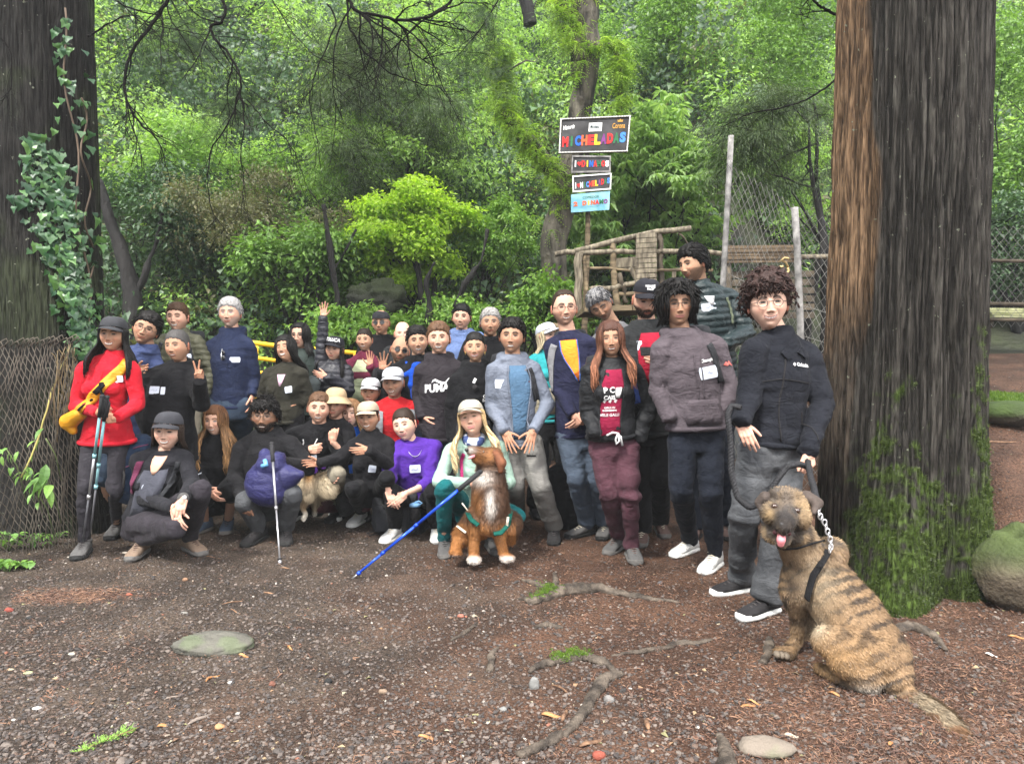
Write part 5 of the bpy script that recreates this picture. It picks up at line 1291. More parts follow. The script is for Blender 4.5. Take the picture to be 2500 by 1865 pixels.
def cap_mesh(B,kind,col,logo=None,dz=0.):
 m=clothc('cap_'+kind+'_%02d%02d%02d'%tuple(int(c*99)for c in col),col,wr=.15)
 def put(mb,name,mat,par):
  V=mb.verts();V=V@B.HR.T*B.hs+B.HC;k=MB();k.add(V,mb.F);return k.build(name,mat,par)
 z0={'cap':.046,'beanie':.036,'bucket':.046}[kind]+dz
 nu,nv=40,14;V=[]
 for j in range(nv):
  f=j/(nv-1);el=f*math.pi/2
  for i in range(nu):
   a=2*math.pi*i/nu
   rr=math.cos(el*.985)**(.62 if kind!='beanie' else .8)
   seam=1-(.012*math.exp(-((((a/(math.pi/3))%1)-.5)/.06)**2)if kind=='cap' else 0)
   lump=1+.02*math.sin(3*a+4*f)
   x=.0855*rr*math.sin(a)*seam;y=-.1065*rr*math.cos(a)*seam+.004
   z=z0+(.078 if kind!='bucket' else .080)*math.sin(el)*seam*lump+(.012*(1-f)*(-math.cos(a))if kind=='cap' else 0)*-1
   V.append((x,y,z))
 mb=MB();mb.add(V,gridF(nu,nv,True)+[tuple(range((nv-1)*nu,nv*nu))])
 capo=put(mb,{'cap':'cap','beanie':'beanie','bucket':'bucket_hat'}[kind],m,B.obj)
 if kind=='cap':
  mb=MB();nu,nv=15,7;V=[]
  for s_ in(0,1):
   for j in range(nv):
    f=j/(nv-1)
    for i in range(nu):
     t=(i/(nu-1)*2-1);a=t*1.12
     bx,by=.086*math.sin(a),-.1065*math.cos(a)+.004
     L=.066*math.sqrt(max(0,1-(t)**2*.97))
     V.append((bx*(1+.05*f),by-L*f,z0+.010-.022*(bx/.086)**2-.018*f-(.0035 if s_ else 0)))
  n=nu*nv;fs=gridF(nu,nv)+[(d,c,b,a)for a,b,c,d in gridF(nu,nv,False,n)]
  bd=list(range(nu))+[r*nu+nu-1 for r in range(1,nv)]+[(nv-1)*nu+i for i in range(nu-2,-1,-1)]+[r*nu for r in range(nv-2,0,-1)]
  for i in range(len(bd)):a,c=bd[i],bd[(i+1)%len(bd)];fs.append((a,a+n,c+n,c))
  mb.add(V,fs);put(mb,'brim',m,capo)
  mb=MB();v,f=ellipsoid((0,.003,z0+.078),(.008,.008,.004),None,8,5);mb.add(v,f);put(mb,'button',m,capo)
 if kind=='bucket':
  mb=MB();nu=40;V=[]
  for rr,dz2 in((1.0,.012),(1.15,-.004),(1.42,-.026),(1.5,-.034),(1.49,-.038),(1.14,-.008)):
   for i in range(nu):a=2*math.pi*i/nu;V.append((.086*rr*math.sin(a),-.106*rr*math.cos(a)+.004,z0+dz2+.004*math.sin(3*a)))
  mb.add(V,gridF(nu,6,True));put(mb,'brim',m,capo)
 return capo
def head_text(B,parent,s,size,z,mat,bold=0.,fwd=.104,sx=1.):
 V,Fs=text_mesh(s,size,bold,sx);X=V[:,0];Z=V[:,1]+z
 Y=-np.sqrt(np.clip(1-(X/.088)**2,.05,1))*fwd+np.clip(Z-.075,0,1)*.55-.002
 P=np.stack([X,Y,Z],1)@B.HR.T*B.hs+B.HC;mb=MB();mb.add(P,Fs);return mb.build('cap_logo',mat,parent,smooth=False)
def glasses(B,dark=False,rnd=True,col=None):
 mb=MB();ln=MB()
 for s in(-1,1):
  a=np.linspace(0,2*math.pi,18,endpoint=False);rx,rz=(.0205,.0185)if rnd else(.0235,.0155)
  e=1.0 if rnd else .7
  ca=np.sign(np.cos(a))*np.abs(np.cos(a))**e;sa=np.sign(np.sin(a))*np.abs(np.sin(a))**e
  pts=np.stack([s*.0325+rx*ca,-.0925+.35*np.maximum(0,(np.abs(s*.0325+rx*ca)-.03)),-.001+rz*sa],1)
  P=np.concatenate([pts,pts[:1]]);v,f=tube(P,.0015 if not dark else .0022,5,False);mb.add(v,f)
  if dark:ln.add(pts,[tuple(range(18))])
  v,f=tube([(s*.054,-.086,.003),(s*.074,-.05,.003),(s*.0785,.0,.001)],.0015 if not dark else .0022,5);mb.add(v,f)
 v,f=tube([(-.013,-.094,.004),(0,-.099,.006),(.013,-.094,.004)],.0016,5);mb.add(v,f)
 def put(mb,name,mat,par):V=mb.verts()@B.HR.T*B.hs+B.HC;k=MB();k.add(V,mb.F);return k.build(name,mat,par)
 o=put(mb,'sunglasses' if dark else 'glasses',col or M_WIRE,B.obj)
 if dark:put(ln,'lens',M_DARKLENS,o)
 return o
SHOES={}
def shoe(B,ankle,d,main,sole,lace,L=.285,high=False,wscale=1.):
 """ankle: world point; d: direction of the toes on the ground"""
 d=nrm(v3(d[0],d[1],d[2]if len(d)>2 else 0));s=nrm(np.cross(d,(0,0,1)));u=np.cross(s,d)
 base=np.array(ankle)-u*.085
 def PT(x,y,z):return base+d*x+s*y+u*z
 prof=[(-.075,.030,.055,.02),(-.06,.036,.095,.0),(-.02,.038,.105,0),(.03,.041,.092,0),(.075,.046,.070,0),(.12,.050,.056,0),(.16,.047,.047,0),(.19,.036,.036,0),(.203,.018,.022,.006)]
 k=L/.285
 def body(zlo,grow,ztop=None,top=True):
  V=[];n=14
  for(x,w,h,zz)in prof:
   for i in range(n):
    a=2*math.pi*i/n;ca,sa=math.cos(a),math.sin(a)
    yy=(w*wscale+grow)*np.sign(ca)*abs(ca)**.7
    hh=(h if ztop is None else ztop)
    zc=(zlo+hh)/2;zr=(hh-zlo)/2
    V.append(PT(x*k*(1+grow*1.2),yy,zc+zr*np.sign(sa)*abs(sa)**(.85 if ztop is None else .45)))
  return np.array(V),gridF(n,len(prof),True)+[tuple(range(n-1,-1,-1)),tuple(range((len(prof)-1)*n,len(prof)*n))]
 mb=MB();v,f=body(.012,0.);mb.add(v,f)
 v,f=tube([PT(-.03,0,.075),PT(-.03,0,.10 if not high else .135)],[.043,.040],14);mb.add(v,f)
 o=mb.build('shoe',main,B.obj)
 mb=MB();v,f=body(-.004,.005,.026);mb.add(v,f);mb.build('sole',sole,o)
 mb=MB()
 for i in range(5):
  x=.025+i*.021;z=.099-i*.0105
  v,f=tube([PT(x*k,-.022,z-.010),PT((x+.008)*k,0,z+.002),PT(x*k,.022,z-.010)],.0042,5);mb.add(v,f)
 for sg in(-1,1):
  v,f=tube([PT(.022,0,.104),PT(.03,sg*.02,.112),PT(.045,sg*.034,.10),PT(.035,sg*.02,.098)],.0024,5);mb.add(v,f)
 mb.build('laces',lace,o)
 mb=MB();v,f=body(.004,.004,.034);kp=(v-base)@d>.135*k;ix=np.cumsum(kp)-1;mb.add(v[kp],[tuple(int(ix[i])for i in t_)for t_ in f if all(kp[i]for i in t_)]);mb.build('toe_cap',sole,o)
 return o
def person(label,Y,head,u=1.,roll=0.,yaw=0.,pitch=0.,byaw=None,sex='m',skin='tan',fc=None,top=None,bot=None,shoes=None,J=None,hands=None,lean=0.,crouch=False,lod=1.,k=None,gz=None,wide=1.,feetdir=None,glass=None,cap=None,group='hikers posing for the group photo',seed=None,nb=0.0,hsc=1.0):
 fc=dict(fc or{});J=dict(J or{});hands=dict(hands or{});top=dict(top or{});bot=dict(bot or{})
 fem=1. if sex=='f' else 0.;fc.setdefault('fem',fem);fc.setdefault('hair',(.018,.013,.011))
 if cap:fc['cap']=True
 if byaw is None:byaw=yaw*.5
 seed=seed if seed is not None else int(abs(head[0])*3+head[1])
 B=Body();HC=W(head[0],head[1],Y);B.HC=HC;B.hs=u*(1.03 if fem else 1.07)*hsc;
 B.HR=rotm('Z',yaw)@rotm('Y',roll)@rotm('X',pitch)
 g0=float(G(HC[0],HC[1]))if gz is None else gz
 S=v3(math.cos(R(byaw)),math.sin(R(byaw)),0);Nf=v3(math.sin(R(byaw)),-math.cos(R(byaw)),0)
 def J_(n,dflt):
  if n in J:
   q=J[n];return W(q[0],q[1],Y+(q[2]if len(q)>2 else 0))if not isinstance(q,np.ndarray)else q
  return dflt
 su=u*wide
 nk=J_('neck',HC+v3(nb,.02,-.130*u)+B.HR@v3(0,.02,0))
 chest_mid=J_('chest',nk+v3(0,.02,-.075*u))
 sw=(.168 if not fem else .146)*su
 shA=J_('shA',chest_mid-S*sw);shB=J_('shB',chest_mid+S*sw)
 S=nrm(shB-shA);mid=(shA+shB)/2
 if crouch:pel=J_('pel',mid+v3(0,.12,-.47*u))
 else:pel=J_('pel',mid+v3(0,.02,-.50*u))
 hA=J_('hA',pel-nrm(v3(S[0],S[1],0))*.092*su);hB=J_('hB',pel+nrm(v3(S[0],S[1],0))*.092*su)
 U=nrm(mid-pel);Nf=nrm(np.cross(S,U));
 if Nf[1]>0 and abs(byaw)<100:Nf=-Nf
 shA=shA+v3(0,0,.026*u);shB=shB+v3(0,0,.026*u);mid=(shA+shB)/2
 dirF=v3(math.sin(R(byaw)),-math.cos(R(byaw)),0)
 anA=J_('anA',v3(hA[0]-.03,hA[1],g0+.095));anB=J_('anB',v3(hB[0]+.03,hB[1],g0+.095))
 l1=l2=.43*u
 if not crouch:
  L=hA[2]-(g0+.09);l1=l2=max(.35,L*.52)
 def plant(n,q):
  if n not in J:
   q=q.copy();q[2]=float(GG(q[0],q[1])[0])+.088;return q
  j=J[n];p=gp(j[0],j[1],.088)
  if abs(p[1]-Y)>.75 or gz is not None:p=W(j[0],j[1],Y+(j[2]if len(j)>2 else 0));p[2]=(float(GG(p[0],p[1])[0])if gz is None else gz)+.088
  return p
 anA=plant('anA',anA);anB=plant('anB',anB)
 knA=J_('knA',ik(hA,anA,l1,l2,dirF-S*.25));knB=J_('knB',ik(hB,anB,l1,l2,dirF+S*.25))
 a1,a2=.285*u,.255*u
 wrA=J_('wrA',shA+v3(0,0,-.50*u)-S*.055+dirF*.05);wrB=J_('wrB',shB+v3(0,0,-.50*u)+S*.055+dirF*.05)
 elA=J_('elA',ik(shA,wrA,a1,a2,-S*.8-dirF*.4-v3(0,0,.6)));elB=J_('elB',ik(shB,wrB,a1,a2,S*.8-dirF*.4-v3(0,0,.6)))
 for nm,v in dict(nk=nk,shA=shA,shB=shB,elA=elA,elB=elB,wrA=wrA,wrB=wrB,hA=hA,hB=hB,knA=knA,knB=knB,anA=anA,anB=anB,pel=pel,mid=mid).items():setattr(B,nm,v)
 B.O=mid-U*.12;B.S=S;B.U=U;B.Nf=Nf;B.bvh={};B.u=u;B.Y=Y;B.dirF=dirF;B.g0=g0
 sk=np.array(SKINS[skin])if isinstance(skin,str)else np.array(skin)
 # ---- body: head, neck, trunk, limbs and hands in one mesh
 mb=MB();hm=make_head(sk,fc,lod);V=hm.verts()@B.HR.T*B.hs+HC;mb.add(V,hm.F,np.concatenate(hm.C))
 core=MB()
 nr=(.056 if not fem else .046)*u
 v,f=capsule(nk-U*.03,HC+B.HR@v3(0,.022,-.05)*B.hs,nr*1.08,nr*.98);core.add(v,f)
 cs=[pel-U*.08,pel+U*.03,pel*.6+mid*.4,pel*.25+mid*.75,mid,nk]
 v,f=loft(cs,[S]*6,[Nf]*6,[x*su for x in(.12,.13,.11,.125,.11,.05)],[x*u for x in(.08,.085,.075,.085,.05,.045)]);core.add(v,f)
 for s_,e_,w_ in((shA,elA,wrA),(shB,elB,wrB)):
  v,f=capsule(s_-U*.03,e_,.037*u,.034*u);core.add(v,f);v,f=capsule(e_,w_,.034*u,(.026-.003*fem)*u);core.add(v,f)
 for h_,k_,n_ in((hA,knA,anA),(hB,knB,anB)):
  lg=1. if not bot or bot.get('kind')=='shorts' else .82
  v,f=capsule(h_,k_,.078*u*lg,.052*u*lg);core.add(v,f);v,f=capsule(k_,n_,.050*u*lg,.036*u*lg);core.add(v,f)
  v,f=capsule(k_*.72+n_*.28-dirF*.012,k_*.45+n_*.55,.050*u*lg,.040*u*lg);core.add(v,f)
 v,f=mb_remesh(core,.016,3)
 mb.add(v,f,sk*.96)
 for side,wr_,el_ in(('A',wrA,elA),('B',wrB,elB)):
  h=hands.get(side,('relaxed',))
  if h is None:continue
  hv,hf=HANDS[h[0]];d=nrm(wr_-el_)if len(h)<2 or h[1]is None else nrm(h[1])
  th=nrm(h[2])if len(h)>2 else nrm(dirF+v3(0,0,.2))
  th=nrm(th-d*np.dot(th,d));pn=np.cross(d,th)
  flip=(1 if side=='A' else-1)
  M3=np.stack([d,th,pn*flip],1);hs=.90*u*(.93 if fem else 1.0)
  v=hv*hs@M3.T+wr_;ff=hf if flip>0 else[t[::-1]for t in hf]
  fade=1-.12*vnoise(v,60.,2)[:,None]
  mb.add(v,ff,sk*np.array([1.05,.94,.92])*fade)
 B.obj=mb.build('person',M_SKIN,None,True,True)
 tag(B.obj,label,'person',group)
 # ---- hair
 def put(m_,name,mat,par=None,col=True):
  V=m_.verts()@B.HR.T*B.hs+HC;q=MB();q.add(V,m_.F,np.concatenate(m_.C));return q.build(name,mat,par or B.obj,True,col)
 B.put=put
 hm=make_hair(fc,lod)
 if hm is not None:put(hm,'hair',M_HAIR)
 if fc.get('fullbeard'):put(beard_mesh(fc,np.random.default_rng(seed)),'beard',M_HAIR)
 if glass:glasses(B,dark=glass=='dark',rnd=glass!='square')
 if cap:B.cap=cap_mesh(B,cap[0],cap[1],dz=cap[2]if len(cap)>2 else 0.)
 # ---- top garment
 if top:
  ez=top.get('ease',.022);g=MB();hem=top.get('hem',.06 if not crouch else-.05);sl=top.get('sleeve',1.)
  bx=(.150,.152,.132 if fem else .143,.140 if fem else .156,.140 if fem else .155,.070)
  wst=top.get('waist',1.0);bel=top.get('belly',0.)
  cs=[pel-U*hem,pel+U*.05,pel*.62+mid*.38+Nf*bel,pel*.28+mid*.72,mid-U*.01,nk+U*.012]
  rx=[bx[0]*su+ez+top.get('flare',0),bx[1]*su+ez*.8,bx[2]*su*wst*.94+ez*.8+bel*.4,bx[3]*su*.93+ez,bx[4]*su*.78+ez*.6,bx[5]*su*.9+ez*.3]
  ry=[x*u+ez for x in(.106,.106,.092,.104,.070,.048)];ry[2]+=bel*.5
  v,f=loft(cs,[S]*6,[Nf]*6,rx,ry,24,.9);g.add(v,f)
  if fem:
   for s_ in(-1,1):
    v,f=ellipsoid(mid-U*.145*u+S*s_*.072*u+Nf*.085*u,(.062*u,.05*u,.058*u));g.add(v,f)
  bulk=top.get('bulk',1.)
  for s_,e_,w_ in((shA,elA,wrA),(shB,elB,wrB)):
   v,f=capsule(s_-U*.018,e_,(.047*u+ez*.6)*bulk,(.038*u+ez*.65)*bulk);g.add(v,f)
   v,f=capsule(nk-U*.022-Nf*.012,s_-U*.012,(.046*u+ez*.35),.044*u+ez*.5);g.add(v,f)
   if sl>.45:
    w2=e_+(w_-e_)*(min(1,(sl-.45)/.5)*.93)
    v,f=capsule(e_,w2,(.041*u+ez*.6)*bulk,(.029*u+ez*.5)*bulk);g.add(v,f)
    if sl>.9:v,f=tube([w2,w2+nrm(w_-e_)*.03],(.031*u+ez*.45)*bulk,14);g.add(v,f)
  if top.get('hood'):
   for a_ in np.linspace(-2.2,2.2,11):
    c_=nk+v3(0,.015,-.012)+S*math.sin(a_)*.085*u+Nf*(math.cos(a_)*.075*u)-U*(.030*max(0,math.cos(a_)))
    r_=.024+.012*(1-math.cos(a_))/2*top['hood']
    if abs(a_)<.35:continue
    v,f=ellipsoid(c_,(r_*1.3,r_*1.3,r_*1.2),None,10,7);g.add(v,f)
   v,f=ellipsoid(nk-Nf*.10-U*.06,(.10,.05,.10));g.add(v,f)
  if top.get('collar'):
   hgt=top['collar']
   v,f=tube([nk-U*.05,nk+U*hgt],[.090*u,.068*u],18);g.add(v,f)
  if sl>.9:
   for e_,w_ in((elA,wrA),(elB,wrB)):
    d_=nrm(w_-e_);c_=w_-(w_-e_)*.07;rr_=(.031*u+ez*.47)*bulk
    v,f=tube([c_+d_*x for x in(-.018,-.012,0,.012,.024,.030)],[rr_*.9,rr_*1.07,rr_*1.0,rr_*1.07,rr_*1.0,rr_*.85],16);m=MB();m.add(v,f);m.build('cuff',top['mat'],B.obj)
  if not crouch and top.get('band',1):
   a_=np.linspace(0,2*math.pi,33);c_=cs[0]+U*.012
   v,f=tube([c_+S*math.sin(t)*(rx[0]+.001)+Nf*math.cos(t)*(ry[0]+.001)for t in a_],.013,8,False,1.3);m=MB();m.add(v,f);m.build('hem_band',top['mat'],B.obj)
  vox=top.get('vox',.0095 if lod>=1 else .012)
  V,Fs,Nn=remesh(g,vox,5)
  bends=[(elA,.10),(elB,.10),(shA,.10),(shB,.10),(pel+U*.04,.14),(wrA,.10),(wrB,.10)]
  V=folds(V,Nn,top.get('fold',.0075)*1.15,seed,bends)
  if top.get('puff'):V=puff(V,Nn,B,top['puff'])
  m=MB();m.add(V,[tuple(f)for f in Fs]);B.top=m.build(top.get('name','jacket'),top['mat'],B.obj)
  B.bvh['top']=BVHTree.FromPolygons([tuple(p)for p in V],[tuple(int(i)for i in f)for f in Fs])
  # ---- legs
 if bot:
  ez=bot.get('ease',.02);g=MB();kind=bot.get('kind','trousers')
  v,f=loft([pel-U*.12,pel-U*.02,pel+U*.08],[S]*3,[Nf]*3,[x*su+ez for x in(.125,.146,.122)],[x*u+ez for x in(.088,.098,.086)],22);g.add(v,f)
  for h_,k_,n_ in((hA,knA,anA),(hB,knB,anB)):
   v,f=capsule(h_,k_,.080*u+ez,.055*u+ez*.85);g.add(v,f)
   if kind=='shorts':continue
   t_=n_+(k_-n_)*bot.get('crop',.0)+v3(0,0,.015)
   v,f=capsule(k_,k_*.45+t_*.55,.055*u+ez*.9,.048*u+ez*1.0);g.add(v,f)
   v,f=tube([k_*.45+t_*.55,t_,t_-nrm(k_-t_)*.02],[.048*u+ez*1.0,.038*u+ez*bot.get('cuff',1.2),.038*u+ez*bot.get('cuff',1.2)],14);g.add(v,f)
  V,Fs,Nn=remesh(g,.012 if lod>=1 else .015,4)
  V=folds(V,Nn,bot.get('fold',.008)*1.4,seed+5,[(knA,.12),(knB,.12),(anA,.16),(anB,.16),(pel,.14)])
  m=MB();m.add(V,[tuple(f)for f in Fs]);B.bot=m.build(bot.get('name',kind),bot['mat'],B.obj)
  B.bvh['bot']=BVHTree.FromPolygons([tuple(p)for p in V],[tuple(int(i)for i in f)for f in Fs])
 if shoes:
  fd=feetdir or{}
  for s_,an in(('A',anA),('B',anB)):
   shoe(B,an,fd.get(s_,dirF+(S*(.25 if s_=='B' else-.25))),shoes[0],shoes[1],shoes[2],L=.285*u*(1 if not fem else .95),high=len(shoes)>3 and shoes[3])
 return B
def mb_remesh(mb,vox,it):
 V,Fs,N=remesh(mb,vox,it);return V,[tuple(f)for f in Fs]
 # ====== the group: colours
def C_(n,c,**k):return clothc(n,c,**k)
RED=C_('red_fleece',(.38,.010,.020));BLK=C_('black_cotton',(.0055,.0055,.0065));BLK2=C_('black_fleece',(.008,.0078,.009));CHAR=C_('charcoal_knit',(.013,.013,.016));NAVY=C_('navy_heather',(.014,.020,.048),heather=.5)
OLIV=C_('olive_nylon',(.060,.060,.036),rough=.5,shine=.15);DOLV=C_('dark_olive_fleece',(.020,.019,.014));BLUEV=C_('slate_blue_cotton',(.036,.05,.115));DGRN=C_('dark_green_cotton',(.030,.040,.036))
PUFB=C_('black_nylon',(.016,.0165,.022),rough=.42,shine=.2);MAR=C_('maroon_fleece',(.085,.012,.028));LIME=C_('pale_green_cotton',(.33,.37,.23));PURP=C_('purple_fleece',(.055,.018,.20));MINT=C_('mint_knit',(.25,.36,.30))
TEAL=C_('teal_leggings',(.006,.085,.092),heather=.2);GRYW=C_('grey_blue_windbreaker',(.105,.12,.155),rough=.6,shine=.1);BLT=C_('steel_blue_tee',(.055,.105,.17));GRYP=C_('grey_trekking_nylon',(.15,.145,.135),rough=.7);NVJ=C_('navy_softshell',(.012,.013,.032))
BGP=C_('blue_grey_twill',(.055,.072,.10));MTEE=C_('maroon_tee',(.165,.008,.030));CRIM=C_('crimson_tee',(.24,.010,.026));MPNT=C_('mauve_jogger',(.060,.025,.034));BJKT=C_('black_bomber',(.007,.0075,.009),rough=.6,shine=.1);GJKT=C_('dark_grey_shell',(.020,.021,.022))
WHD=C_('washed_plum_grey',(.068,.056,.064));NPNT=C_('navy_chino',(.008,.010,.016));GPUF=C_('green_grey_nylon',(.014,.025,.027),rough=.42,shine=.2);CJKT=C_('black_softshell',(.009,.010,.014));GJEAN=C_('washed_grey_denim',(.062,.065,.070),heather=.35);PHD=C_('faded_black_cotton',(.019,.016,.019))
LBL=C_('light_blue_cotton',(.11,.16,.31));TURQ=C_('turquoise_shell',(.03,.28,.30));BEIG=C_('beige_nylon',(.24,.215,.16));ORNG=C_('orange_tee',(.80,.20,.02));REDP=C_('red_polo',(.36,.012,.016));WHT=C_('white_cotton',(.5,.5,.5));GVST=C_('grey_vest',(.16,.165,.175))
ROYL=C_('royal_blue_fleece',(.008,.055,.36));JEAN=C_('blue_shorts_denim',(.028,.042,.066));DJEAN=C_('dark_denim',(.018,.022,.032));LEGG=C_('grey_leggings',(.026,.024,.029));KHAK=C_('khaki_cotton',(.19,.17,.13));PINK=C_('pink_tee',(.46,.30,.38));BLUC=C_('bright_blue_top',(.01,.09,.45));WINE=C_('wine_trousers',(.06,.010,.018))
LEAT=C_('tan_suede',(.16,.115,.085));GRYS=C_('grey_mesh',(.075,.073,.072));WHS=C_('white_trainer',(.42,.42,.41));BLKS=C_('black_trainer',(.018,.017,.018));SOLB=C_('black_rubber',(.018,.018,.018));SOLW=C_('white_rubber',(.52,.52,.50));SOLG=C_('grey_rubber',(.10,.095,.09));BRNS=C_('brown_suede',(.085,.055,.048));LACE=C_('pale_lace',(.42,.38,.30));LACB=C_('dark_lace',(.05,.045,.045));NVS=C_('blue_mesh',(.05,.068,.10))
BLKH=(.005,.0042,.004);DKBR=(.020,.012,.008);BRN=(.075,.040,.022);GREY=(.20,.195,.19);DGRY=(.12,.115,.11);BLND=(.52,.38,.20);AUB=(.10,.042,.025)
NB=clothc('backpack_black',(.022,.023,.026))
def zipline(B,b0,b1,a=.0,mat=None,w=.007):return strip(B,'zip',[(a,b0),(a,(b0+b1)/2),(a,b1)],w,mat or M_METAL,.004)
def strings(B,mat,l=.16,dx=.032):
 for s in(-1,1):strip(B,'drawstring',[(s*dx,.10),(s*dx*1.05,.02),(s*dx*.9,.10-l)],.008,mat,.006)
def open_front(B,mat,rows,edge=None,name='shirt'):
 panel(B,name,rows,mat,.005,nx=9)
 for side in(1,2):strip(B,'lapel',[(r[side],r[0])for r in rows],.010,edge or B.edge,.012)
def straps(B,mat,label,a=.105,w=.045,lo=-.20,group='backpacks',pack=None,only=None,hi=.115,body=(.26,.14,.40),dx=0.,dz=0.):
 """a backpack worn on the back: its bag and two shoulder straps"""
 c=B.O-B.Nf*(.20+body[1]*.3)+B.S*dx+B.U*(.02+dz);root=empty('backpack',tuple(c));tag(root,label,'backpack',group)
 Rm=np.stack([B.S,-B.Nf,B.U],1);v,f=box((0,0,0),*body,None,.05);v=v@Rm.T+c;mb=MB();mb.add(v,f);mb.build('bag',pack or mat,root)
 v,f=box((0,.075,-.06),body[0]*.7,.05,body[2]*.45,None,.02);v=v@Rm.T+c;mb=MB();mb.add(v,f);mb.build('front_pocket',pack or mat,root)
 for s in((-1,1)if only is None else(only,)):strip(B,'strap',[(s*a*.80,hi),(s*a*.95,.07),(s*a*1.12,-.04),(s*a*1.25,lo)],w,mat,.010,parent=root)
 return root
P=person
# ------ left side
b1=P('person in red zip jacket and dark cap holding trekking poles, far left',4.98,(277,817),u=.97,roll=4,yaw=8,sex='f',skin='tan',fc=dict(smile=.9,open=.9,style='long',len=.30,hair=BLKH,locks=150,eye=.6),cap=('cap',(.034,.035,.039)),byaw=4,J=dict(chest=(272,905,.02),shA=(206,905,0),shB=(320,905,0),pel=(262,1060,.05),elA=(186,990,.0),wrA=(237,1008,-.20),elB=(338,985,0),wrB=(288,1020,-.22),hA=(228,1065,.04),hB=(292,1068,.04),knA=(205,1200,-.05),anA=(206,1322,-.05),knB=(280,1200,.02),anB=(285,1278,.30)),hands=dict(A=('grip',v3(.6,-.35,.15),v3(.1,0,1)),B=('grip',v3(-.8,-.3,-.1),v3(0,0,1))),top=dict(mat=RED,ease=.014,waist=.90,hem=.06,flare=.030,collar=.02,vox=.009),bot=dict(mat=LEGG,ease=-.006,kind='leggings',cuff=.6),shoes=(GRYS,SOLB,LACB),feetdir=dict(A=(.25,-1),B=(.2,-1)))
zipline(b1,.10,-.36,.012,REDP);sticker(b1,.098,.045,.085,.045)
b2=P('person with dark swept hair and glasses tilting in behind the red jacket',5.55,(357,803),roll=22,yaw=18,skin='tan',fc=dict(smile=.8,style='short',hair=BLKH,thick=.018,back=1,eye=.7),glass='square',byaw=12,J=dict(chest=(336,878,.02),shB=(385,900,.05),shA=(292,872,.05),pel=(320,1060,.1),anA=(247,1262,-.05),wrB=(330,905,-.2),elB=(392,960,0),elA=(285,960,.2),wrA=(300,1040,.2)),hands=dict(B=('relaxed',v3(.9,-.2,.1),v3(0,0,1)),A=None),top=dict(mat=BLUEV,ease=.02,collar=.02),bot=dict(mat=JEAN,kind='shorts',ease=.03),shoes=(GRYS,SOLW,LACE),feetdir=dict(A=(-.25,-1),B=(.3,-1)))
b3=P('person with short brown hair and an olive quilted jacket, smiling at the back left',6.3,(434,775),u=1.0,yaw=2,skin='fair',fc=dict(smile=.9,open=.9,style='crop',hair=BRN,thick=.010,eye=.6),lod=.8,top=dict(mat=OLIV,ease=.035,puff=.050,collar=.045),bot=dict(mat=KHAK),J=dict(chest=(434,842,0)),hands=dict(A=None,B=None))
sticker(b3,.105,-.010,.10,.06);straps(b3,NB,'dark backpack worn over the olive quilted jacket',a=.13)
b4=P('person in a black hoodie with greying pulled-back hair making a peace sign',5.35,(434,845),u=.98,roll=-4,yaw=-8,sex='f',skin='tan',fc=dict(smile=.2,open=.35,style='bun',hair=(.045,.042,.041),knot=0,eye=.55),byaw=0,wide=1.12,J=dict(chest=(420,912,.02),shA=(362,925,0),shB=(478,925,.02),wrB=(487,930,-.22),elB=(492,985,-.06),pel=(415,1085,.05),elA=(350,1010,.05),wrA=(372,1090,.05)),hands=dict(B=('peace',v3(.08,-.15,1),v3(-1,-.1,0),1),A=None),top=dict(mat=BLK,ease=.035,hood=.9,hem=.12,belly=.03),bot=dict(mat=BLK))
sticker(b4,-.075,.025,.080,.055);sticker(b4,-.010,.022,.034,.055,scrib=False);strings(b4,BLK2)
b5=P('tall grey-haired person in a navy hooded shirt and blue shorts',6.35,(562,765),u=1.03,yaw=3,skin='fair',fc=dict(smile=.45,style='crop',hair=GREY,beard=.45,beardcol=(.32,.29,.26),thick=.016,iris=(.08,.12,.16),eye=.7),lod=.9,J=dict(chest=(562,845,0),shA=(515,850,0),shB=(608,850,0),pel=(563,990,.02),elA=(508,930,.12),wrA=(535,985,.25),elB=(622,925,.05),wrB=(617,962,-.03),anA=(545,1190,.1),anB=(595,1190,.1)),hands=dict(A=None,B=('relaxed',v3(0,-.1,-1))),top=dict(mat=NAVY,ease=.022,hood=1.,hem=.02,name='hooded_shirt'),bot=dict(mat=JEAN,kind='shorts',ease=.035),shoes=(GRYS,SOLW,LACE))
sticker(b5,.085,-.005,.085,.045);strip(b5,'drawstring',[(.02,.03),(.022,-.08)],.008,NAVY,.006)
sg=empty('sunglasses',tuple(b5.O));tag(sg,'sunglasses hanging from the neck of the navy hooded shirt','sunglasses');
for k,(aa,bb)in enumerate(((-.010,.055),(-.006,.012))):v,f=ellipsoid(project(b5,aa,bb,.016)[0],(.016,.006,.020));mb=MB();mb.add(v,f);mb.build('lens',M_DARKLENS,sg)
v,f=tube([project(b5,-.026,.09,.01)[0],project(b5,-.024,.035,.02)[0],project(b5,-.02,-.01,.016)[0]],.004,6);mb=MB();mb.add(v,f);mb.build('frame',M_METAL,sg)
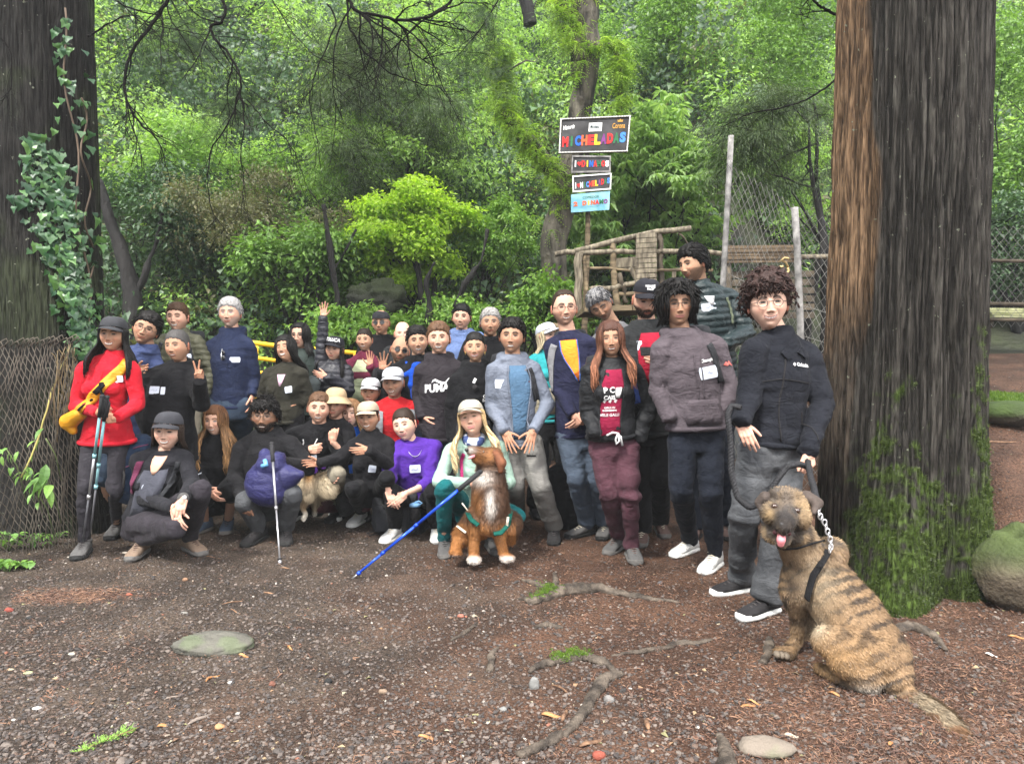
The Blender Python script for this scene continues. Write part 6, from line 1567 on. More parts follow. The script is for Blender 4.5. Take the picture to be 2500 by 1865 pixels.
# ------ back row, left of centre
b6=P('person in a dark olive fleece over a pink top, head tilted back laughing',6.25,(698,852),u=.95,roll=-8,yaw=-8,pitch=-12,sex='f',skin='tan',fc=dict(smile=1.,open=1.,style='long',len=.30,hair=BLKH,closed=1,behind=1),lod=.9,J=dict(chest=(692,912,.0),shA=(655,920,0),shB=(735,918,0),pel=(692,1015,.02),wrB=(734,985,.0),elB=(752,965,.05),elA=(645,960,.02),wrA=(652,1010,.05)),hands=dict(A=None,B=('relaxed',)),top=dict(mat=DOLV,ease=.030,collar=.02),bot=dict(mat=BLK))
b6.edge=DOLV;panel(b6,'shirt',[(.12,-.035,.035),(.07,-.022,.024),(.02,-.004,.006)],PINK,.006);sticker(b6,.075,-.01,.06,.055,rot=8)
b7=P('person with long dark hair and round glasses in a dark green shirt',7.0,(733,820),u=.98,yaw=-6,skin='fair',fc=dict(smile=.5,style='long',len=.20,hair=BLKH,hairline=.07,locks=110),glass='round',lod=.8,top=dict(mat=DGRN,ease=.02,name='shirt'),bot=dict(mat=BLK),hands=dict(A=None,B=None),J=dict(chest=(740,875,0)))
sticker(b7,.035,-.015,.10,.05,rot=-5)
b8=P('person in a printed black cap and black puffer raising one arm high',6.7,(817,852),u=.93,roll=8,yaw=-8,sex='f',skin='fair',fc=dict(smile=.5,style='long',len=.34,hair=BLKH,locks=120,behind=0),cap=('cap',(.014,.014,.018)),lod=.9,J=dict(chest=(812,900,0),shA=(785,900,0),shB=(845,905,0),wrA=(789,776,.0),elA=(787,838,.02),pel=(805,1010,0),elB=(852,955,-.05),wrB=(798,920,-.22)),hands=dict(A=('open',v3(.05,0,1),v3(1,0,0),-1),B=('relaxed',v3(-.9,-.2,.25),v3(0,0,1))),top=dict(mat=PUFB,ease=.028,puff=.055,collar=.03),bot=dict(mat=BLK))
head_text(b8,b8.cap,'TOLUCA',.046,.088,M_WHITE,.001,sx=.75);sticker(b8,-.085,.03,.055,.06,rot=15)
b9=P('person in a maroon jacket over a pale green top waving a hand',7.1,(890,830),u=.93,yaw=-4,sex='f',skin='olive',fc=dict(smile=.8,open=.7,style='bun',hair=DKBR,ponytail=1),lod=.8,J=dict(chest=(885,890,0),shA=(855,892,0),shB=(920,892,0),wrB=(903,895,-.25),elB=(932,935,-.1),pel=(880,975,0),elA=(845,940,0),wrA=(860,985,0)),hands=dict(A=None,B=('open',v3(.05,0,1),v3(-1,0,0),1)),top=dict(mat=MAR,ease=.025),bot=dict(mat=BLK))
b9.edge=MAR;open_front(b9,LIME,[(.15,-.055,.05),(.05,-.095,.09),(-.05,-.11,.105),(-.16,-.11,.11),(-.26,-.10,.10)],name='top')
b10=P('person in a black beanie and red-tinted sunglasses, black T-shirt, rearmost',7.5,(930,788),u=1.02,yaw=-3,skin='tan',fc=dict(smile=.1,style='bald',hair=BLKH),glass='dark',cap=('beanie',(.015,.015,.018)),lod=.8,top=dict(mat=BLK,ease=.02,sleeve=.4,name='t_shirt'),bot=dict(mat=BLK),hands=dict(A=None,B=None))
b11=P('bald person mostly hidden between the sunglasses wearer and the blue sweater knot',7.4,(983,815),u=.95,yaw=8,skin='pale',fc=dict(smile=.3,style='bald',hair=(.2,.15,.12),brow=.3,eye=.7),lod=.8,top=dict(mat=GJKT,ease=.02),bot=dict(mat=BLK),hands=dict(A=None,B=None))
b12=P('bald bearded person in black sunglasses raising a hand, dark jacket',6.7,(977,855),u=1.0,roll=12,yaw=14,skin='tan',fc=dict(smile=.4,style='bald',hair=BLKH,beard=.75,goatee=0),glass='dark',lod=.9,J=dict(chest=(970,915,0),shA=(925,915,0),wrA=(934,905,-.28),elA=(925,960,-.12)),hands=dict(A=('spread',v3(.0,0,1),v3(1,0,0),-1),B=None),top=dict(mat=BLK2,ease=.03),bot=dict(mat=BLK))
b13=P('person in a white cap and bright red polo with a grey vest, kneeling',6.0,(961,935),u=1.0,roll=-4,yaw=-8,skin='tan',crouch=True,fc=dict(smile=.9,open=.6,style='short',hair=GREY,beard=.4,beardcol=(.25,.22,.2),eye=.6),cap=('cap',(.46,.47,.50)),lod=.9,J=dict(chest=(965,1000,0),shA=(918,1005,0),shB=(1012,1000,0),pel=(965,1100,.1)),hands=dict(A=None,B=None),top=dict(mat=REDP,ease=.025,name='polo_shirt'),bot=dict(mat=BLK))
panel(b13,'vest',[(.12,-.17,-.09),(.0,-.19,-.085),(-.16,-.18,-.09),(-.28,-.18,-.09)],GVST,.016);panel(b13,'vest',[(.12,.10,.17),(.0,.10,.19),(-.16,.11,.18),(-.28,.11,.18)],GVST,.016);sticker(b13,.065,-.02,.075,.05);zipline(b13,.11,.0,.0,REDP)
b14=P('person in a white cap and dark vest over red crouching behind the beige cap',6.1,(905,956),u=.92,roll=2,yaw=-2,sex='f',skin='tan',crouch=True,fc=dict(smile=.7,open=.3,style='bun',hair=BLKH),cap=('cap',(.48,.48,.50)),lod=.9,J=dict(chest=(903,1012,0)),hands=dict(A=None,B=None),top=dict(mat=BLK,ease=.03,collar=.02),bot=dict(mat=BLK))
b14.edge=WHT;open_front(b14,REDP,[(.12,-.04,.04),(.05,-.05,.05),(-.05,-.055,.055)],name='top')
# ------ crouching row
b15=P('person in a tan bucket hat resting a fist against the chin',5.85,(818,985),u=.98,roll=6,yaw=4,skin='fair',crouch=True,fc=dict(smile=.4,style='bald',beard=.35,hair=DKBR),cap=('bucket',(.36,.27,.16)),lod=.9,J=dict(chest=(800,1055,.02),shA=(752,1050,.05),wrB=(812,1078,-.18),elB=(850,1120,-.1)),hands=dict(A=None,B=('fist',v3(.0,-.1,1),v3(1,0,0),1)),top=dict(mat=BLK2,ease=.02,sleeve=.45,name='t_shirt'),bot=dict(mat=BLK))
b16=P('person with short brown hair crouching in a black hoodie, fist forward',5.75,(779,996),u=1.0,roll=4,yaw=12,skin='fair',crouch=True,fc=dict(smile=.75,open=.7,style='crop',hair=BRN,beard=.25),J=dict(chest=(762,1072,.02),shA=(710,1070,0),shB=(812,1065,.05),wrA=(752,1098,-.22),elA=(706,1135,-.05),pel=(745,1190,.1),hB=(770,1195,.1),knB=(822,1158,-.35),anB=(815,1238,-.15),knA=(730,1180,-.3),anA=(725,1240,0),wrB=(800,1165,-.3),elB=(835,1120,-.05)),hands=dict(A=('fist',v3(.95,-.25,.05),v3(0,0,1)),B=('relaxed',v3(.7,-.4,0),v3(0,0,1))),top=dict(mat=BLK,ease=.028,hood=1.),bot=dict(mat=KHAK,ease=.015),shoes=(GRYS,SOLW,LACE))
sticker(b16,.030,-.045,.085,.055,rot=4);
for s in(-1,1):strip(b16,'drawstring',[(s*.055,.11),(s*.045,.08),(s*.035,.06)],.010,WHT,.012)
b17=P('person with very long fair-brown hair in a bright blue top',6.0,(857,1008),u=.93,roll=-4,yaw=-2,sex='f',skin='pale',crouch=True,fc=dict(smile=.1,lip=(.55,.25,.24),style='long',len=.46,hair=(.16,.085,.04),tip=(.28,.17,.07),locks=150,wave=.010),J=dict(chest=(850,1075,.02),pel=(858,1190,.1)),hands=dict(A=None,B=None),top=dict(mat=BLUC,ease=.012),bot=dict(mat=WINE,ease=.006),shoes=(BLKS,SOLB,LACB))
b18=P('person in a beige cap crouching with an arm stretched to the small dog',5.45,(900,1018),u=.94,roll=-5,yaw=-6,sex='f',skin='tan',crouch=True,fc=dict(smile=.9,open=.9,style='bun',hair=BLKH,eye=.5),cap=('cap',(.34,.28,.21)),J=dict(chest=(900,1082,.02),shA=(862,1092,0),shB=(945,1085,0),wrA=(782,1130,-.12),elA=(828,1118,-.05),wrB=(900,1098,-.25),elB=(955,1140,-.05),pel=(905,1195,.1),knA=(862,1195,-.38),anA=(880,1250,-.02),knB=(945,1165,-.35),anB=(940,1245,0)),hands=dict(A=('relaxed',v3(-.95,-.2,0),v3(0,0,1)),B=('relaxed',v3(-.95,-.25,-.1),v3(0,0,1))),top=dict(mat=BLK2,ease=.018,collar=.03),bot=dict(mat=BLK,ease=.006),shoes=(WHS,SOLW,LACE))
sticker(b18,.035,-.045,.06,.06,rot=-10);
b19=P('person in a purple sweatshirt crouching behind a black backpack',5.5,(988,1037),u=1.03,roll=-12,yaw=-12,sex='f',skin='pale',crouch=True,fc=dict(smile=.75,style='bun',hair=DKBR,eye=.6,lip=(.55,.24,.22)),J=dict(neck=(1008,1078,.03),chest=(1010,1098,.02),shA=(966,1105,-.02),shB=(1058,1100,.03),elA=(948,1165,-.12),wrA=(948,1195,-.36),elB=(1050,1180,-.10),wrB=(990,1205,-.36),pel=(1015,1225,.15),knA=(960,1205,-.32),anA=(965,1285,.05),knB=(1060,1200,-.28),anB=(1065,1285,.05)),hands=dict(A=('relaxed',v3(.35,-.3,-.8),v3(1,-.1,0)),B=('relaxed',v3(-.7,-.3,-.6),v3(-.5,0,1))),top=dict(mat=PURP,ease=.032,sleeve=.62,fold=.012,name='sweatshirt'),bot=dict(mat=BLK,ease=.01),shoes=(WHS,SOLW,LACE))
sticker(b19,-.005,.015,.085,.062);v,f=tube(project(b19,np.linspace(-.05,.05,9),.105+12*np.linspace(-.05,.05,9)**2,.004),.002,5);mb=MB();mb.add(v,f);mb.build('necklace',M_METAL,b19.obj)
b20=P('bearded person with glasses crouching in a black fleece, purple sack on the lap',5.45,(646,1015),u=1.08,roll=4,yaw=8,skin='brown',crouch=True,fc=dict(smile=.15,open=.5,style='curly',thick=.012,hair=BLKH,beard=.9,fullbeard=1,beardlen=.005),glass='square',J=dict(neck=(650,1055,.02),chest=(655,1082,.02),shA=(592,1098,0),shB=(712,1090,.02),wrB=(688,1130,-.32),elB=(752,1140,-.05),wrA=(597,1222,-.30),elA=(572,1170,-.02),pel=(650,1225,.15),knA=(598,1225,-.30),anA=(632,1290,.02),knB=(712,1205,-.32),anB=(698,1290,.02)),hands=dict(A=('fist',v3(.1,-.25,-1),v3(.8,-.4,0)),B=('grip',v3(-.85,-.4,.1),v3(0,-.1,1))),top=dict(mat=BLK2,ease=.030,hood=.5,collar=.02),bot=dict(mat=GJEAN,ease=.018),shoes=(BLKS,SOLB,LACB))
sticker(b20,.055,.0,.065,.05,rot=-15,scrib=False);strip(b20,'drawstring',[(.075,.09),(.07,.04)],.012,WHT,.014)
b21=P('person in a dark grey cap and black cardigan crouching in front at left, smiling',4.95,(411,1052),u=1.05,roll=4,yaw=8,sex='f',skin='pale',crouch=True,fc=dict(smile=1.,open=1.,style='wavy',len=.12,thick=.006,hair=DKBR,eye=.5,locks=60,behind=1),cap=('cap',(.036,.037,.043)),J=dict(neck=(403,1098,.03),chest=(398,1130,.04),shA=(340,1128,.0),shB=(453,1125,.02),elA=(352,1215,-.02),wrA=(425,1240,-.40),elB=(470,1180,-.05),wrB=(448,1215,-.40),pel=(355,1270,.12),hA=(330,1272,.12),hB=(385,1270,.12),knA=(430,1288,-.40),anA=(345,1322,.06),knB=(492,1196,-.28),anB=(465,1315,-.08)),hands=dict(A=('relaxed',v3(.35,-.3,-.8),v3(1,-.2,0)),B=('relaxed',v3(-.15,-.35,-.95),v3(-1,-.2,0))),top=dict(mat=CHAR,ease=.016,name='cardigan',vox=.009),bot=dict(mat=C_('black_brown_denim',(.024,.021,.026)),ease=.008,cuff=.7),shoes=(LEAT,SOLG,BRNS),feetdir=dict(A=(.1,-1),B=(.8,-.7)))
b21.edge=CHAR;panel(b21,'shirt',[(.065,-.075,.085),(.0,-.085,.10),(-.10,-.085,.105),(-.20,-.085,.10),(-.30,-.075,.09)],C_('slate_tee',(.045,.047,.060)),.006,nx=9);panel(b21,'neckline',[(.185,-.038,.038),(.14,-.046,.046),(.10,-.036,.040),(.065,-.022,.026),(.04,-.004,.008)],surf('skin_neck',(.54,.32,.225),var=.05,bump=0,rough=.6),.010)
sticker(b21,.005,-.055,.095,.060)
b22=P('person with long wavy auburn-to-blond hair crouching behind the dark cap',5.6,(526,1027),u=.95,roll=0,yaw=-2,sex='f',skin='fair',crouch=True,fc=dict(smile=.85,open=.8,style='long',len=.42,hair=(.08,.035,.015),tip=(.27,.155,.07),locks=170,wave=.012,iris=(.1,.14,.16),eye=.6),J=dict(chest=(524,1100,.02),wrA=(512,1200,-.25),elA=(475,1150,-.02),wrB=(545,1195,-.25),elB=(580,1150,-.02),pel=(525,1215,.12),knA=(490,1195,-.28),anA=(500,1270,.0),knB=(570,1200,-.28),anB=(557,1268,-.05)),hands=dict(A=('relaxed',v3(.7,-.3,-.6),v3(.5,-.5,.5)),B=('relaxed',v3(-.8,-.3,-.4),v3(0,0,1))),top=dict(mat=BLK,ease=.018,collar=.03),bot=dict(mat=BLK,kind='shorts',ease=.02),shoes=(NVS,SOLG,LACB))
sticker(b22,-.065,-.05,.07,.055)
# ------ centre
b24=P('person with short black hair and a bright blue sweater knotted round the neck',6.1,(1020,833),u=.98,roll=-4,yaw=8,skin='olive',fc=dict(smile=.9,open=.8,style='short',hair=BLKH,thick=.014,back=1,eye=.7),lod=.9,J=dict(chest=(1012,902,0),shA=(970,905,0)),hands=dict(A=None,B=None),top=dict(mat=BLK,ease=.028),bot=dict(mat=BLK))
mb=MB();nk=b24.nk
for a in np.linspace(-2.6,2.6,18):v,f=ellipsoid(nk+v3(.105*math.sin(a),-.085*math.cos(a),-.050-.025*math.cos(a)),(.036,.032,.032),None,9,6);mb.add(v,f)
for p,q,r_ in(((.0,-.12,-.09),(-.035,-.15,-.24),.042),((-.03,-.14,-.20),(-.02,-.15,-.34),.030),((.01,-.13,-.1),(-.09,-.12,-.16),.030)):v,f=capsule(nk+v3(*p),nk+v3(*q),r_,r_*.8);mb.add(v,f)
V,Fs,Nn=remesh(mb,.010,2);V=folds(V,Nn,.008,4);m=MB();m.add(V,[tuple(f)for f in Fs]);m.build('knotted_sweater',ROYL,b24.obj)
b23=P('person in a faded black hoodie with a large white sportswear print across the chest',5.7,(1071,826),u=1.0,roll=-2,yaw=2,skin='fair',fc=dict(smile=1.,open=1.,style='crop',hair=BRN,thick=.013,eye=.6,beard=.2),J=dict(chest=(1073,900,.02),shA=(1028,908,0),shB=(1122,905,0),pel=(1070,1060,.02),elA=(1020,965,.05),wrA=(1030,1018,-.05),elB=(1130,975,.05),wrB=(1120,1030,.0)),hands=dict(A=('relaxed',v3(.6,-.2,-.5),v3(.2,-.8,.5)),B=None),top=dict(mat=PHD,ease=.018,hood=1.,hem=.05,name='hoodie'),bot=dict(mat=DJEAN,ease=.02),shoes=(BLKS,SOLB,LACB))
letter(b23,'lettering','PUMA',-.012,-.032,.084,M_WHITE,.0035,.86,rot=3)
cat=[(-.085,-.012),(-.075,.012),(-.055,.020),(-.030,.008),(.0,-.004),(.022,-.006),(.045,.022),(.062,.028),(.045,.010),(.028,-.018),(.0,-.024),(-.03,-.012),(-.055,.002),(-.07,.0)]
shape2d(b23,'leaping_cat_logo',cat,.030,.022,M_WHITE);
b25=P('person with short dark hair in a light blue hooded top at the back',7.0,(1127,775),u=1.0,roll=2,yaw=-4,skin='fair',fc=dict(smile=.7,open=.3,style='crop',hair=BLKH,thick=.012),lod=.8,top=dict(mat=LBL,ease=.025,hood=1.2),bot=dict(mat=BLK),hands=dict(A=None,B=None))
b26=P('person with cropped salt-and-pepper hair in a plain black top at the back',6.6,(1197,788),u=1.03,yaw=2,skin='tan',fc=dict(smile=.5,style='crop',hair=DGRY,gray=.6,thick=.012,eye=.5),lod=.9,top=dict(mat=BLK,ease=.03,hood=.7),bot=dict(mat=BLK),hands=dict(A=None,B=None),wide=1.1)
b27=P('person with hair pulled back and hoop earrings in an oversized black hoodie',5.45,(1160,848),u=.94,roll=-2,yaw=-2,sex='f',skin='olive',fc=dict(smile=.85,open=.7,style='bun',hair=BLKH,lip=(.50,.13,.14)),J=dict(chest=(1160,925,.02),shA=(1118,930,0),shB=(1207,930,0),pel=(1155,1085,.02),elA=(1105,1000,.02),wrA=(1105,1065,0),elB=(1218,1000,.06),wrB=(1205,1060,.05),hA=(1130,1085,.02),hB=(1180,1085,.02)),hands=dict(A=None,B=None),wide=1.06,top=dict(mat=BLK,ease=.042,hood=1.,hem=.12,name='hoodie'),bot=dict(mat=BLK),shoes=(BLKS,SOLB,LACB))
letter(b27,'lettering','Out of',.105,-.012,.030,M_WHITE,.0008);letter(b27,'lettering','Service',.105,-.040,.030,M_WHITE,.0008)
for s in(-1,1):v,f=tube([b27.HC+v3(s*.074,.0,-.045)+v3(0,.010*math.cos(t),.012*math.sin(t))for t in np.linspace(0,6.28,9)],.0035,5,False);mb=MB();mb.add(v,f);mb.build('earring',surf('gold',(.7,.45,.15),metal=.8,rough=.3,bump=0)if s<0 else bpy.data.materials['gold'],b27.obj)
mc=empty('clip_microphone',tuple(b27.O));tag(mc,'small white clip and black microphone on the black hoodie neckline','microphone')
v,f=box(project(b27,-.004,.105,.02)[0],.022,.012,.040,rotm('Y',25),.004);mb=MB();mb.add(v,f);mb.build('clip',M_WHITE,mc)
v,f=ellipsoid(project(b27,.002,.055,.02)[0],(.022,.016,.024));mb=MB();mb.add(v,f);mb.build('foam_cover',BLKS,mc)
b28=P('person in an open grey-blue windbreaker over a blue T-shirt, hands on the thighs',5.2,(1250,821),u=1.0,roll=2,yaw=-6,skin='tan',fc=dict(smile=.1,open=.8,style='short',hair=BLKH,thick=.014,lip=(.34,.13,.11)),J=dict(neck=(1252,868,.03),chest=(1252,898,.03),shA=(1205,908,0),shB=(1302,905,.05),elA=(1200,995,.02),wrA=(1232,1052,-.17),elB=(1338,985,.05),wrB=(1302,1050,-.17),pel=(1258,1080,.05),hA=(1232,1085,.04),hB=(1292,1085,.05),knA=(1255,1180,-.05),anA=(1262,1252,.18),knB=(1318,1185,-.10),anB=(1352,1288,-.02)),hands=dict(A=('open',v3(.35,-.25,-.8),v3(.9,-.2,.3)),B=('open',v3(-.25,-.3,-.85),v3(-.9,-.2,.2))),top=dict(mat=GRYW,ease=.022,bulk=.95,hood=1.,hem=.02,vox=.010),bot=dict(mat=GRYP,ease=.024),shoes=(BLKS,SOLB,LACB,True),feetdir=dict(A=(-.2,-1),B=(-.05,-1)))
b28.edge=GRYW;open_front(b28,BLT,[(.140,-.050,.080),(.06,-.060,.105),(-.04,-.055,.105),(-.16,-.045,.085),(-.28,-.040,.065),(-.385,-.038,.055)],name='t_shirt')
sticker(b28,-.118,.012,.065,.062,scrib=True);panel(b28,'badge',[(.028,.088,.125),(.018,.088,.125)],C_('badge_brown',(.06,.02,.02)),.007,nx=3)
panel(b28,'thigh_pocket',[(-.50,.055,.115),(-.508,.055,.118)],BLK,.006,nx=5,part='bot')
straps(b28,NB,'black backpack worn with the grey-blue windbreaker',a=.125,only=1,lo=-.12)
b29=P('person with blond hair and white cap looking up to the right',6.2,(1336,822),u=.93,roll=-6,yaw=42,pitch=-12,sex='f',skin='pale',fc=dict(smile=.4,style='wavy',len=.18,thick=.008,hair=(.42,.35,.23),locks=70,behind=1),cap=('cap',(.46,.48,.53)),lod=.9,byaw=25,J=dict(chest=(1335,885,0),pel=(1335,1030,0)),hands=dict(A=None,B=None),top=dict(mat=TURQ,ease=.02,hem=.0),bot=dict(mat=BLK,ease=.03),shoes=(BLKS,SOLB,LACB))
panel(b29,'overshirt',[(-.12,-.16,.16),(-.22,-.17,.17),(-.34,-.18,.18),(-.42,-.18,.18)],BEIG,.010,nx=9);panel(b29,'collar_patch',[(.11,-.04,.04),(.06,-.045,.045),(.02,-.03,.03)],WHT,.008)
# ------ right side
b35=P('person in a green-grey quilted jacket standing highest, looking away to the left',5.35,(1693,645),u=1.06,roll=-6,yaw=-62,pitch=10,skin='olive',fc=dict(smile=.7,style='short',hair=BLKH,thick=.020,back=1,beard=.6),byaw=-18,gz=.30,J=dict(neck=(1708,694,.04),chest=(1722,722,.04),shA=(1672,738,-.02),shB=(1788,735,.12),elB=(1822,815,.05),wrB=(1772,838,-.18),elA=(1668,820,-.05),wrA=(1690,900,.0),pel=(1738,900,.1)),hands=dict(A=None,B=None),top=dict(mat=GPUF,ease=.040,puff=.048,collar=.035,vox=.010),bot=dict(mat=NPNT,ease=.02),shoes=(BRNS,SOLB,LACB))
b35.edge=GPUF;sticker(b35,-.085,.055,.11,.055,rot=8);panel(b35,'t_shirt',[(.135,-.10,-.03),(.10,-.09,-.04),(.07,-.075,-.055)],WHT,.010,nx=4);strip(b35,'strap',[(.09,.12),(.105,.04),(.10,-.08)],.022,C_('sage_webbing',(.13,.15,.10)),.012)
b30=P('person with glasses in an open navy jacket over an orange T-shirt',5.25,(1377,753),u=1.04,roll=-2,yaw=6,skin='fair',fc=dict(smile=.9,open=.7,style='bun',knot=0,hair=DKBR,beard=.25,hairline=.082,nose=1.15,eye=.7),glass='square',J=dict(neck=(1388,812,.02),chest=(1390,842,.02),shA=(1345,850,.03),shB=(1440,842,0),elA=(1362,950,.0),wrA=(1398,1012,-.16),elB=(1458,930,.05),wrB=(1428,1010,-.14),pel=(1412,1055,.02),hA=(1388,1060,.02),hB=(1440,1060,.02),knA=(1408,1170,-.04),anA=(1432,1278,-.02),knB=(1458,1170,0),anB=(1478,1278,.08)),hands=dict(A=('fist',v3(.6,-.3,-.8),v3(.5,-.6,.4)),B=('relaxed',v3(-.7,-.3,-.7),v3(0,0,1))),top=dict(mat=NVJ,ease=.012,hem=.03,collar=.015),bot=dict(mat=BGP,ease=.018),shoes=(GRYS,SOLB,LACE),feetdir=dict(A=(-.9,-.7),B=(-.3,-1)))
b30.edge=C_('blue_piping',(.05,.10,.28));open_front(b30,ORNG,[(.140,-.075,.050),(.06,-.070,.055),(.0,-.050,.055),(-.07,-.010,.052),(-.16,.030,.046)],name='t_shirt')
strip(b30,'chest_zip',[(.115,.0),(.108,-.11)],.010,C_('sky_blue_zip',(.10,.30,.60)),.006);straps(b30,C_('grey_webbing',(.16,.16,.17)),'grey backpack strap over the navy jacket and orange T-shirt',a=.145,only=-1,w=.05,lo=-.22,pack=NB)
b31=P('person with short greying hair bowing the head, white collar and grey backpack',5.7,(1466,744),u=1.02,roll=-22,yaw=-22,pitch=32,skin='tan',fc=dict(smile=.2,style='short',hair=(.075,.075,.08),gray=.8,thick=.012,beard=.3,closed=1),byaw=-8,J=dict(neck=(1500,790,.05),chest=(1508,822,.05),shA=(1462,835,0),shB=(1560,828,.05)),hands=dict(A=None,B=None),top=dict(mat=C_('grey_melange',(.12,.12,.125),heather=.4),ease=.03),bot=dict(mat=BLK),shoes=(BLKS,SOLB,LACB))
panel(b31,'t_shirt',[(.13,-.05,.06),(.08,-.045,.055),(.03,-.02,.03)],WHT,.008);straps(b31,C_('grey_webbing',(.16,.16,.17)),'grey backpack of the person bowing the head',a=.11,w=.05,pack=NB)
b32=P('bearded person in a black cap looking down at a phone, crimson T-shirt',5.1,(1578,732),u=1.08,roll=2,yaw=0,pitch=16,skin='fair',fc=dict(smile=.0,style='bald',hair=DKBR,beard=.9,fullbeard=1,beardlen=.006,eye=.4),cap=('cap',(.014,.015,.020),.004),byaw=6,wide=1.12,J=dict(neck=(1580,786,.03),chest=(1582,818,.03),shA=(1524,832,.02),shB=(1636,826,.04),elA=(1516,930,.05),wrA=(1530,1010,.05),elB=(1640,925,.02),wrB=(1612,888,-.26),pel=(1585,1040,.05),hA=(1556,1045,.05),hB=(1612,1045,.05),knA=(1560,1150,.02),anA=(1570,1235,.20),knB=(1612,1160,0),anB=(1612,1272,-.02)),hands=dict(A=None,B=('grip',v3(-.75,-.35,.35),v3(-.2,-.2,1))),top=dict(mat=GJKT,ease=.032,collar=.02,hood=.4),bot=dict(mat=BLK2,ease=.025),shoes=(BRNS,SOLG,LACE),feetdir=dict(A=(-.3,-1),B=(.0,-1)))
b32.edge=GJKT;open_front(b32,CRIM,[(.14,-.075,.075),(.05,-.105,.075),(-.05,-.105,.070),(-.14,-.10,.065),(-.22,-.09,.055)],name='t_shirt')
sticker(b32,-.085,.055,.035,.065,scrib=False)
for k,z in enumerate((.116,.108)):head_text(b32,b32.cap,('THE','NORTH')[k]if False else('NORTH','FACE')[k],.016,.100-.016*k,M_WHITE,.0006,.106)
q=MB()
for r_ in(.012,.020,.028):
 a=np.linspace(1.57,3.0,8);pts=[(.030-.0+r_*math.cos(t),.082+r_*math.sin(t)*.9)for t in a];V=[(x,-math.sqrt(max(.05,1-(x/.088)**2))*.109+np.clip(z-.075,0,1)*.5,z)for x,z in pts];v,f=tube(V,.0022,4);q.add(v,f)
V=q.verts()@b32.HR.T*b32.hs+b32.HC;k=MB();k.add(V,q.F);k.build('cap_emblem',M_WHITE,b32.cap)
ph=empty('phone',tuple(W(1583,858,4.75)));tag(ph,'black smartphone held up in one hand by the person in the black cap','phone');v,f=box(W(1583,859,4.72),.105,.010,.065,rotm('X',-40),.004);mb=MB();mb.add(v,f);mb.build('case',BLKS,ph)
v,f=box(W(1583,857,4.72)+v3(0,.006,.004),.095,.003,.056,rotm('X',-40));mb=MB();mb.add(v,f);mb.build('screen',M_DARKLENS,ph)
b33=P('person with long auburn hair in black jacket and mauve joggers',4.72,(1491,828),u=.96,roll=-4,yaw=-6,sex='f',skin='tan',fc=dict(smile=.55,open=.6,style='long',len=.33,hair=(.050,.022,.015),tip=(.24,.10,.055),locks=150,eye=.75),J=dict(neck=(1492,878,.03),chest=(1492,908,.02),shA=(1442,918,0),shB=(1545,912,.02),elA=(1436,1010,.03),wrA=(1452,1058,-.08),elB=(1585,1000,.05),wrB=(1558,1065,.0),pel=(1495,1075,.03),hA=(1468,1085,.03),hB=(1528,1085,.03),knA=(1485,1200,-.06),anA=(1508,1312,-.0),knB=(1538,1200,-.08),anB=(1542,1330,-.10)),hands=dict(A=None,B=None),top=dict(mat=BJKT,ease=.026,hem=-.02,collar=.0,fold=.012,vox=.009,bulk=1.12),bot=dict(mat=MPNT,ease=.012,cuff=.5,fold=.012),shoes=(GRYS,SOLG,BRNS,True),feetdir=dict(A=(-.55,-.85),B=(.05,-1)))
b33.edge=BJKT;open_front(b33,MTEE,[(.135,-.060,.050),(.03,-.095,.060),(-.08,-.100,.040),(-.18,-.105,.030),(-.28,-.110,.028),(-.375,-.110,.030)],name='t_shirt')
letter(b33,'lettering','P C',-.045,.005,.050,M_WHITE,.001,off=.009);letter(b33,'lettering','CAIS',-.045,-.042,.036,M_WHITE,.0014,off=.009);letter(b33,'lettering','* * *',-.040,-.075,.05,M_WHITE,.001,off=.009)
letter(b33,'lettering','GIRLS IN',-.042,-.108,.018,M_WHITE,.0004,off=.009);letter(b33,'lettering','ENGINEERING',-.042,-.126,.014,M_WHITE,.0004,off=.009);letter(b33,'lettering','VELII GALLI',-.042,-.155,.0245,M_WHITE,.0008,off=.009)
panel(b33,'sticker',[(.02,.0,.04),(-.02,-.005,.03),(-.045,.0,.02)],M_WHITE,.010,nx=4)
v,f=tube([b33.pel+b33.Nf*.155+v3(x,0,z)for x,z in((-.07,.055),(-.03,.075),(.005,.070),(.012,.02),(-.008,.0),(-.012,.03),(.002,.065),(.02,.05),(.032,-.01))],.0075,6);mb=MB();mb.add(v,f);mb.build('waist_cord',WHT,b33.obj)
straps(b33,C_('blue_webbing',(.03,.06,.22)),'blue-strapped backpack of the person with long auburn hair',a=.135,only=1,w=.03,lo=-.1,pack=NB)
b34=P('person with long black hair and glasses in a washed plum-grey hoodie',4.48,(1654,745),u=1.06,roll=-3,yaw=-4,skin='tan',fc=dict(smile=.45,style='wavy',len=.11,thick=.026,hair=BLKH,locks=90,behind=1,beard=.12,eye=.75,lip=(.45,.18,.16)),glass='square',J=dict(neck=(1662,806,.03),chest=(1670,842,.03),shA=(1614,855,-.01),shB=(1748,850,.05),elA=(1606,950,.02),wrA=(1634,1022,-.06),elB=(1782,955,.05),wrB=(1745,1025,-.02),pel=(1700,1055,.03),hA=(1668,1062,.03),hB=(1732,1062,.03),knA=(1662,1195,-.06),anA=(1684,1318,-.02),knB=(1735,1200,-.05),anB=(1745,1352,-.06)),hands=dict(A=None,B=None),top=dict(mat=WHD,ease=.026,hood=1.1,hem=-.02,vox=.009,name='hoodie',fold=.008),bot=dict(mat=NPNT,ease=.014,cuff=.9),shoes=(WHS,SOLW,LACE),feetdir=dict(A=(-.75,-.7),B=(-.6,-.8)))
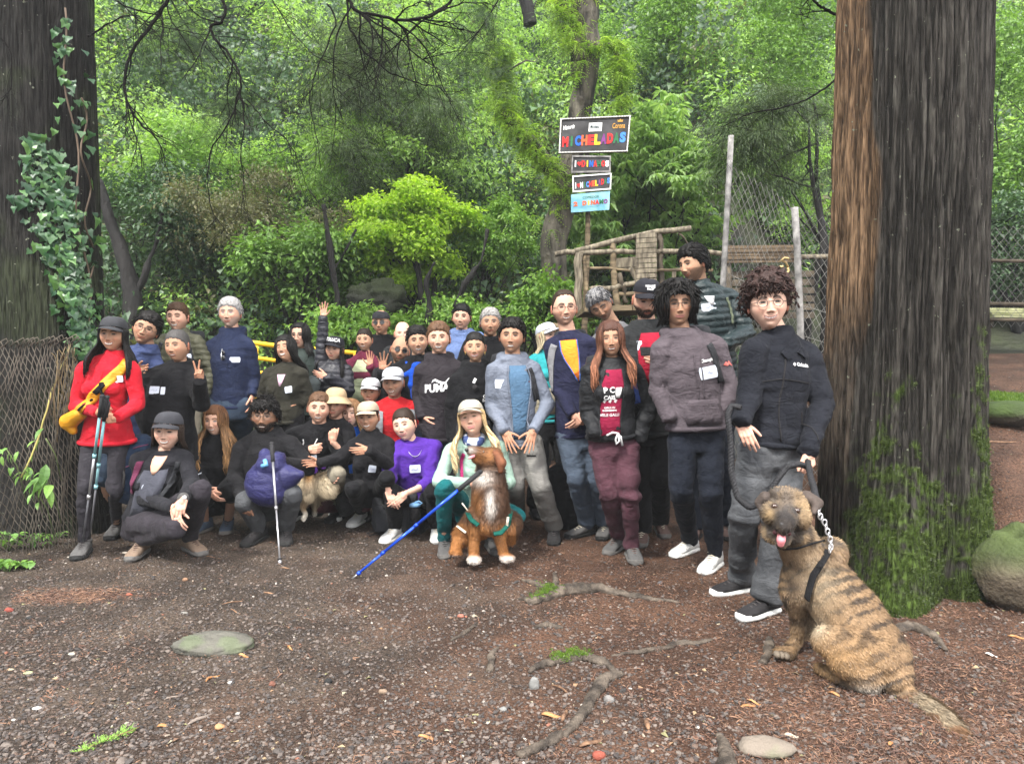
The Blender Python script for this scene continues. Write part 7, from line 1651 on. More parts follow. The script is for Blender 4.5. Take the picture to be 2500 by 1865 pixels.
letter(b34,'lettering','Champion',.065,.022,.026,M_WHITE,.0012,rot=8);sticker(b34,.055,-.055,.125,.075,rot=8)
shape2d(b34,'mountain_logo',[(-.03,.005),(-.012,.028),(-.004,.018),(.006,.034),(.034,-.002),(.01,.010),(-.005,.0)],.215,-.02,C_('pink_print',(.55,.14,.12)),.006)
strip(b34,'drawstring',[(-.022,.06),(-.032,-.02),(-.022,-.13),(-.024,-.22)],.007,WHD,.008);strip(b34,'drawstring',[(.020,.06),(.010,-.02),(.014,-.12),(.012,-.21)],.007,WHD,.008)
panel(b34,'front_pocket',[(-.22,-.075,.105),(-.25,-.10,.125),(-.32,-.125,.14),(-.37,-.11,.115)],WHD,.014,nx=9,drop=.014)
straps(b34,NB,'black backpack worn over the washed plum-grey hoodie',a=.125,w=.055,lo=-.12,body=(.30,.17,.46),dx=.10,only=1,hi=.12)
b36=P('tall person with curly brown hair and round glasses holding the rope lead',3.86,(1874,742),hsc=1.08,u=1.04,roll=-4,yaw=-12,skin='pale',fc=dict(smile=.8,open=.4,style='curly',thick=.036,hair=(.026,.014,.012),iris=(.05,.04,.03),eye=.45,lip=(.60,.27,.25),hairline=.055),glass='round',byaw=-16,J=dict(neck=(1900,808,.04),chest=(1906,850,.05),shA=(1842,862,-.03),shB=(1972,872,.10),elA=(1828,970,-.05),wrA=(1808,1030,-.14),elB=(2008,985,.02),wrB=(1974,1100,-.12),pel=(1888,1085,.06),hA=(1850,1100,.02),hB=(1925,1100,.08),knA=(1815,1262,-.02),anA=(1812,1408,.06),knB=(1902,1278,-.08),anB=(1872,1458,-.10)),hands=dict(A=('relaxed',v3(.30,-.4,-.9),v3(.9,-.3,.2)),B=('grip',v3(.0,-.3,-1),v3(-.9,-.4,0))),top=dict(mat=CJKT,ease=.024,hem=.0,collar=.030,vox=.0085,fold=.012,bulk=1.10),bot=dict(mat=GJEAN,ease=.022,cuff=1.9,fold=.012),shoes=(BLKS,SOLW,LACB),feetdir=dict(A=(-.95,-.35),B=(-.85,-.5)))
letter(b36,'lettering','Columbia',.050,.050,.024,M_WHITE,.0012,rot=-3);shape2d(b36,'diamond_logo',[(0,.010),(.010,0),(0,-.010),(-.010,0)],-.012,.052,M_WHITE)
strip(b36,'zip',[(-.055,.10),(-.075,.0),(-.085,-.15),(-.070,-.36)],.009,BLKS,.004);strip(b36,'seam',[(-.17,-.055),(-.09,-.03),(.0,-.035),(.10,-.045)],.006,BLKS,.004);strip(b36,'pocket_zip',[(.065,-.20),(.072,-.33)],.007,BLKS,.004)
for s,q in((-1,[(-.065,.135),(-.085,.105),(-.060,.075),(-.03,.095)]),(1,[(.015,.115),(.07,.085),(.085,.125),(.05,.145)])):
 pts=np.array(q);Pj=project(b36,pts[:,0],pts[:,1],.018);mb=MB();mb.add(np.concatenate([Pj,Pj-b36.Nf*.012]),[(0,1,2,3),(7,6,5,4),(0,4,5,1),(1,5,6,2),(2,6,7,3),(3,7,4,0)]);mb.build('collar',CJKT,b36.obj,False)
b37=P('person with wavy blond hair and light cap crouching with the brown dog',5.05,(1152,1022),u=1.03,roll=-10,yaw=-6,pitch=-12,sex='f',skin='fair',crouch=True,fc=dict(smile=.3,style='long',len=.34,hair=(.30,.20,.09),tip=(.46,.35,.20),locks=170,wave=.012,lw=.011,eye=.5,lip=(.55,.22,.20)),cap=('cap',(.33,.31,.26)),J=dict(neck=(1158,1068,.02),chest=(1156,1100,.02),shA=(1100,1108,0),shB=(1220,1100,.03),elA=(1072,1175,-.10),wrA=(1145,1180,-.32),elB=(1240,1175,-.02),wrB=(1225,1185,-.22),pel=(1160,1235,.15),hA=(1130,1235,.15),hB=(1195,1235,.15),knA=(1085,1190,-.30),anA=(1084,1318,-.16),knB=(1262,1262,-.15),anB=(1200,1310,.05)),hands=dict(A=('grip',v3(.9,-.25,-.2),v3(0,-.2,1)),B=('relaxed',v3(-.3,-.2,-.9),v3(-.9,0,0))),top=dict(mat=MINT,ease=.012,vox=.009,name='long_sleeved_top'),bot=dict(mat=TEAL,ease=.006,cuff=.5),shoes=(GRYS,SOLG,GRYS),feetdir=dict(A=(.15,-1),B=(.3,-1)))
mb=MB()
for a in np.linspace(0,6.28,19)[:-1]:v,f=ellipsoid(b37.nk+v3(.062*math.sin(a),-.052*math.cos(a)-.015,-.01-.02*math.cos(a)),(.026,.024,.036),None,9,6);mb.add(v,f)
V,Fs,Nn=remesh(mb,.009,2);V=folds(V,Nn,.009,9);m=MB();n=fbm(V,16.,2,3)[:,None];m.add(V,[tuple(f)for f in Fs],np.where(n>.5,1,0)*np.array([.45,.48,.55])+np.where(n>.5,0,1)*np.array([.03,.05,.14]));m.build('neck_gaiter',attrmat('gaiter_print',rough=.8),b37.obj,True,True)
straps(b37,C_('magenta_webbing',(.22,.015,.08)),'backpack with magenta straps worn by the crouching blonde dog handler',a=.105,w=.022,lo=-.20,pack=NB)
# ====== dogs
M_FUR=attrmat('fur',rough=.75,bump=.5,bs=120.,bdist=.006,spec=.25)
def pxof(P):
 P=np.asarray(P,float);d=P-np.array([0,0,CH]);f=d[:,1]*ct-d[:,2]*st;u=d[:,1]*st+d[:,2]*ct
 return 1250+F*d[:,0]/f,932.5-F*u/f
class Dog:pass
def dog(label,parts,colfn,flow,vox,nfur,flen,name='dog',seed=1,smooth=3,lump=.004,furw=.0022,root_lift=.0):
 mb=MB()
 for p in parts:
  if p[0]=='c':_,a,b,r1,r2=p;v,f=capsule(W(*a),W(*b),r1,r2,14)
  else:_,a,r3=p[:3];v,f=ellipsoid(W(*a),r3,p[3]if len(p)>3 else None,20,14)
  mb.add(v,f)
 V,Fs,Nn=remesh(mb,vox,smooth);V=V+Nn*((fbm(V,16.,3,seed)-.5)*lump*2)[:,None];C=colfn(V)
 m=MB();m.add(V,[tuple(f)for f in Fs],C);o=m.build(name,M_FUR,None,True,True);tag(o,label,'dog')
 D=Dog();D.obj=o;D.V=V;D.bvh=BVHTree.FromPolygons([tuple(p)for p in V],[tuple(int(i)for i in f)for f in Fs])
 r=np.random.default_rng(seed);i=r.integers(0,len(V),nfur);p=V[i]+r.normal(0,vox*.4,(nfur,3));n=Nn[i];c=colfn(p);fl=flow(p)
 fl=fl-n*np.sum(fl*n,1)[:,None];fl/=np.linalg.norm(fl,axis=1)[:,None]+1e-6
 px,py=pxof(p);L=flen(px,py)*r.uniform(.6,1.2,nfur)
 d=fl*.9+n*(.28+root_lift)+r.normal(0,.09,(nfur,3));d/=np.linalg.norm(d,axis=1)[:,None]
 s=np.cross(d,n);s/=np.linalg.norm(s,axis=1)[:,None]+1e-6;w=furw*r.uniform(.6,1.3,nfur)
 a=p-n*.002-s*w[:,None];b=p-n*.002+s*w[:,None];t=p+d*L[:,None]
 VV=np.stack([a,b,t],1).reshape(-1,3);FF=np.arange(nfur*3).reshape(-1,3);cc=np.repeat(c*r.uniform(.65,1.35,(nfur,1)),3,0)
 fo=link_obj('fur',mesh_from('fur',VV,FF,M_FUR2,True,cc),o);fo['kind']='stuff';return D
M_FUR2=attrmat('fur_strands',rough=.6,bump=0,spec=.3)
def drape(D,pts,off=.006,n=24):
 pts=np.array(pts,float);t=np.linspace(0,len(pts)-1,n);A=np.interp(t,range(len(pts)),pts[:,0]);Bq=np.interp(t,range(len(pts)),pts[:,1]);out=[]
 for x,y in zip(A,Bq):
  d=nrm(W(x,y,3.)-np.array([0,0,CH]));h=D.bvh.ray_cast(Vector((0,0,CH)),Vector(d),20)
  if h[0]is None:
   if out:out.append(out[-1]+0)
   continue
  out.append(np.array(h[0])-d*off)
 if len(out)<2:out=[W(x,y,4.5)for x,y in pts]
 return np.array(out)
def mixm(C,c,w):w=np.clip(w,0,1)[:,None];return C*(1-w)+np.array(c)*w
def blob(px,py,cx,cy,rx,ry,p=2):return np.exp(-(((px-cx)/rx)**2+((py-cy)/ry)**2)**(p/2))
# ---- large brindle dog, seen from behind its flank, looking back
def brin(V):
 px,py=pxof(V);n=fbm(V,14.,3,3);n2=fbm(V,60.,2,5)
 C=np.tile(np.array([.185,.118,.064]),(len(V),1))*(.75+.5*n[:,None])
 ax=nrm(W(2190,1640,2.93)-W(2010,1370,3.15));q=V@ax;tq=V@nrm(np.cross(ax,(0,0,1)))
 nb_=fbm(V*[1,1,1],7.,3,7);st_=np.sin(q*105+16*nb_+5*tq);sw=sstep(st_+1.8*(n2-.5)+3.2*(fbm(V,10.,3,11)-.52),-.2,.8)
 body=sstep(py,1350,1400);C=mixm(C,(.018,.014,.012),.85*sw*body*(1-blob(px,py,1990,1560,50,80)))
 C=mixm(C,(.27,.215,.145),.55*blob(px,py,1990,1430,60,90))
 C=mixm(C,(.42,.35,.25),.75*blob(px,py,1992,1535,22,22));C=mixm(C,(.42,.385,.33),.85*blob(px,py,2090,1690,62,17))
 C=mixm(C,(.27,.155,.062),.5*blob(px,py,2060,1610,90,50))
 C=mixm(C,(.05,.038,.03),.6*sstep(n,.45,.6)*blob(px,py,1925,1420,30,60))
 hd=1-sstep(py,1325,1350);C=mixm(C,(.21,.145,.082),hd)
 C=mixm(C,(.035,.029,.025),.85*hd*sstep(n,.40,.56))
 C=mixm(C,(.016,.014,.014),.97*blob(px,py,1916,1275,40,46,3));C=mixm(C,(.055,.048,.045),.8*blob(px,py,1918,1215,26,30))
 C=mixm(C,(.28,.19,.095),.8*blob(px,py,1878,1252,12,20));C=mixm(C,(.28,.19,.095),.7*blob(px,py,1962,1240,14,16));C=mixm(C,(.02,.017,.016),.95*blob(px,py,1890,1235,14,10,3));C=mixm(C,(.02,.017,.016),.95*blob(px,py,1946,1246,14,10,3))
 tl=sstep(px-.4*(1690-py),2190,2215)*sstep(py,1685,1700);C=mixm(C,(.32,.26,.18),tl*.8);C=mixm(C,(.16,.09,.05),tl*sstep(n,.48,.6));C=mixm(C,(.022,.019,.018),sstep(py,1795,1825)*tl)
 return C
def bflow(P):
 px,py=pxof(P);ax=nrm(W(2190,1640,2.93)-W(2010,1370,3.15));f=np.tile(ax+v3(0,0,-.25),(len(P),1));hd=py<1330
 f[hd]=v3(.2,.5,-.6)*.3+(P[hd]-W(1914,1275,3.0))*4;tl=(px>2200)&(py>1690);f[tl]=nrm(W(2366,1841,2.5)-W(2190,1690,2.9));lg=(px<1965)&(py>1455);f[lg]=v3(0,0,-1);return f
def blen(px,py):return np.where(py<1320,np.where(blob(px,py,1916,1255,40,45,4)>.4,.0035,.013),np.where((px>2180)&(py>1690),.030,.0105))+.005*blob(px,py,2040,1360,50,40)
tlp=[(2165,1672,2.92,.052),(2215,1702,2.86,.050),(2262,1730,2.76,.048),(2305,1765,2.66,.052),(2342,1805,2.57,.052),(2364,1838,2.49,.038)]
bp_=[('c',(1990,1395,3.20),(2075,1500,3.08),.125,.140),('c',(2075,1500,3.08),(2148,1605,2.96),.140,.125),('c',(1962,1355,3.18),(1990,1400,3.20),.098,.12),('c',(1935,1300,3.16),(1965,1360,3.18),.083,.098),('e',(1952,1420,3.18),(.085,.09,.115)),('e',(2030,1350,3.18),(.07,.08,.07)),('c',(1935,1440,3.18),(1950,1500,3.24),.062,.042),('c',(1950,1500,3.24),(1946,1562,3.28),.040,.029),('c',(1946,1562,3.28),(1926,1588,3.24),.028,.030),('e',(1915,1594,3.21),(.050,.050,.024)),('c',(1985,1450,3.32),(1978,1530,3.42),.055,.036),('c',(1978,1530,3.42),(1984,1562,3.46),.032,.028),('e',(1975,1568,3.42),(.045,.05,.022)),('c',(2135,1600,2.92),(2020,1560,2.94),.105,.062),('c',(2110,1640,2.90),(2060,1610,2.90),.085,.070),('c',(2012,1565,2.94),(2120,1668,2.86),.055,.036),('c',(2130,1684,2.87),(2040,1650,2.96),.030,.026),('c',(2040,1650,2.96),(2000,1630,3.04),.027,.026),('e',(2165,1640,2.92),(.10,.10,.07)),('e',(1918,1241,3.12),(.098,.09,.080)),('e',(1886,1252,3.07),(.050,.05,.050)),('e',(1950,1262,3.07),(.052,.05,.050)),('c',(1917,1258,3.06),(1913,1282,2.945),.058,.038),('c',(1911,1300,3.05),(1907,1322,2.975),.044,.027),('e',(1892,1298,3.11),(.055,.06,.055)),('e',(1946,1302,3.12),(.068,.065,.060)),('e',(1917,1208,3.11),(.070,.06,.035))]
bp_+=[('c',tlp[i][:3],tlp[i+1][:3],tlp[i][3],tlp[i+1][3])for i in range(5)]
D1=dog('large brindle dog sitting in the right foreground, tongue out, looking back',bp_,brin,bflow,.0085,72000,blen,seed=2)
r=np.random.default_rng(3)
def dogbit(D,name,prims,mat,vox=.004,col=None,sm=2):
 mb=MB()
 for p in prims:
  v,f=(capsule(W(*p[1]),W(*p[2]),p[3],p[4],10)if p[0]=='c' else ellipsoid(W(*p[1]),p[2],p[3]if len(p)>3 else None,14,10));mb.add(v,f)
 if vox:V,Fs,Nn=remesh(mb,vox,sm);mb=MB();mb.add(V,[tuple(f)for f in Fs],col(V)if col else None)
 return mb.build(name,mat,D.obj,True,col is not None)
M_NOSE=surf('dog_nose',(.012,.011,.012),rough=.35,bump=.3,bs=300.,spec=.6);M_TONGUE=surf('dog_tongue',(.58,.20,.22),rough=.35,var=.12,vs=30.,bump=.2,bs=200.);M_EYE=surf('dog_eye',(.035,.015,.008),rough=.08,bump=0,spec=.8);M_EYEW=surf('dog_eye_white',(.55,.52,.5),rough=.3,bump=0);M_MOUTH=surf('dog_mouth',(.05,.012,.014),rough=.5,bump=0)
dogbit(D1,'nose',[('e',(1913,1280,2.925),(.021,.014,.015)),('e',(1913,1286,2.93),(.012,.012,.010))],M_NOSE)
dogbit(D1,'mouth',[('c',(1893,1300,3.0),(1925,1302,2.985),.012,.012),('e',(1908,1302,2.97),(.026,.016,.013))],M_MOUTH)
dogbit(D1,'tongue',[('c',(1909,1300,2.965),(1907,1318,2.94),.017,.019),('c',(1907,1318,2.94),(1906,1327,2.945),.019,.015)],M_TONGUE,.0035)
for x,y in((1891,1236),(1946,1247)):
 h=drape(D1,[(x,y),(x,y)],.0,2)
 if len(h):
  v,f=ellipsoid(h[0]+v3(0,.001,0),(.0135,.010,.0115),None,14,10);mb=MB();mb.add(v,f);e=mb.build('eye',M_EYE,D1.obj)
earc=lambda V:np.tile(np.array([.05,.038,.032]),(len(V),1))*(.6+.9*fbm(V,60.,2,3)[:,None])
dogbit(D1,'ear',[('c',(1968,1215,3.13),(1996,1228,3.10),.034,.026),('c',(1996,1228,3.10),(1986,1252,3.05),.025,.011)],M_FUR,.005,earc);dogbit(D1,'ear',[('c',(1868,1215,3.12),(1854,1226,3.13),.030,.022),('c',(1854,1226,3.13),(1858,1248,3.10),.020,.010)],M_FUR,.005,earc)
for k in range(3):
 for(x,y,Y)in((1897+11*k,1597+2*k,3.17),):v,f=ellipsoid(W(x,y,Y),(.016,.024,.016),None,10,8);mb=MB();mb.add(v,f,(.13,.105,.08));mb.build('toe',M_FUR,D1.obj,True,True)
M_WEB=C_('black_webbing',(.010,.010,.011))
def band(D,name,pts,w,mat,root=None,off=.012):
 P=drape(D,pts,off);v,f=tube(P,w,8,True,.35);mb=MB();mb.add(v,f);return mb.build(name,mat,root)
ha=empty('dog_harness',tuple(W(1990,1400,3.0)));tag(ha,'black webbing harness and collar on the large brindle dog','harness')
band(D1,'collar',[(1888,1333),(1915,1341),(1950,1338),(1985,1326),(2015,1318)],.012,M_WEB,ha,.016);band(D1,'chest_strap',[(2022,1345),(2005,1375),(1985,1405),(1975,1440),(1970,1462)],.020,M_WEB,ha,.014)
P=drape(D1,[(2022,1342),(2012,1365),(1998,1385)],.02,6);v,f=tube(P,.017,8,True,.4);mb=MB();mb.add(v,f);mb.build('buckle',M_WEB,ha)
ch=empty('chain_collar',tuple(W(2010,1280,3.0)));tag(ch,'silver chain and clips joining the rope lead to the harness','chain')
P=np.array([W(x,y,Y)for x,y,Y in((1996,1228,3.10),(1999,1250,3.06),(2004,1264,3.04),(2014,1276,3.02),(2020,1296,3.0),(2026,1312,3.0),(2030,1330,3.0),(2026,1342,2.99))])
for k in range(13):q=np.array([np.interp(k/12*7,range(8),P[:,i])for i in range(3)]);a=np.linspace(0,6.28,11);s_,u_=frame(v3(0,-1,0)if k%2 else v3(.7,-.7,0));v,f=tube([q+(s_*math.cos(t)*.009+u_*math.sin(t)*.013)for t in a],.0034,5,False);mb=MB();mb.add(v,f);mb.build('link',M_METAL,ch)
# ---- rope lead: two braided strands
M_ROPE=surf('black_rope',(.014,.014,.016),rough=.7,var=.3,vs=30.,bump=.6,bs=150.)
ld=empty('rope_lead',tuple(W(1900,1150,3.6)));tag(ld,'thick black braided rope lead looped between both hands and the brindle dog','lead')
def braid(pts,r_,root,n=120,turns=26):
 P=np.array([W(*p)for p in pts]);t=np.linspace(0,len(P)-1,n);Q=np.stack([np.interp(t,range(len(P)),P[:,i])for i in range(3)],1)
 for _ in range(8):Q[1:-1]=(Q[:-2]+2*Q[1:-1]+Q[2:])/4
 T=np.gradient(Q,axis=0)
 for k in range(3):
  S_=[]
  for i in range(n):s_,u_=frame(T[i],(0,-1,0));a=i/n*turns*6.28+k*2.094;S_.append(Q[i]+r_*.62*(s_*math.cos(a)+u_*math.sin(a)))
  v,f=tube(S_,r_*.72,6);mb=MB();mb.add(v,f);mb.build('strand',M_ROPE,root)
braid([(1808,995,3.62),(1785,990,3.64),(1776,1015,3.62),(1784,1080,3.60),(1784,1150,3.56),(1800,1215,3.52),(1830,1240,3.50),(1865,1225,3.48),(1895,1175,3.48),(1920,1140,3.50),(1950,1132,3.52),(1972,1140,3.55)],.0125,ld,170,30)
braid([(1972,1125,3.56),(1978,1160,3.45),(1988,1195,3.28),(1996,1232,3.10)],.0125,ld,50,9)
# ---- brown dog in the middle
def brown(V):
 px,py=pxof(V);n=fbm(V,12.,3,13);n2=fbm(V,45.,2,5);C=np.tile(np.array([.080,.040,.021]),(len(V),1))*(.55+.9*n[:,None])
 tan=np.array([.30,.125,.036]);cr=(.46,.42,.38)
 C=mixm(C,tan,.85*sstep(py,1262,1290)*(px<1260));C=mixm(C,tan*.8,.75*blob(px,py,1195,1110,30,20));C=mixm(C,tan,.7*blob(px,py,1160,1120,24,16));C=mixm(C,tan,.7*blob(px,py,1165,1225,14,30))
 C=mixm(C,cr,.95*blob(px,py,1178,1165,24,16));C=mixm(C,cr,.95*blob(px,py,1198,1228,13+14*(n2-.5),36,4));C=mixm(C,cr,.8*blob(px,py,1146,1100,12,9));C=mixm(C,cr,.9*sstep(py,1352,1362));C=mixm(C,(.03,.018,.012),.7*blob(px,py,1205,1285,14,22));C=mixm(C,(.04,.02,.012),.7*blob(px,py,1225,1190,22,40));return C
def brflow(P):f=np.tile(v3(0,-.1,-1.),(len(P),1));px,py=pxof(P);hd=py<1150;f[hd]=v3(.9,.1,-.3);return f
def brlen(px,py):return np.where(py<1140,.016,np.where(py>1300,.009,.028))
Yd=4.62
D2=dog('brown and tan dog with white chest sitting between the mint-sleeved arms',[('c',(1195,1185,Yd),(1198,1260,Yd),.115,.13),('e',(1198,1225,Yd-.05),(.11,.10,.15)),('c',(1198,1130,Yd),(1195,1185,Yd),.088,.11),('c',(1165,1280,Yd+.1),(1130,1310,Yd+.15),.11,.075),('c',(1240,1280,Yd+.12),(1245,1310,Yd+.18),.10,.06),('c',(1163,1255,Yd-.04),(1158,1310,Yd-.02),.060,.040),('c',(1158,1310,Yd-.02),(1157,1358,Yd),.038,.034),('e',(1158,1366,Yd-.03),(.050,.055,.028)),('c',(1214,1265,Yd-.04),(1222,1320,Yd-.02),.058,.038),('c',(1222,1320,Yd-.02),(1230,1352,Yd),.036,.032),('e',(1238,1362,Yd-.03),(.052,.055,.027)),('c',(1120,1320,Yd+.1),(1112,1342,Yd+.05),.045,.036),('e',(1112,1347,Yd+.02),(.045,.05,.026)),('e',(1196,1118,Yd-.03),(.088,.078,.070),rotm('Y',-15)),('c',(1180,1112,Yd-.05),(1148,1100,Yd-.12),.055,.030),('c',(1178,1128,Yd-.05),(1158,1122,Yd-.10),.035,.020)],brown,brflow,.0095,42000,brlen,seed=6,furw=.0028)
dogbit(D2,'ear',[('c',(1210,1108,Yd-.08),(1224,1130,Yd-.10),.028,.036),('c',(1224,1130,Yd-.10),(1222,1150,Yd-.11),.034,.018)],M_FUR,.006,lambda V:np.tile(np.array([.11,.04,.018]),(len(V),1))*(.5+fbm(V,40.,2,3)[:,None]));dogbit(D2,'nose',[('e',(1139,1098,Yd-.15),(.014,.014,.012))],M_NOSE)
dogbit(D2,'tongue',[('c',(1156,1113,Yd-.13),(1146,1118,Yd-.15),.012,.009)],M_TONGUE,.0035)
h=drape(D2,[(1180,1103),(1180,1103)],0,2)
if len(h):v,f=ellipsoid(h[0],(.009,.009,.008));mb=MB();mb.add(v,f);mb.build('eye',M_EYE,D2.obj)
h2=empty('dog_harness',tuple(W(1200,1300,4.5)));tag(h2,'green and cream harness on the brown dog in the middle','harness');GRW=C_('green_webbing',(.005,.06,.045));CRW=C_('cream_webbing',(.52,.47,.38))
band(D2,'strap',[(1138,1245),(1150,1268),(1168,1282)],.016,GRW,h2,.03);band(D2,'strap',[(1246,1248),(1240,1280),(1222,1300),(1205,1302)],.018,GRW,h2,.03);band(D2,'piping',[(1104,1250),(1118,1285),(1138,1300)],.012,CRW,h2,.03);band(D2,'piping',[(1128,1228),(1142,1246)],.012,CRW,h2,.03);band(D2,'piping',[(1240,1262),(1236,1295)],.010,CRW,h2,.035)
# ---- small cream dog
def cream(V):
 px,py=pxof(V);n=fbm(V,20.,3,23);C=np.tile(np.array([.38,.31,.21]),(len(V),1))*(.75+.5*n[:,None]);C=mixm(C,(.50,.24,.06),.85*blob(px,py,753,1160,12,17));C=mixm(C,(.40,.20,.07),.8*blob(px,py,742,1235,9,16));C=mixm(C,(.30,.24,.17),.5*sstep(py,1205,1225));C=mixm(C,(.62,.58,.5),.9*sstep(py,1245,1255));return C
Yc=5.45
D3=dog('small fluffy cream dog with curled tail behind the purple sack, seen from the rear',[('c',(752,1185,Yc),(775,1195,Yc+.2),.080,.085),('e',(752,1200,Yc),(.065,.07,.075)),('e',(795,1185,Yc-.02),(.095,.06,.095)),('e',(800,1170,Yc-.03),(.06,.05,.06)),('e',(780,1165,Yc+.05),(.03,.03,.04)),('c',(748,1148,Yc-.04),(760,1174,Yc-.02),.026,.036),('c',(745,1215,Yc),(738,1238,Yc+.02),.040,.024),('c',(738,1238,Yc+.02),(746,1255,Yc+.04),.022,.018),('c',(746,1255,Yc+.04),(741,1266,Yc+.02),.018,.022),('c',(770,1215,Yc+.15),(768,1255,Yc+.3),.035,.02)],cream,lambda P:np.where((pxof(P)[0]>775)[:,None],v3(.5,-.1,-.7),v3(0,-.1,-1.)),.008,16000,lambda px,py:np.where(py>1230,.008,np.where((px<765)&(py<1178),.008,.045)),seed=9,furw=.0028)
dogbit(D3,'purple_harness',[('c',(757,1140,Yc+.02),(768,1148,Yc-.04),.022,.026),('c',(760,1130,Yc),(790,1140,Yc+.02),.016,.020)],C_('purple_webbing',(.12,.04,.30)),.006)
# ====== things carried or lying about
def polepart(root,name,p,q,r0_,r1_,mat,n=10):v,f=tube([p,q],[r0_,r1_],n);mb=MB();mb.add(v,f);return mb.build(name,mat,root)
M_CARB=surf('pole_grey',(.10,.10,.11),rough=.35,metal=.4,bump=0);M_TEALP=surf('pole_teal',(.22,.42,.46),rough=.35,metal=.2,bump=0);M_SILV=surf('pole_silver',(.45,.45,.47),rough=.3,metal=.7,bump=0);M_BLUP=surf('pole_blue',(.015,.07,.55),rough=.25,metal=.3,bump=0);M_GRIP=surf('foam_grip',(.02,.02,.022),rough=.85,bump=.4,bs=90.)
def lerp(a,b,t):return np.asarray(a)*(1-t)+np.asarray(b)*t
def trek(label,top,tip,secs,grip_r=.017,strap=True):
 tip=gp(*tip,.0);top=W(*top);o=empty('trekking_pole',tuple(tip));tag(o,label,'trekking pole','trekking poles')
 for nm,a,b,r_,m in secs:polepart(o,nm,lerp(top,tip,a),lerp(top,tip,b),r_,r_*.96,m)
 for nm,a,b,r_,m in secs[1:-1]:polepart(o,'lock_collar',lerp(top,tip,b-.012),lerp(top,tip,b+.012),.0125,.0125,m)
 v,f=ellipsoid(top,(.018,.018,.014),None,10,8);mb=MB();mb.add(v,f);mb.build('knob',M_GRIP,o)
 v,f=tube([lerp(top,tip,.955),lerp(top,tip,.965)],[.020,.004],10);mb=MB();mb.add(v,f);mb.build('basket',M_GRIP,o)
 if strap:v,f=tube([top,top+v3(.03,-.02,-.04),top+v3(.015,-.03,-.13),lerp(top,tip,.12),lerp(top,tip,.03)],.006,6,False,.3);mb=MB();mb.add(v,f);mb.build('wrist_strap',M_WEB,o)
S_=[('grip',0,.12,.016,M_GRIP),('upper_shaft',.12,.36,.0095,M_TEALP),('middle_shaft',.36,.62,.0085,M_SILV),('lower_shaft',.62,.98,.0068,M_CARB),('tip',.98,1.,.004,M_METAL)]
trek('front of the two folded trekking poles held against the red jacket',(250,968,4.66),(198,1352),S_);trek('rear of the two folded trekking poles held against the red jacket',(261,970,4.68),(215,1346),[('grip',0,.14,.016,M_GRIP),('upper_shaft',.14,.42,.0095,M_TEALP),('middle_shaft',.42,.56,.0085,M_TEALP),('lower_shaft',.56,.98,.0068,M_CARB),('tip',.98,1.,.004,M_METAL)])
trek('thin silver trekking pole planted in front of the bearded crouching person',(663,1083,5.08),(684,1378),[('grip',0,.16,.015,M_GRIP),('upper_shaft',.16,.55,.0085,M_SILV),('lower_shaft',.55,.98,.0065,M_SILV),('tip',.98,1.,.004,M_METAL)])
trek('bright blue trekking pole slanting from the blonde handler to the ground',(1172,1152,4.42),(860,1412),[('grip',0,.17,.016,M_GRIP),('upper_shaft',.17,.50,.0105,M_BLUP),('middle_shaft',.50,.76,.0095,M_BLUP),('lower_shaft',.76,.95,.008,M_BLUP),('tip',.95,1.,.005,M_METAL)],strap=False)
YLW=C_('yellow_dry_bag',(.46,.21,.008),rough=.5,shine=.15);yb=empty('sling_bag',tuple(b1.O));tag(yb,'yellow roll-top sling bag worn across the red jacket','bag')
strip(b1,'strap',[(.150,.165),(.115,.10),(.055,.03),(-.02,-.06),(-.10,-.15),(-.15,-.20)],.070,YLW,.010,parent=yb,n=22);strip(b1,'buckle',[(.045,.02),(.0,-.03),(-.015,-.045)],.034,BLK,.026,parent=yb,n=8);strip(b1,'buckle_web',[(.02,.03),(.03,-.03),(.05,-.09),(.045,-.12)],.012,BLK,.03,parent=yb)
strip(b1,'zip',[(-.035,-.085),(-.10,-.155)],.012,BLK,.026,parent=yb)
mb=MB();
for a,b,r1,r2 in(((196,1010,4.90),(168,1030,4.95),.045,.060),((168,1030,4.95),(178,1052,4.95),.055,.03)):v,f=capsule(W(*a),W(*b),r1,r2,14);mb.add(v,f)
V,Fs,Nn=remesh(mb,.010,2);V=folds(V,Nn,.010,4);m=MB();m.add(V,[tuple(f)for f in Fs]);m.build('pouch',YLW,yb)
def softbag(name,label,prims,mat,cat='bag',vox=.011,fold=.014,seed=1):
 mb=MB();c=W(*prims[0][1]);root=empty(name,tuple(c));tag(root,label,cat)
 for p in prims:v,f=(capsule(W(*p[1]),W(*p[2]),p[3],p[4],14)if p[0]=='c' else ellipsoid(W(*p[1]),p[2]));mb.add(v,f)
 V,Fs,Nn=remesh(mb,vox,3);V=folds(V,Nn,fold,seed);m=MB();m.add(V,[tuple(f)for f in Fs]);m.build('bag',mat,root);return root
PSK=C_('purple_blue_nylon',(.020,.020,.075),rough=.5,shine=.15)
ps=softbag('sack','purple-blue drawstring sack on the lap of the bearded person',[('e',(655,1180,5.12),(.17,.12,.17)),('c',(660,1130,5.12),(648,1110,5.15),.12,.05),('c',(700,1165,5.12),(732,1158,5.08),.10,.035)],PSK,seed=3)
v,f=tube([W(647,1124,5.02),W(650,1134,4.99),W(640,1138,5.0)],.018,8);mb=MB();mb.add(v,f);mb.build('bottle_cap',surf('clear_blue',(.12,.30,.52),rough=.2,bump=0),ps)
bk=empty('backpack',tuple(gp(975,1300)));tag(bk,'black backpack standing on the ground in front of the purple sweatshirt','backpack');c=gp(972,1296);c=c+v3(0,-.08,.185)
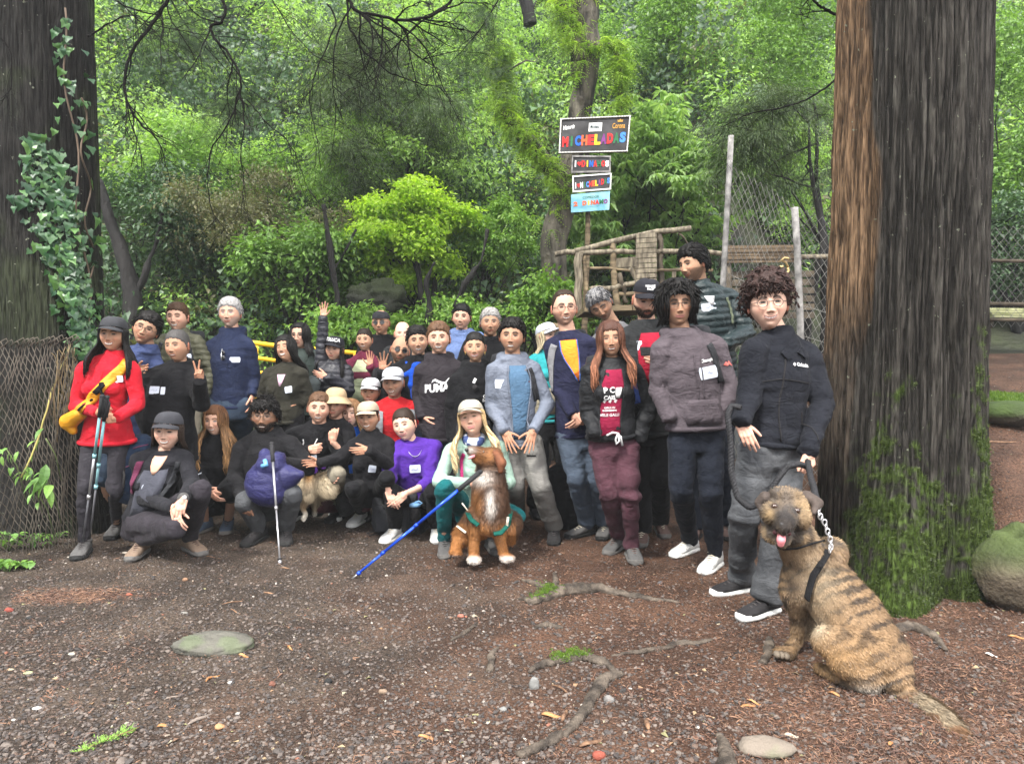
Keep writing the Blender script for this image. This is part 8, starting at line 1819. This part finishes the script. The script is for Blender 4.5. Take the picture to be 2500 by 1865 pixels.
v,f=box((0,0,0),.37,.20,.36,None,.07);mb=MB();mb.add(v+c,f);V,Fs,Nn=remesh(mb,.010,2);V=folds(V,Nn,.012,8);m=MB();m.add(V,[tuple(q)for q in Fs]);m.build('bag',NB,bk)
v,f=box(c+v3(-.02,-.10,-.05),.26,.05,.20,None,.022);mb=MB();mb.add(v,f);mb.build('front_pocket',NB,bk)
v,f=tube([c+v3(-.10,-.08,.14),c+v3(-.09,-.14,.07),c+v3(-.02,-.16,.03),c+v3(.05,-.14,.05),c+v3(.06,-.10,.10)],.011,8);mb=MB();mb.add(v,f);mb.build('carry_handle',GJKT,bk)
v,f=tube([c+v3(-.15,-.06,-.15),c+v3(-.21,-.09,-.16),c+v3(-.19,-.12,-.17),c+v3(-.11,-.11,-.16)],.012,8,True,.4);mb=MB();mb.add(v,f);mb.build('strap',M_WEB,bk)
cp=empty('drinking_bottle',tuple(W(1012,1240,5.38)));tag(cp,'dark bottle with a pale blue lid in the side pocket of the black backpack','bottle');q=W(1013,1252,5.36)
v,f=tube([q-v3(0,0,.06),q+v3(0,0,.05)],.034,16);mb=MB();mb.add(v,f);mb.build('body',BLKS,cp)
v,f=tube([q+v3(0,0,.05),q+v3(0,0,.068),q+v3(0,0,.075)],[.042,.042,.03],16);mb=MB();mb.add(v,f)
v,f=tube([q+v3(.03,0,.06),q+v3(.055,0,.075),q+v3(.03,0,.09),q+v3(0,0,.08)],.006,6);mb.add(v,f);mb.build('lid',surf('pale_blue_plastic',(.16,.32,.52),rough=.35,bump=0),cp)
NVB=C_('navy_rucksack',(.012,.022,.045));rb=softbag('backpack','navy rucksack with maroon straps on the back of the dark-capped croucher',[('c',(330,1110,5.12),(318,1190,5.15),.115,.125),('c',(345,1085,5.15),(322,1095,5.12),.08,.07)],NVB,'backpack',seed=5)
MWB=C_('maroon_webbing',(.09,.02,.045));strip(b21,'strap',[(-.125,.12),(-.125,.04),(-.130,-.05),(-.12,-.12)],.045,MWB,.012,parent=rb);strip(b21,'strap',[(.13,.11),(.135,.03),(.14,-.06)],.035,NB,.012,parent=rb)
v,f=tube([W(300,1100,5.0),W(296,1130,4.99),W(303,1160,5.0),W(300,1190,5.0)],.008,6);mb=MB();mb.add(v,f);mb.build('grey_piping',GRYS,rb)
for(x,y,z)in((340,1090,5.0),(322,1135,4.96)):v,f=tube([W(x-14,y+5,z),W(x,y,z),W(x+22,y-5,z+.02)],.010,6,True,.4);mb=MB();mb.add(v,f);mb.build('compression_strap',MWB,rb)
wt=empty('wrist_watch',tuple(b21.wrB));tag(wt,'pale wrist watch of the person in the dark grey cap','watch');d=nrm(b21.wrB-b21.elB);v,f=tube([b21.wrB-d*.004,b21.wrB+d*.012],.036,16);mb=MB();mb.add(v,f);mb.build('strap',GRYS,wt)
v,f=ellipsoid(b21.wrB+d*.004+v3(.02,-.028,.008),(.014,.008,.014));mb=MB();mb.add(v,f);mb.build('dial',M_WHITE,wt)
sb=softbag('shoulder_bag','dark rumpled bag on the ground behind the grey trekking trousers',[('c',(1375,1180,5.75),(1385,1245,5.75),.17,.19)],BLK2,seed=7)
hb=softbag('shoulder_bag','small grey-green bag held under the arm of the person waving',[('c',(765,935,6.5),(752,955,6.5),.07,.09)],C_('grey_green_nylon',(.05,.06,.06)),seed=9)
# ====== roots, stones, chips, litter
M_ROOT=surf('root_bark',(.045,.035,.027),var=.45,vs=14.,bump=.9,bs=60.,bdist=.015,col2=(.11,.088,.068))
def root_(label,pts,wid,seed=0,moss=False,lift=.25):
 """an exposed root; pts are pixels on the ground, wid the half-thickness in metres along it"""
 P=np.array([gp(x,y)for x,y in pts]);n=len(P)*8;t=np.linspace(0,len(P)-1,n);Q=np.stack([np.interp(t,range(len(P)),P[:,i])for i in range(3)],1);w=np.interp(t,np.linspace(0,len(P)-1,len(wid)),wid)
 for _ in range(5):Q[1:-1]=(Q[:-2]+2*Q[1:-1]+Q[2:])/4
 Q[:,2]=GG(Q[:,0],Q[:,1])+w*lift;Q[:,:2]+=np.cumsum(np.random.default_rng(seed).normal(0,.0018,(n,2)),0)
 v,f=tube(Q,w,12,True,.75);c=np.repeat(Q,12,0);d=v-c;v=v+d*((fbm(v,40.,3,seed)-.5)*.9)[:,None];mb=MB();mb.add(v,f);o=mb.build('exposed_root',M_ROOT);tag(o,label,'root','exposed tree roots')
 if moss:
  r=np.random.default_rng(seed);i=r.integers(int(moss[0]*n),int(moss[1]*n),moss[2]);p=Q[i]+np.stack([r.normal(0,.025,len(i)),r.normal(0,.025,len(i)),w[i]*.8+0*i],1)
  scatter('moss',p,np.stack([r.normal(0,.3,len(i)),r.normal(0,.3,len(i)),r.uniform(0,6,len(i))],1),r.uniform(.3,.7,len(i)),PC['fresh_moss'],r.integers(0,3,len(i)),o,'stuff')
 return o
LM['fresh_moss']=leafmat('bright_moss',[(.06,.12,.012),(.10,.18,.02),(.15,.24,.03)],trans=.4);_o=[]
for o_ in PC['moss'].objects:m_=o_.data.copy();m_.materials.clear();m_.materials.append(LM['fresh_moss']);_o.append(bpy.data.objects.new('bright_moss_tuft',m_))
PC['fresh_moss']=proto_collection('bright_moss',_o)
root_('long arched root below the feet in the middle, moss at its left fork',[(1268,1462),(1300,1475),(1345,1455),(1400,1440),(1470,1440),(1540,1455),(1600,1465),(1660,1470)],[.012,.035,.05,.045,.03,.02,.01],1,(.18,.32,160))
root_('short knobbly root forking up left of the long arched root',[(1275,1415),(1300,1425),(1335,1440),(1365,1452)],[.012,.02,.03,.03],2,(.5,.9,60));root_('stub of root standing above the long arched root',[(1352,1400),(1358,1422),(1352,1438)],[.012,.02,.018],12)
root_('curved root with a moss patch right of the grey stone',[(1290,1642),(1320,1625),(1370,1615),(1430,1605),(1480,1620),(1500,1640)],[.010,.022,.028,.028,.025,.012],3,(.35,.6,150))
root_('long root slanting from the middle to the bottom of the picture',[(1515,1645),(1480,1665),(1455,1700),(1435,1740),(1400,1785),(1365,1815),(1310,1840),(1275,1858)],[.018,.030,.026,.022,.02,.024,.022,.02],4)
root_('thick root poking up at the bottom right beside the flat grey stone',[(1755,1795),(1770,1825),(1785,1865),(1795,1910)],[.012,.024,.030,.03],5);root_('weathered root hump below the black and white trainers',[(1600,1590),(1650,1575),(1700,1575),(1740,1565)],[.008,.018,.016,.008],6)
root_('thin grey root patch left of the curved mossy root',[(1195,1640),(1205,1600),(1225,1580)],[.014,.018,.008],7);root_('low grey root hump between the two mossy roots',[(1305,1535),(1340,1528),(1385,1535)],[.01,.022,.01],8)
root_('root knuckle beside the brindle dog front paws',[(1880,1560),(1885,1590),(1872,1625)],[.016,.026,.018],9);root_('gnarled root tip at the foot of the big trunk right of the dog',[(2185,1545),(2230,1530),(2280,1550),(2310,1585)],[.03,.035,.022,.01],10)
root_('thin root left of the middle near the brown dog leash tip',[(1100,1565),(1130,1545),(1165,1520)],[.008,.014,.007],11);root_('faint buried root across the middle right',[(1490,1600),(1560,1590),(1640,1580)],[.006,.016,.008],13)
M_STN=attrmat('ground_stone',rough=.85,bump=.6,bs=60.,bdist=.01)
def gcol(c,moss=.0):
 c=[q*.66 for q in c]
 def f(v,d):n=fbm(v,22.,3,4)[:,None];m=(sstep(fbm(v,11.,3,9),.5,.62)*moss)[:,None];return np.array(c)*(.6+.8*n)*(1-m)+np.array([.09,.13,.05])*m
 return f
g=gp(520,1582);o=boulder('stone','large pale half-buried stone in the left foreground, patches of moss',g+v3(0,0,.012),(.185,.105,.055),M_STN,12,.30,gcol((.125,.12,.10),.35),44,24,cat='stone');
def stone(label,px,py,r_,c,seed,amp=.35,moss=0.):g=gp(px,py);return boulder('stone',label,g+v3(0,0,r_[2]*.5),r_,M_STN,seed,amp,gcol(c,moss),16,10,cat='stone',group='loose stones on the ground')
stone('upright grey stone left of the curved mossy root',1304,1680,(.020,.014,.032),(.24,.24,.23),21);stone('grey stone just right of the slanting root',1487,1712,(.022,.016,.016),(.20,.19,.18),22);stone('flat grey-tan rock at the bottom right edge of the frame',1870,1835,(.10,.06,.030),(.24,.20,.16),23,.25,.3)
stone('brick-red stone at the bottom centre edge',1463,1850,(.022,.016,.016),(.28,.07,.045),24);stone('brick-red flat stone in the left foreground above the pale stone',315,1453,(.022,.014,.008),(.34,.10,.06),25);stone('red stone at the far left edge',22,1492,(.024,.016,.014),(.30,.07,.05),26)
stone('tan flat stone in the lower left middle',536,1777,(.020,.015,.010),(.40,.22,.11),27);stone('round red-brown stone in the lower left middle',665,1673,(.014,.014,.012),(.22,.09,.06),28);stone('black lump of cinder in the lower left middle',802,1665,(.016,.014,.011),(.02,.02,.02),29);stone('dark cinder stone at the left edge beside the tan pebbles',72,1510,(.014,.012,.009),(.03,.03,.03),30)
stone('white flat pebble at lower left',90,1730,(.020,.012,.005),(.62,.60,.56),31);stone('white round pebble below the pale half-buried stone',562,1667,(.010,.009,.005),(.66,.64,.60),32);stone('yellow-green broken leaf-like flake at lower left',68,1643,(.020,.014,.004),(.38,.40,.22),33);stone('pale green-grey stone left of the pale half-buried stone',175,1597,(.016,.012,.006),(.36,.36,.30),34)
stone('grey-brown pebble below the red flat stone',450,1497,(.018,.012,.006),(.20,.19,.17),35);stone('pale tan pebble near the left shoes',305,1350,(.030,.016,.006),(.55,.48,.40),36);stone('white flake near the poles tips',172,1300+60,(.022,.016,.005),(.50,.46,.40),37);stone('brown pebble right of the red flat stone',452,1417,(.018,.014,.012),(.26,.15,.09),38)
stone('pale pebble in front of the bearded person',620,1319,(.020,.014,.006),(.60,.55,.46),39);stone('tan stone at the right end of the pale stone row',935,1690,(.018,.012,.010),(.28,.20,.14),40);stone('grey pebble by the long slanting root',1228,1733,(.016,.012,.009),(.22,.22,.21),41);stone('small grey stone right of the black and white trainers',1855,1508,(.022,.016,.012),(.22,.21,.20),42)
stone('red stone in the middle below the brown dog',1125,1505,(.018,.014,.009),(.36,.13,.09),43);stone('dark round stone right of the long arched root',1612,1425,(.018,.014,.012),(.10,.09,.09),44)
M_CHIP=surf('fresh_wood_chip',(.33,.14,.05),var=.3,vs=30.,bump=.4,bs=60.,col2=(.42,.23,.10));M_TW=surf('brown_twig',(.14,.075,.045),var=.4,vs=30.,bump=.4,bs=60.,col2=(.24,.14,.08));M_TWG=surf('grey_twig',(.16,.13,.11),var=.3,vs=30.,bump=.4,bs=60.)
def chip(label,px,py,L,w,ang,mat,thick=.5,name='wood_chip',curve=0.):
 g=gp(px,py,w*.5);d=v3(math.cos(R(ang)),math.sin(R(ang)),0);s_=v3(-d[1],d[0],0);P=[g+d*L*(t-.5)+s_*curve*L*math.sin(t*3.14)+v3(0,0,.004*math.sin(t*6))for t in np.linspace(0,1,7)]
 v,f=tube(P,w*np.array([.4,.9,1,1.05,.95,.8,.25]),6,True,thick);mb=MB();mb.add(v,f);o=mb.build(name,mat);tag(o,label,'twig' if name=='twig' else 'wood chip','twigs and wood chips on the ground')
chip('bright orange wood chip left of the long slanting root',1346,1745,.075,.012,-15,M_CHIP);chip('dark twig stub beside the bright orange chip',1378,1745,.10,.009,75,M_TW,.8,'twig');chip('upright-lying dark stick right of the slanting root',1580,1765,.085,.011,85,M_TW,.8,'twig');chip('split tan chip below the slanting root',1443,1812,.10,.011,30,M_TW)
chip('orange splinter at the bottom left of the middle',1042,1798,.075,.008,-12,M_CHIP);chip('tan splinter pair right of the middle, pointing up right',1830,1722,.08,.008,12,M_CHIP);chip('tan splinter crossing the other at an angle',1842,1713,.055,.006,-45,M_CHIP);chip('orange chip in front of the dog hind paw',2040,1693,.055,.008,-40,M_CHIP)
chip('orange chip in the lower right by the dog tail',2175,1812,.045,.008,50,M_CHIP);chip('pale fragment at the lower right under the dog',1932,1795,.05,.010,-15,surf('pale_chip',(.46,.38,.30),bump=.2));chip('pale chip near the right edge',2485,1555,.08,.010,-30,M_CHIP);chip('pale folded scrap right of the dog back',2420,1598,.05,.008,-50,surf('pale_scrap',(.6,.56,.52),bump=.2))
chip('grey stick lying diagonal in the left foreground',492,1752,.115,.008,58,M_TWG,.8,'twig');chip('thin curved twig at lower left',600,1775,.17,.003,-8,M_TWG,1,'twig',.18);chip('thin straight twig left of the middle, pointing up right',582,1468,.17,.0035,30,M_TW,1,'twig');chip('short twig meeting the thin straight twig',574,1492,.11,.0035,-40,M_TW,1,'twig')
chip('brown twig right of the pale half-buried stone',708,1581,.06,.005,-50,M_CHIP,1,'twig');chip('orange twig below the right end of the pale stone',595,1600,.06,.006,-25,M_CHIP,1,'twig');chip('curled orange needle cluster twig below the pale stone',520,1655,.07,.005,60,M_CHIP,1,'twig',.2);chip('orange flake at lower left',400,1770,.045,.009,20,M_CHIP)
chip('thin brown branchlet in the middle, leaning left',1372,1690,.16,.0045,-62,M_TW,1,'twig',.12);chip('twig between the trainers and the arched root',1130,1500,.05,.004,60,M_TWG,1,'twig');chip('dark slender twig at lower left centre',430,1700,.09,.003,35,M_TWG,1,'twig');chip('reddish twig near the tip of the silver pole',700,1387,.09,.005,-12,M_TW,1,'twig')
chip('brown twig left of the brown dog',660,1448,.09,.005,-10,M_TW,1,'twig');chip('orange splinter near the left shoes',520,1360,.15,.003,-22,M_TW,1,'twig');chip('long thin twig lying across the soil at right of the big trunk',2440,1080,.30,.006,20,M_TW,1,'twig',.1)
sp=empty('conifer_sprig',tuple(gp(250,1810)));tag(sp,'fallen bright green conifer sprig in the lower left corner','sprig');r=np.random.default_rng(8);mb=MB();mq=MB()
A,Bq=gp(192,1835,.012),gp(345,1770,.012);v,f=tube([lerp(A,Bq,t)+v3(0,.012*math.sin(t*5),0)for t in np.linspace(0,1,10)],.0025,5);mq.add(v,f)
for k in range(46):
 t=r.uniform(0,1);p=lerp(A,Bq,t);d=nrm(lerp(Bq-A,v3(r.normal(0,1),r.normal(0,.9),r.uniform(0,.35)),.6))*r.uniform(.02,.055)
 for j in range(6):
  b_=p+d*j/6;s_=nrm(np.cross(d,(0,0,1)))*(.009 if j%2 else-.009)+d*.25+v3(0,0,r.uniform(0,.006));q=nrm(d)*.003;mb.add([b_-q,b_+q,b_+s_],[(0,1,2)])
mb.build('needles',leafmat('sprig_green',[(.16,.30,.05),(.24,.40,.08)],trans=.3,random_by='ISL'),sp)['kind']='stuff';mq.build('stem',M_TW,sp)
def weed(label,px,py,n,L,h,seed,key='mid',spread=.10,broad=.5,hi=None):
 g=gp(px,py);root=empty('weed',tuple(g));tag(root,label,'plant','low plants at the left edge');r=np.random.default_rng(seed);st_m=MB();ms=[]
 m0=mesh_from('leaf',*leaf(1.,broad,.25,.35,4),LMI2,False)
 for k in range(n):
  a=r.uniform(0,6.28);rr_=r.uniform(.2,1)*spread;tip=g+v3(math.cos(a)*rr_,math.sin(a)*rr_*.8,h*r.uniform(.4,1.05));v,f=tube([g+v3(math.cos(a)*.01,0,0),lerp(g,tip,.5)+v3(0,0,h*.12),tip],.0028,4);st_m.add(v,f)
  for j in range(3 if hi is None else hi):
   o=bpy.data.objects.new('leaf',m0);COL.objects.link(o);s=L*r.uniform(.7,1.2);o.parent=root;o.matrix_parent_inverse=Matrix.Translation(Vector(root.location)).inverted()
   o.matrix_basis=Matrix.Translation(Vector(tip))@Euler((r.normal(0,.3),r.uniform(-.3,.5),a+r.normal(0,.9)+j*2.1)).to_matrix().to_4x4()@Matrix.Scale(s,4)
 st_m.build('stem',surf('weed_stem',(.10,.13,.05),bump=0)if 'weed_stem' not in bpy.data.materials else bpy.data.materials['weed_stem'],root)
LMI2=leafmat('weed_leaf',[(.07,.15,.035),(.12,.24,.05),(.18,.32,.07)],trans=.3)
weed('broad-leaved weed at the foot of the wire netting, nearest the frame edge',20,1345,12,.055,.13,1);weed('leafy weed below the netting between frame edge and red jacket',75,1340,14,.05,.11,2);weed('low weed left of the trekking pole tips',130,1330,10,.045,.09,3);weed('clover-like weeds at the lowest left edge',15,1395,12,.05,.06,4,broad=.8)
weed('drooping pale-leaved weed in the corner of the netting',55,1385,9,.05,.05,5,broad=.8);
def hangplant(label,px,py,Y,n,L,seed):
 c=W(px,py,Y);root=empty('weed',tuple(c));tag(root,label,'plant','low plants at the left edge');r=np.random.default_rng(seed);m0=mesh_from('leaf',*leaf(1.,.42,.25,.5,4),LMI2,False)
 for k in range(n):
  o=bpy.data.objects.new('leaf',m0);COL.objects.link(o);o.parent=root;o.matrix_parent_inverse=Matrix.Translation(Vector(root.location)).inverted();o.matrix_basis=Matrix.Translation(Vector(c+r.normal(0,.04,3)))@Euler((r.normal(0,.3),r.uniform(0,1.2),r.uniform(-3.1,0))).to_matrix().to_4x4()@Matrix.Scale(L*r.uniform(.6,1.2),4)
 v,f=tube([c,c+v3(.01,.08,-.12),c+v3(-.02,.2,-.35)],.004,5);mb=MB();mb.add(v,f);mb.build('stem',bpy.data.materials['weed_stem'],root)
hangplant('glossy drooping leaves growing through the wire netting beside the red jacket',108,1165,4.72,9,.13,1);hangplant('small yellow-green leaves growing through the netting',62,1150,4.75,16,.055,2);hangplant('bright leaf tuft halfway up the netting at the frame edge',15,1095,4.55,10,.06,3);hangplant('single pale leaf low on the wire netting',92,1205,4.72,3,.06,4);hangplant('dark leaf pair on the netting above the others',112,1070,4.8,3,.08,5)
# ------ what nobody could count: gravel, needles, crumbs
def rock_protos(n,mat,rough=.3,sub=1):
 obs=[]
 for i in range(n):
  bm=bmesh.new();bmesh.ops.create_icosphere(bm,subdivisions=sub,radius=1);r=np.random.default_rng(i+50)
  for v in bm.verts:v.co*=1+r.uniform(-rough,rough)
  V=np.array([tuple(v.co)for v in bm.verts])*[1,.8,.55];Fs=[tuple(v.index for v in f.verts)for f in bm.faces];bm.free();obs.append(proto('pebble',V,Fs,mat,False))
 return obs
def pebmat(name,cols,rough=.8):
 m,nt,b=newmat(name);oi=N_(nt,'ShaderNodeObjectInfo');r=N_(nt,'ShaderNodeValToRGB');r.color_ramp.interpolation='CONSTANT'
 while len(r.color_ramp.elements)<len(cols):r.color_ramp.elements.new(.5)
 for i,c in enumerate(cols):r.color_ramp.elements[i].position=i/len(cols);r.color_ramp.elements[i].color=c4(c)
 nt.links.new(oi.outputs['Random'],r.inputs[0]);nt.links.new(r.outputs[0],b.inputs['Base Color']);b.inputs['Roughness'].default_value=rough;return m
PEBC=[(.038,.030,.027),(.060,.046,.040),(.09,.072,.062),(.045,.038,.035),(.11,.09,.076),(.085,.055,.040),(.050,.041,.036),(.028,.024,.022),(.125,.10,.085),(.070,.056,.049)]
PC['peb']=proto_collection('pebbles',rock_protos(5,pebmat('pebble_mix',PEBC)));PC['pale'+'peb']=proto_collection('pale_pebbles',rock_protos(4,pebmat('pebble_pale',[(.27,.24,.21),(.36,.33,.29),(.22,.18,.14),(.20,.08,.05),(.24,.22,.2)])))
def inview(n,seed,dens=None,ymin=2.15,ymax=7.4):
 r=np.random.default_rng(seed);y=1/(1/ymax+(1/ymin-1/ymax)*r.random(n));x=r.uniform(-.78,.78,n)*y
 if dens is not None:m=r.random(n)<dens(x,y);x,y=x[m],y[m]
 return x,y,r
def litter(name,key,n,seed,s0,s1,nproto,dens=None,flat=True,sink=.2,lab=None):
 x,y,r=inview(n,seed,dens);k=len(x);s=r.uniform(0,1,k)**2.2*(s1-s0)+s0;z=GG(x,y)+s*sink
 rot=np.stack([r.normal(0,.25,k),r.normal(0,.25,k),r.uniform(0,6.28,k)],1);o=scatter(name,np.stack([x,y,z],1),rot,s,PC[key],r.integers(0,nproto,k),kind='stuff');return o
def grit(x,y):return np.clip(1.0-.55*sstep(x,-.6,1.6)-.25*sstep(y,4.2,5.5)+1.2*(fbm(np.stack([x,y,0*x],1),1.3,3,71)-.5),.05,1)
litter('gravel','peb',62000,1,.0022,.0105,5,grit);litter('gravel','peb',4200,2,.006,.017,5,lambda x,y:grit(x,y)*.6);litter('pale_gravel','palepeb',600,3,.003,.011,4,grit)
def needle_protos():
 obs=[];
 for i in range(4):
  r=np.random.default_rng(i);mb=MB()
  for k in range(7):
   c=r.normal(0,.02,3)*[1,1,.15];a=r.uniform(0,6.28);L=r.uniform(.012,.035);d=v3(math.cos(a),math.sin(a),r.normal(0,.12))*L;s_=nrm(np.cross(d,(0,0,1)))*r.uniform(.0009,.0022);mb.add([c-s_,c+s_,c+d*.6+s_*.8+v3(0,0,.002),c+d],[(0,1,2),(0,2,3)])
  obs.append(proto('needle_litter',mb.verts(),mb.F,NLM))
 return obs
NLM=pebmat('needle_brown',[(.105,.05,.032),(.155,.078,.047),(.075,.04,.028),(.20,.11,.065),(.10,.066,.048)]);PC['needle']=proto_collection('needle_litter',needle_protos())
def redd(x,y):return np.clip(.10+.8*sstep(x,-.7,1.8)+.3*sstep(y,4.,5.5)+1.6*(fbm(np.stack([x,y,0*x],1),1.1,3,81)-.5),.03,1)
litter('needle_litter','needle',26000,5,.5,1.15,4,redd,sink=.004)
x,y,r=inview(2600,6);P0=gp(185,1455);k=700;xx=P0[0]+r.normal(0,.16,k);yy=P0[1]+r.normal(0,.06,k);scatter('needle_litter',np.stack([xx,yy,GG(xx,yy)+.003],1),np.stack([0*xx,0*xx,r.uniform(0,6,k)],1),r.uniform(.6,1.2,k),PC['needle'],r.integers(0,4,k),kind='stuff')
LBM=pebmat('leaf_bits',[(.20,.12,.065),(.26,.19,.11),(.14,.08,.05),(.26,.23,.16),(.16,.15,.07)]);ob=[]
for i in range(4):v,f=leaf(1.,.6,.3,.3,2);ob.append(proto('dry_leaf',v*[1,1,1+.3*i],f,LBM))
PC['dry']=proto_collection('dry_leaves',ob);litter('dry_leaves','dry',1000,7,.010,.035,4,None,sink=.1)
r=np.random.default_rng(4);k=900;xx=r.uniform(W(2430,950,6.0)[0],W(2620,950,6.0)[0],k);yy=r.uniform(5.5,6.3,k);scatter('moss_patch',np.stack([xx,yy,GG(xx,yy)],1),np.zeros((k,3)),r.uniform(1.5,3.,k),PC['fresh_moss'],r.integers(0,3,k),kind='stuff')
# ------ mist in the ravine
mb=MB();v,f=box((0,24,22),150,118,60);mb.add(v,f)
hm=bpy.data.materials.new('mist');hm.use_nodes=True;hn=hm.node_tree;hn.nodes.clear();ho=hn.nodes.new('ShaderNodeOutputMaterial');hv=hn.nodes.new('ShaderNodeVolumePrincipled')
hv.inputs['Density'].default_value=.0017;hv.inputs['Color'].default_value=(.86,.90,.92,1);hn.links.new(hv.outputs[0],ho.inputs['Volume'])
o=mb.build('haze',hm,None,False);o['kind']='stuff'
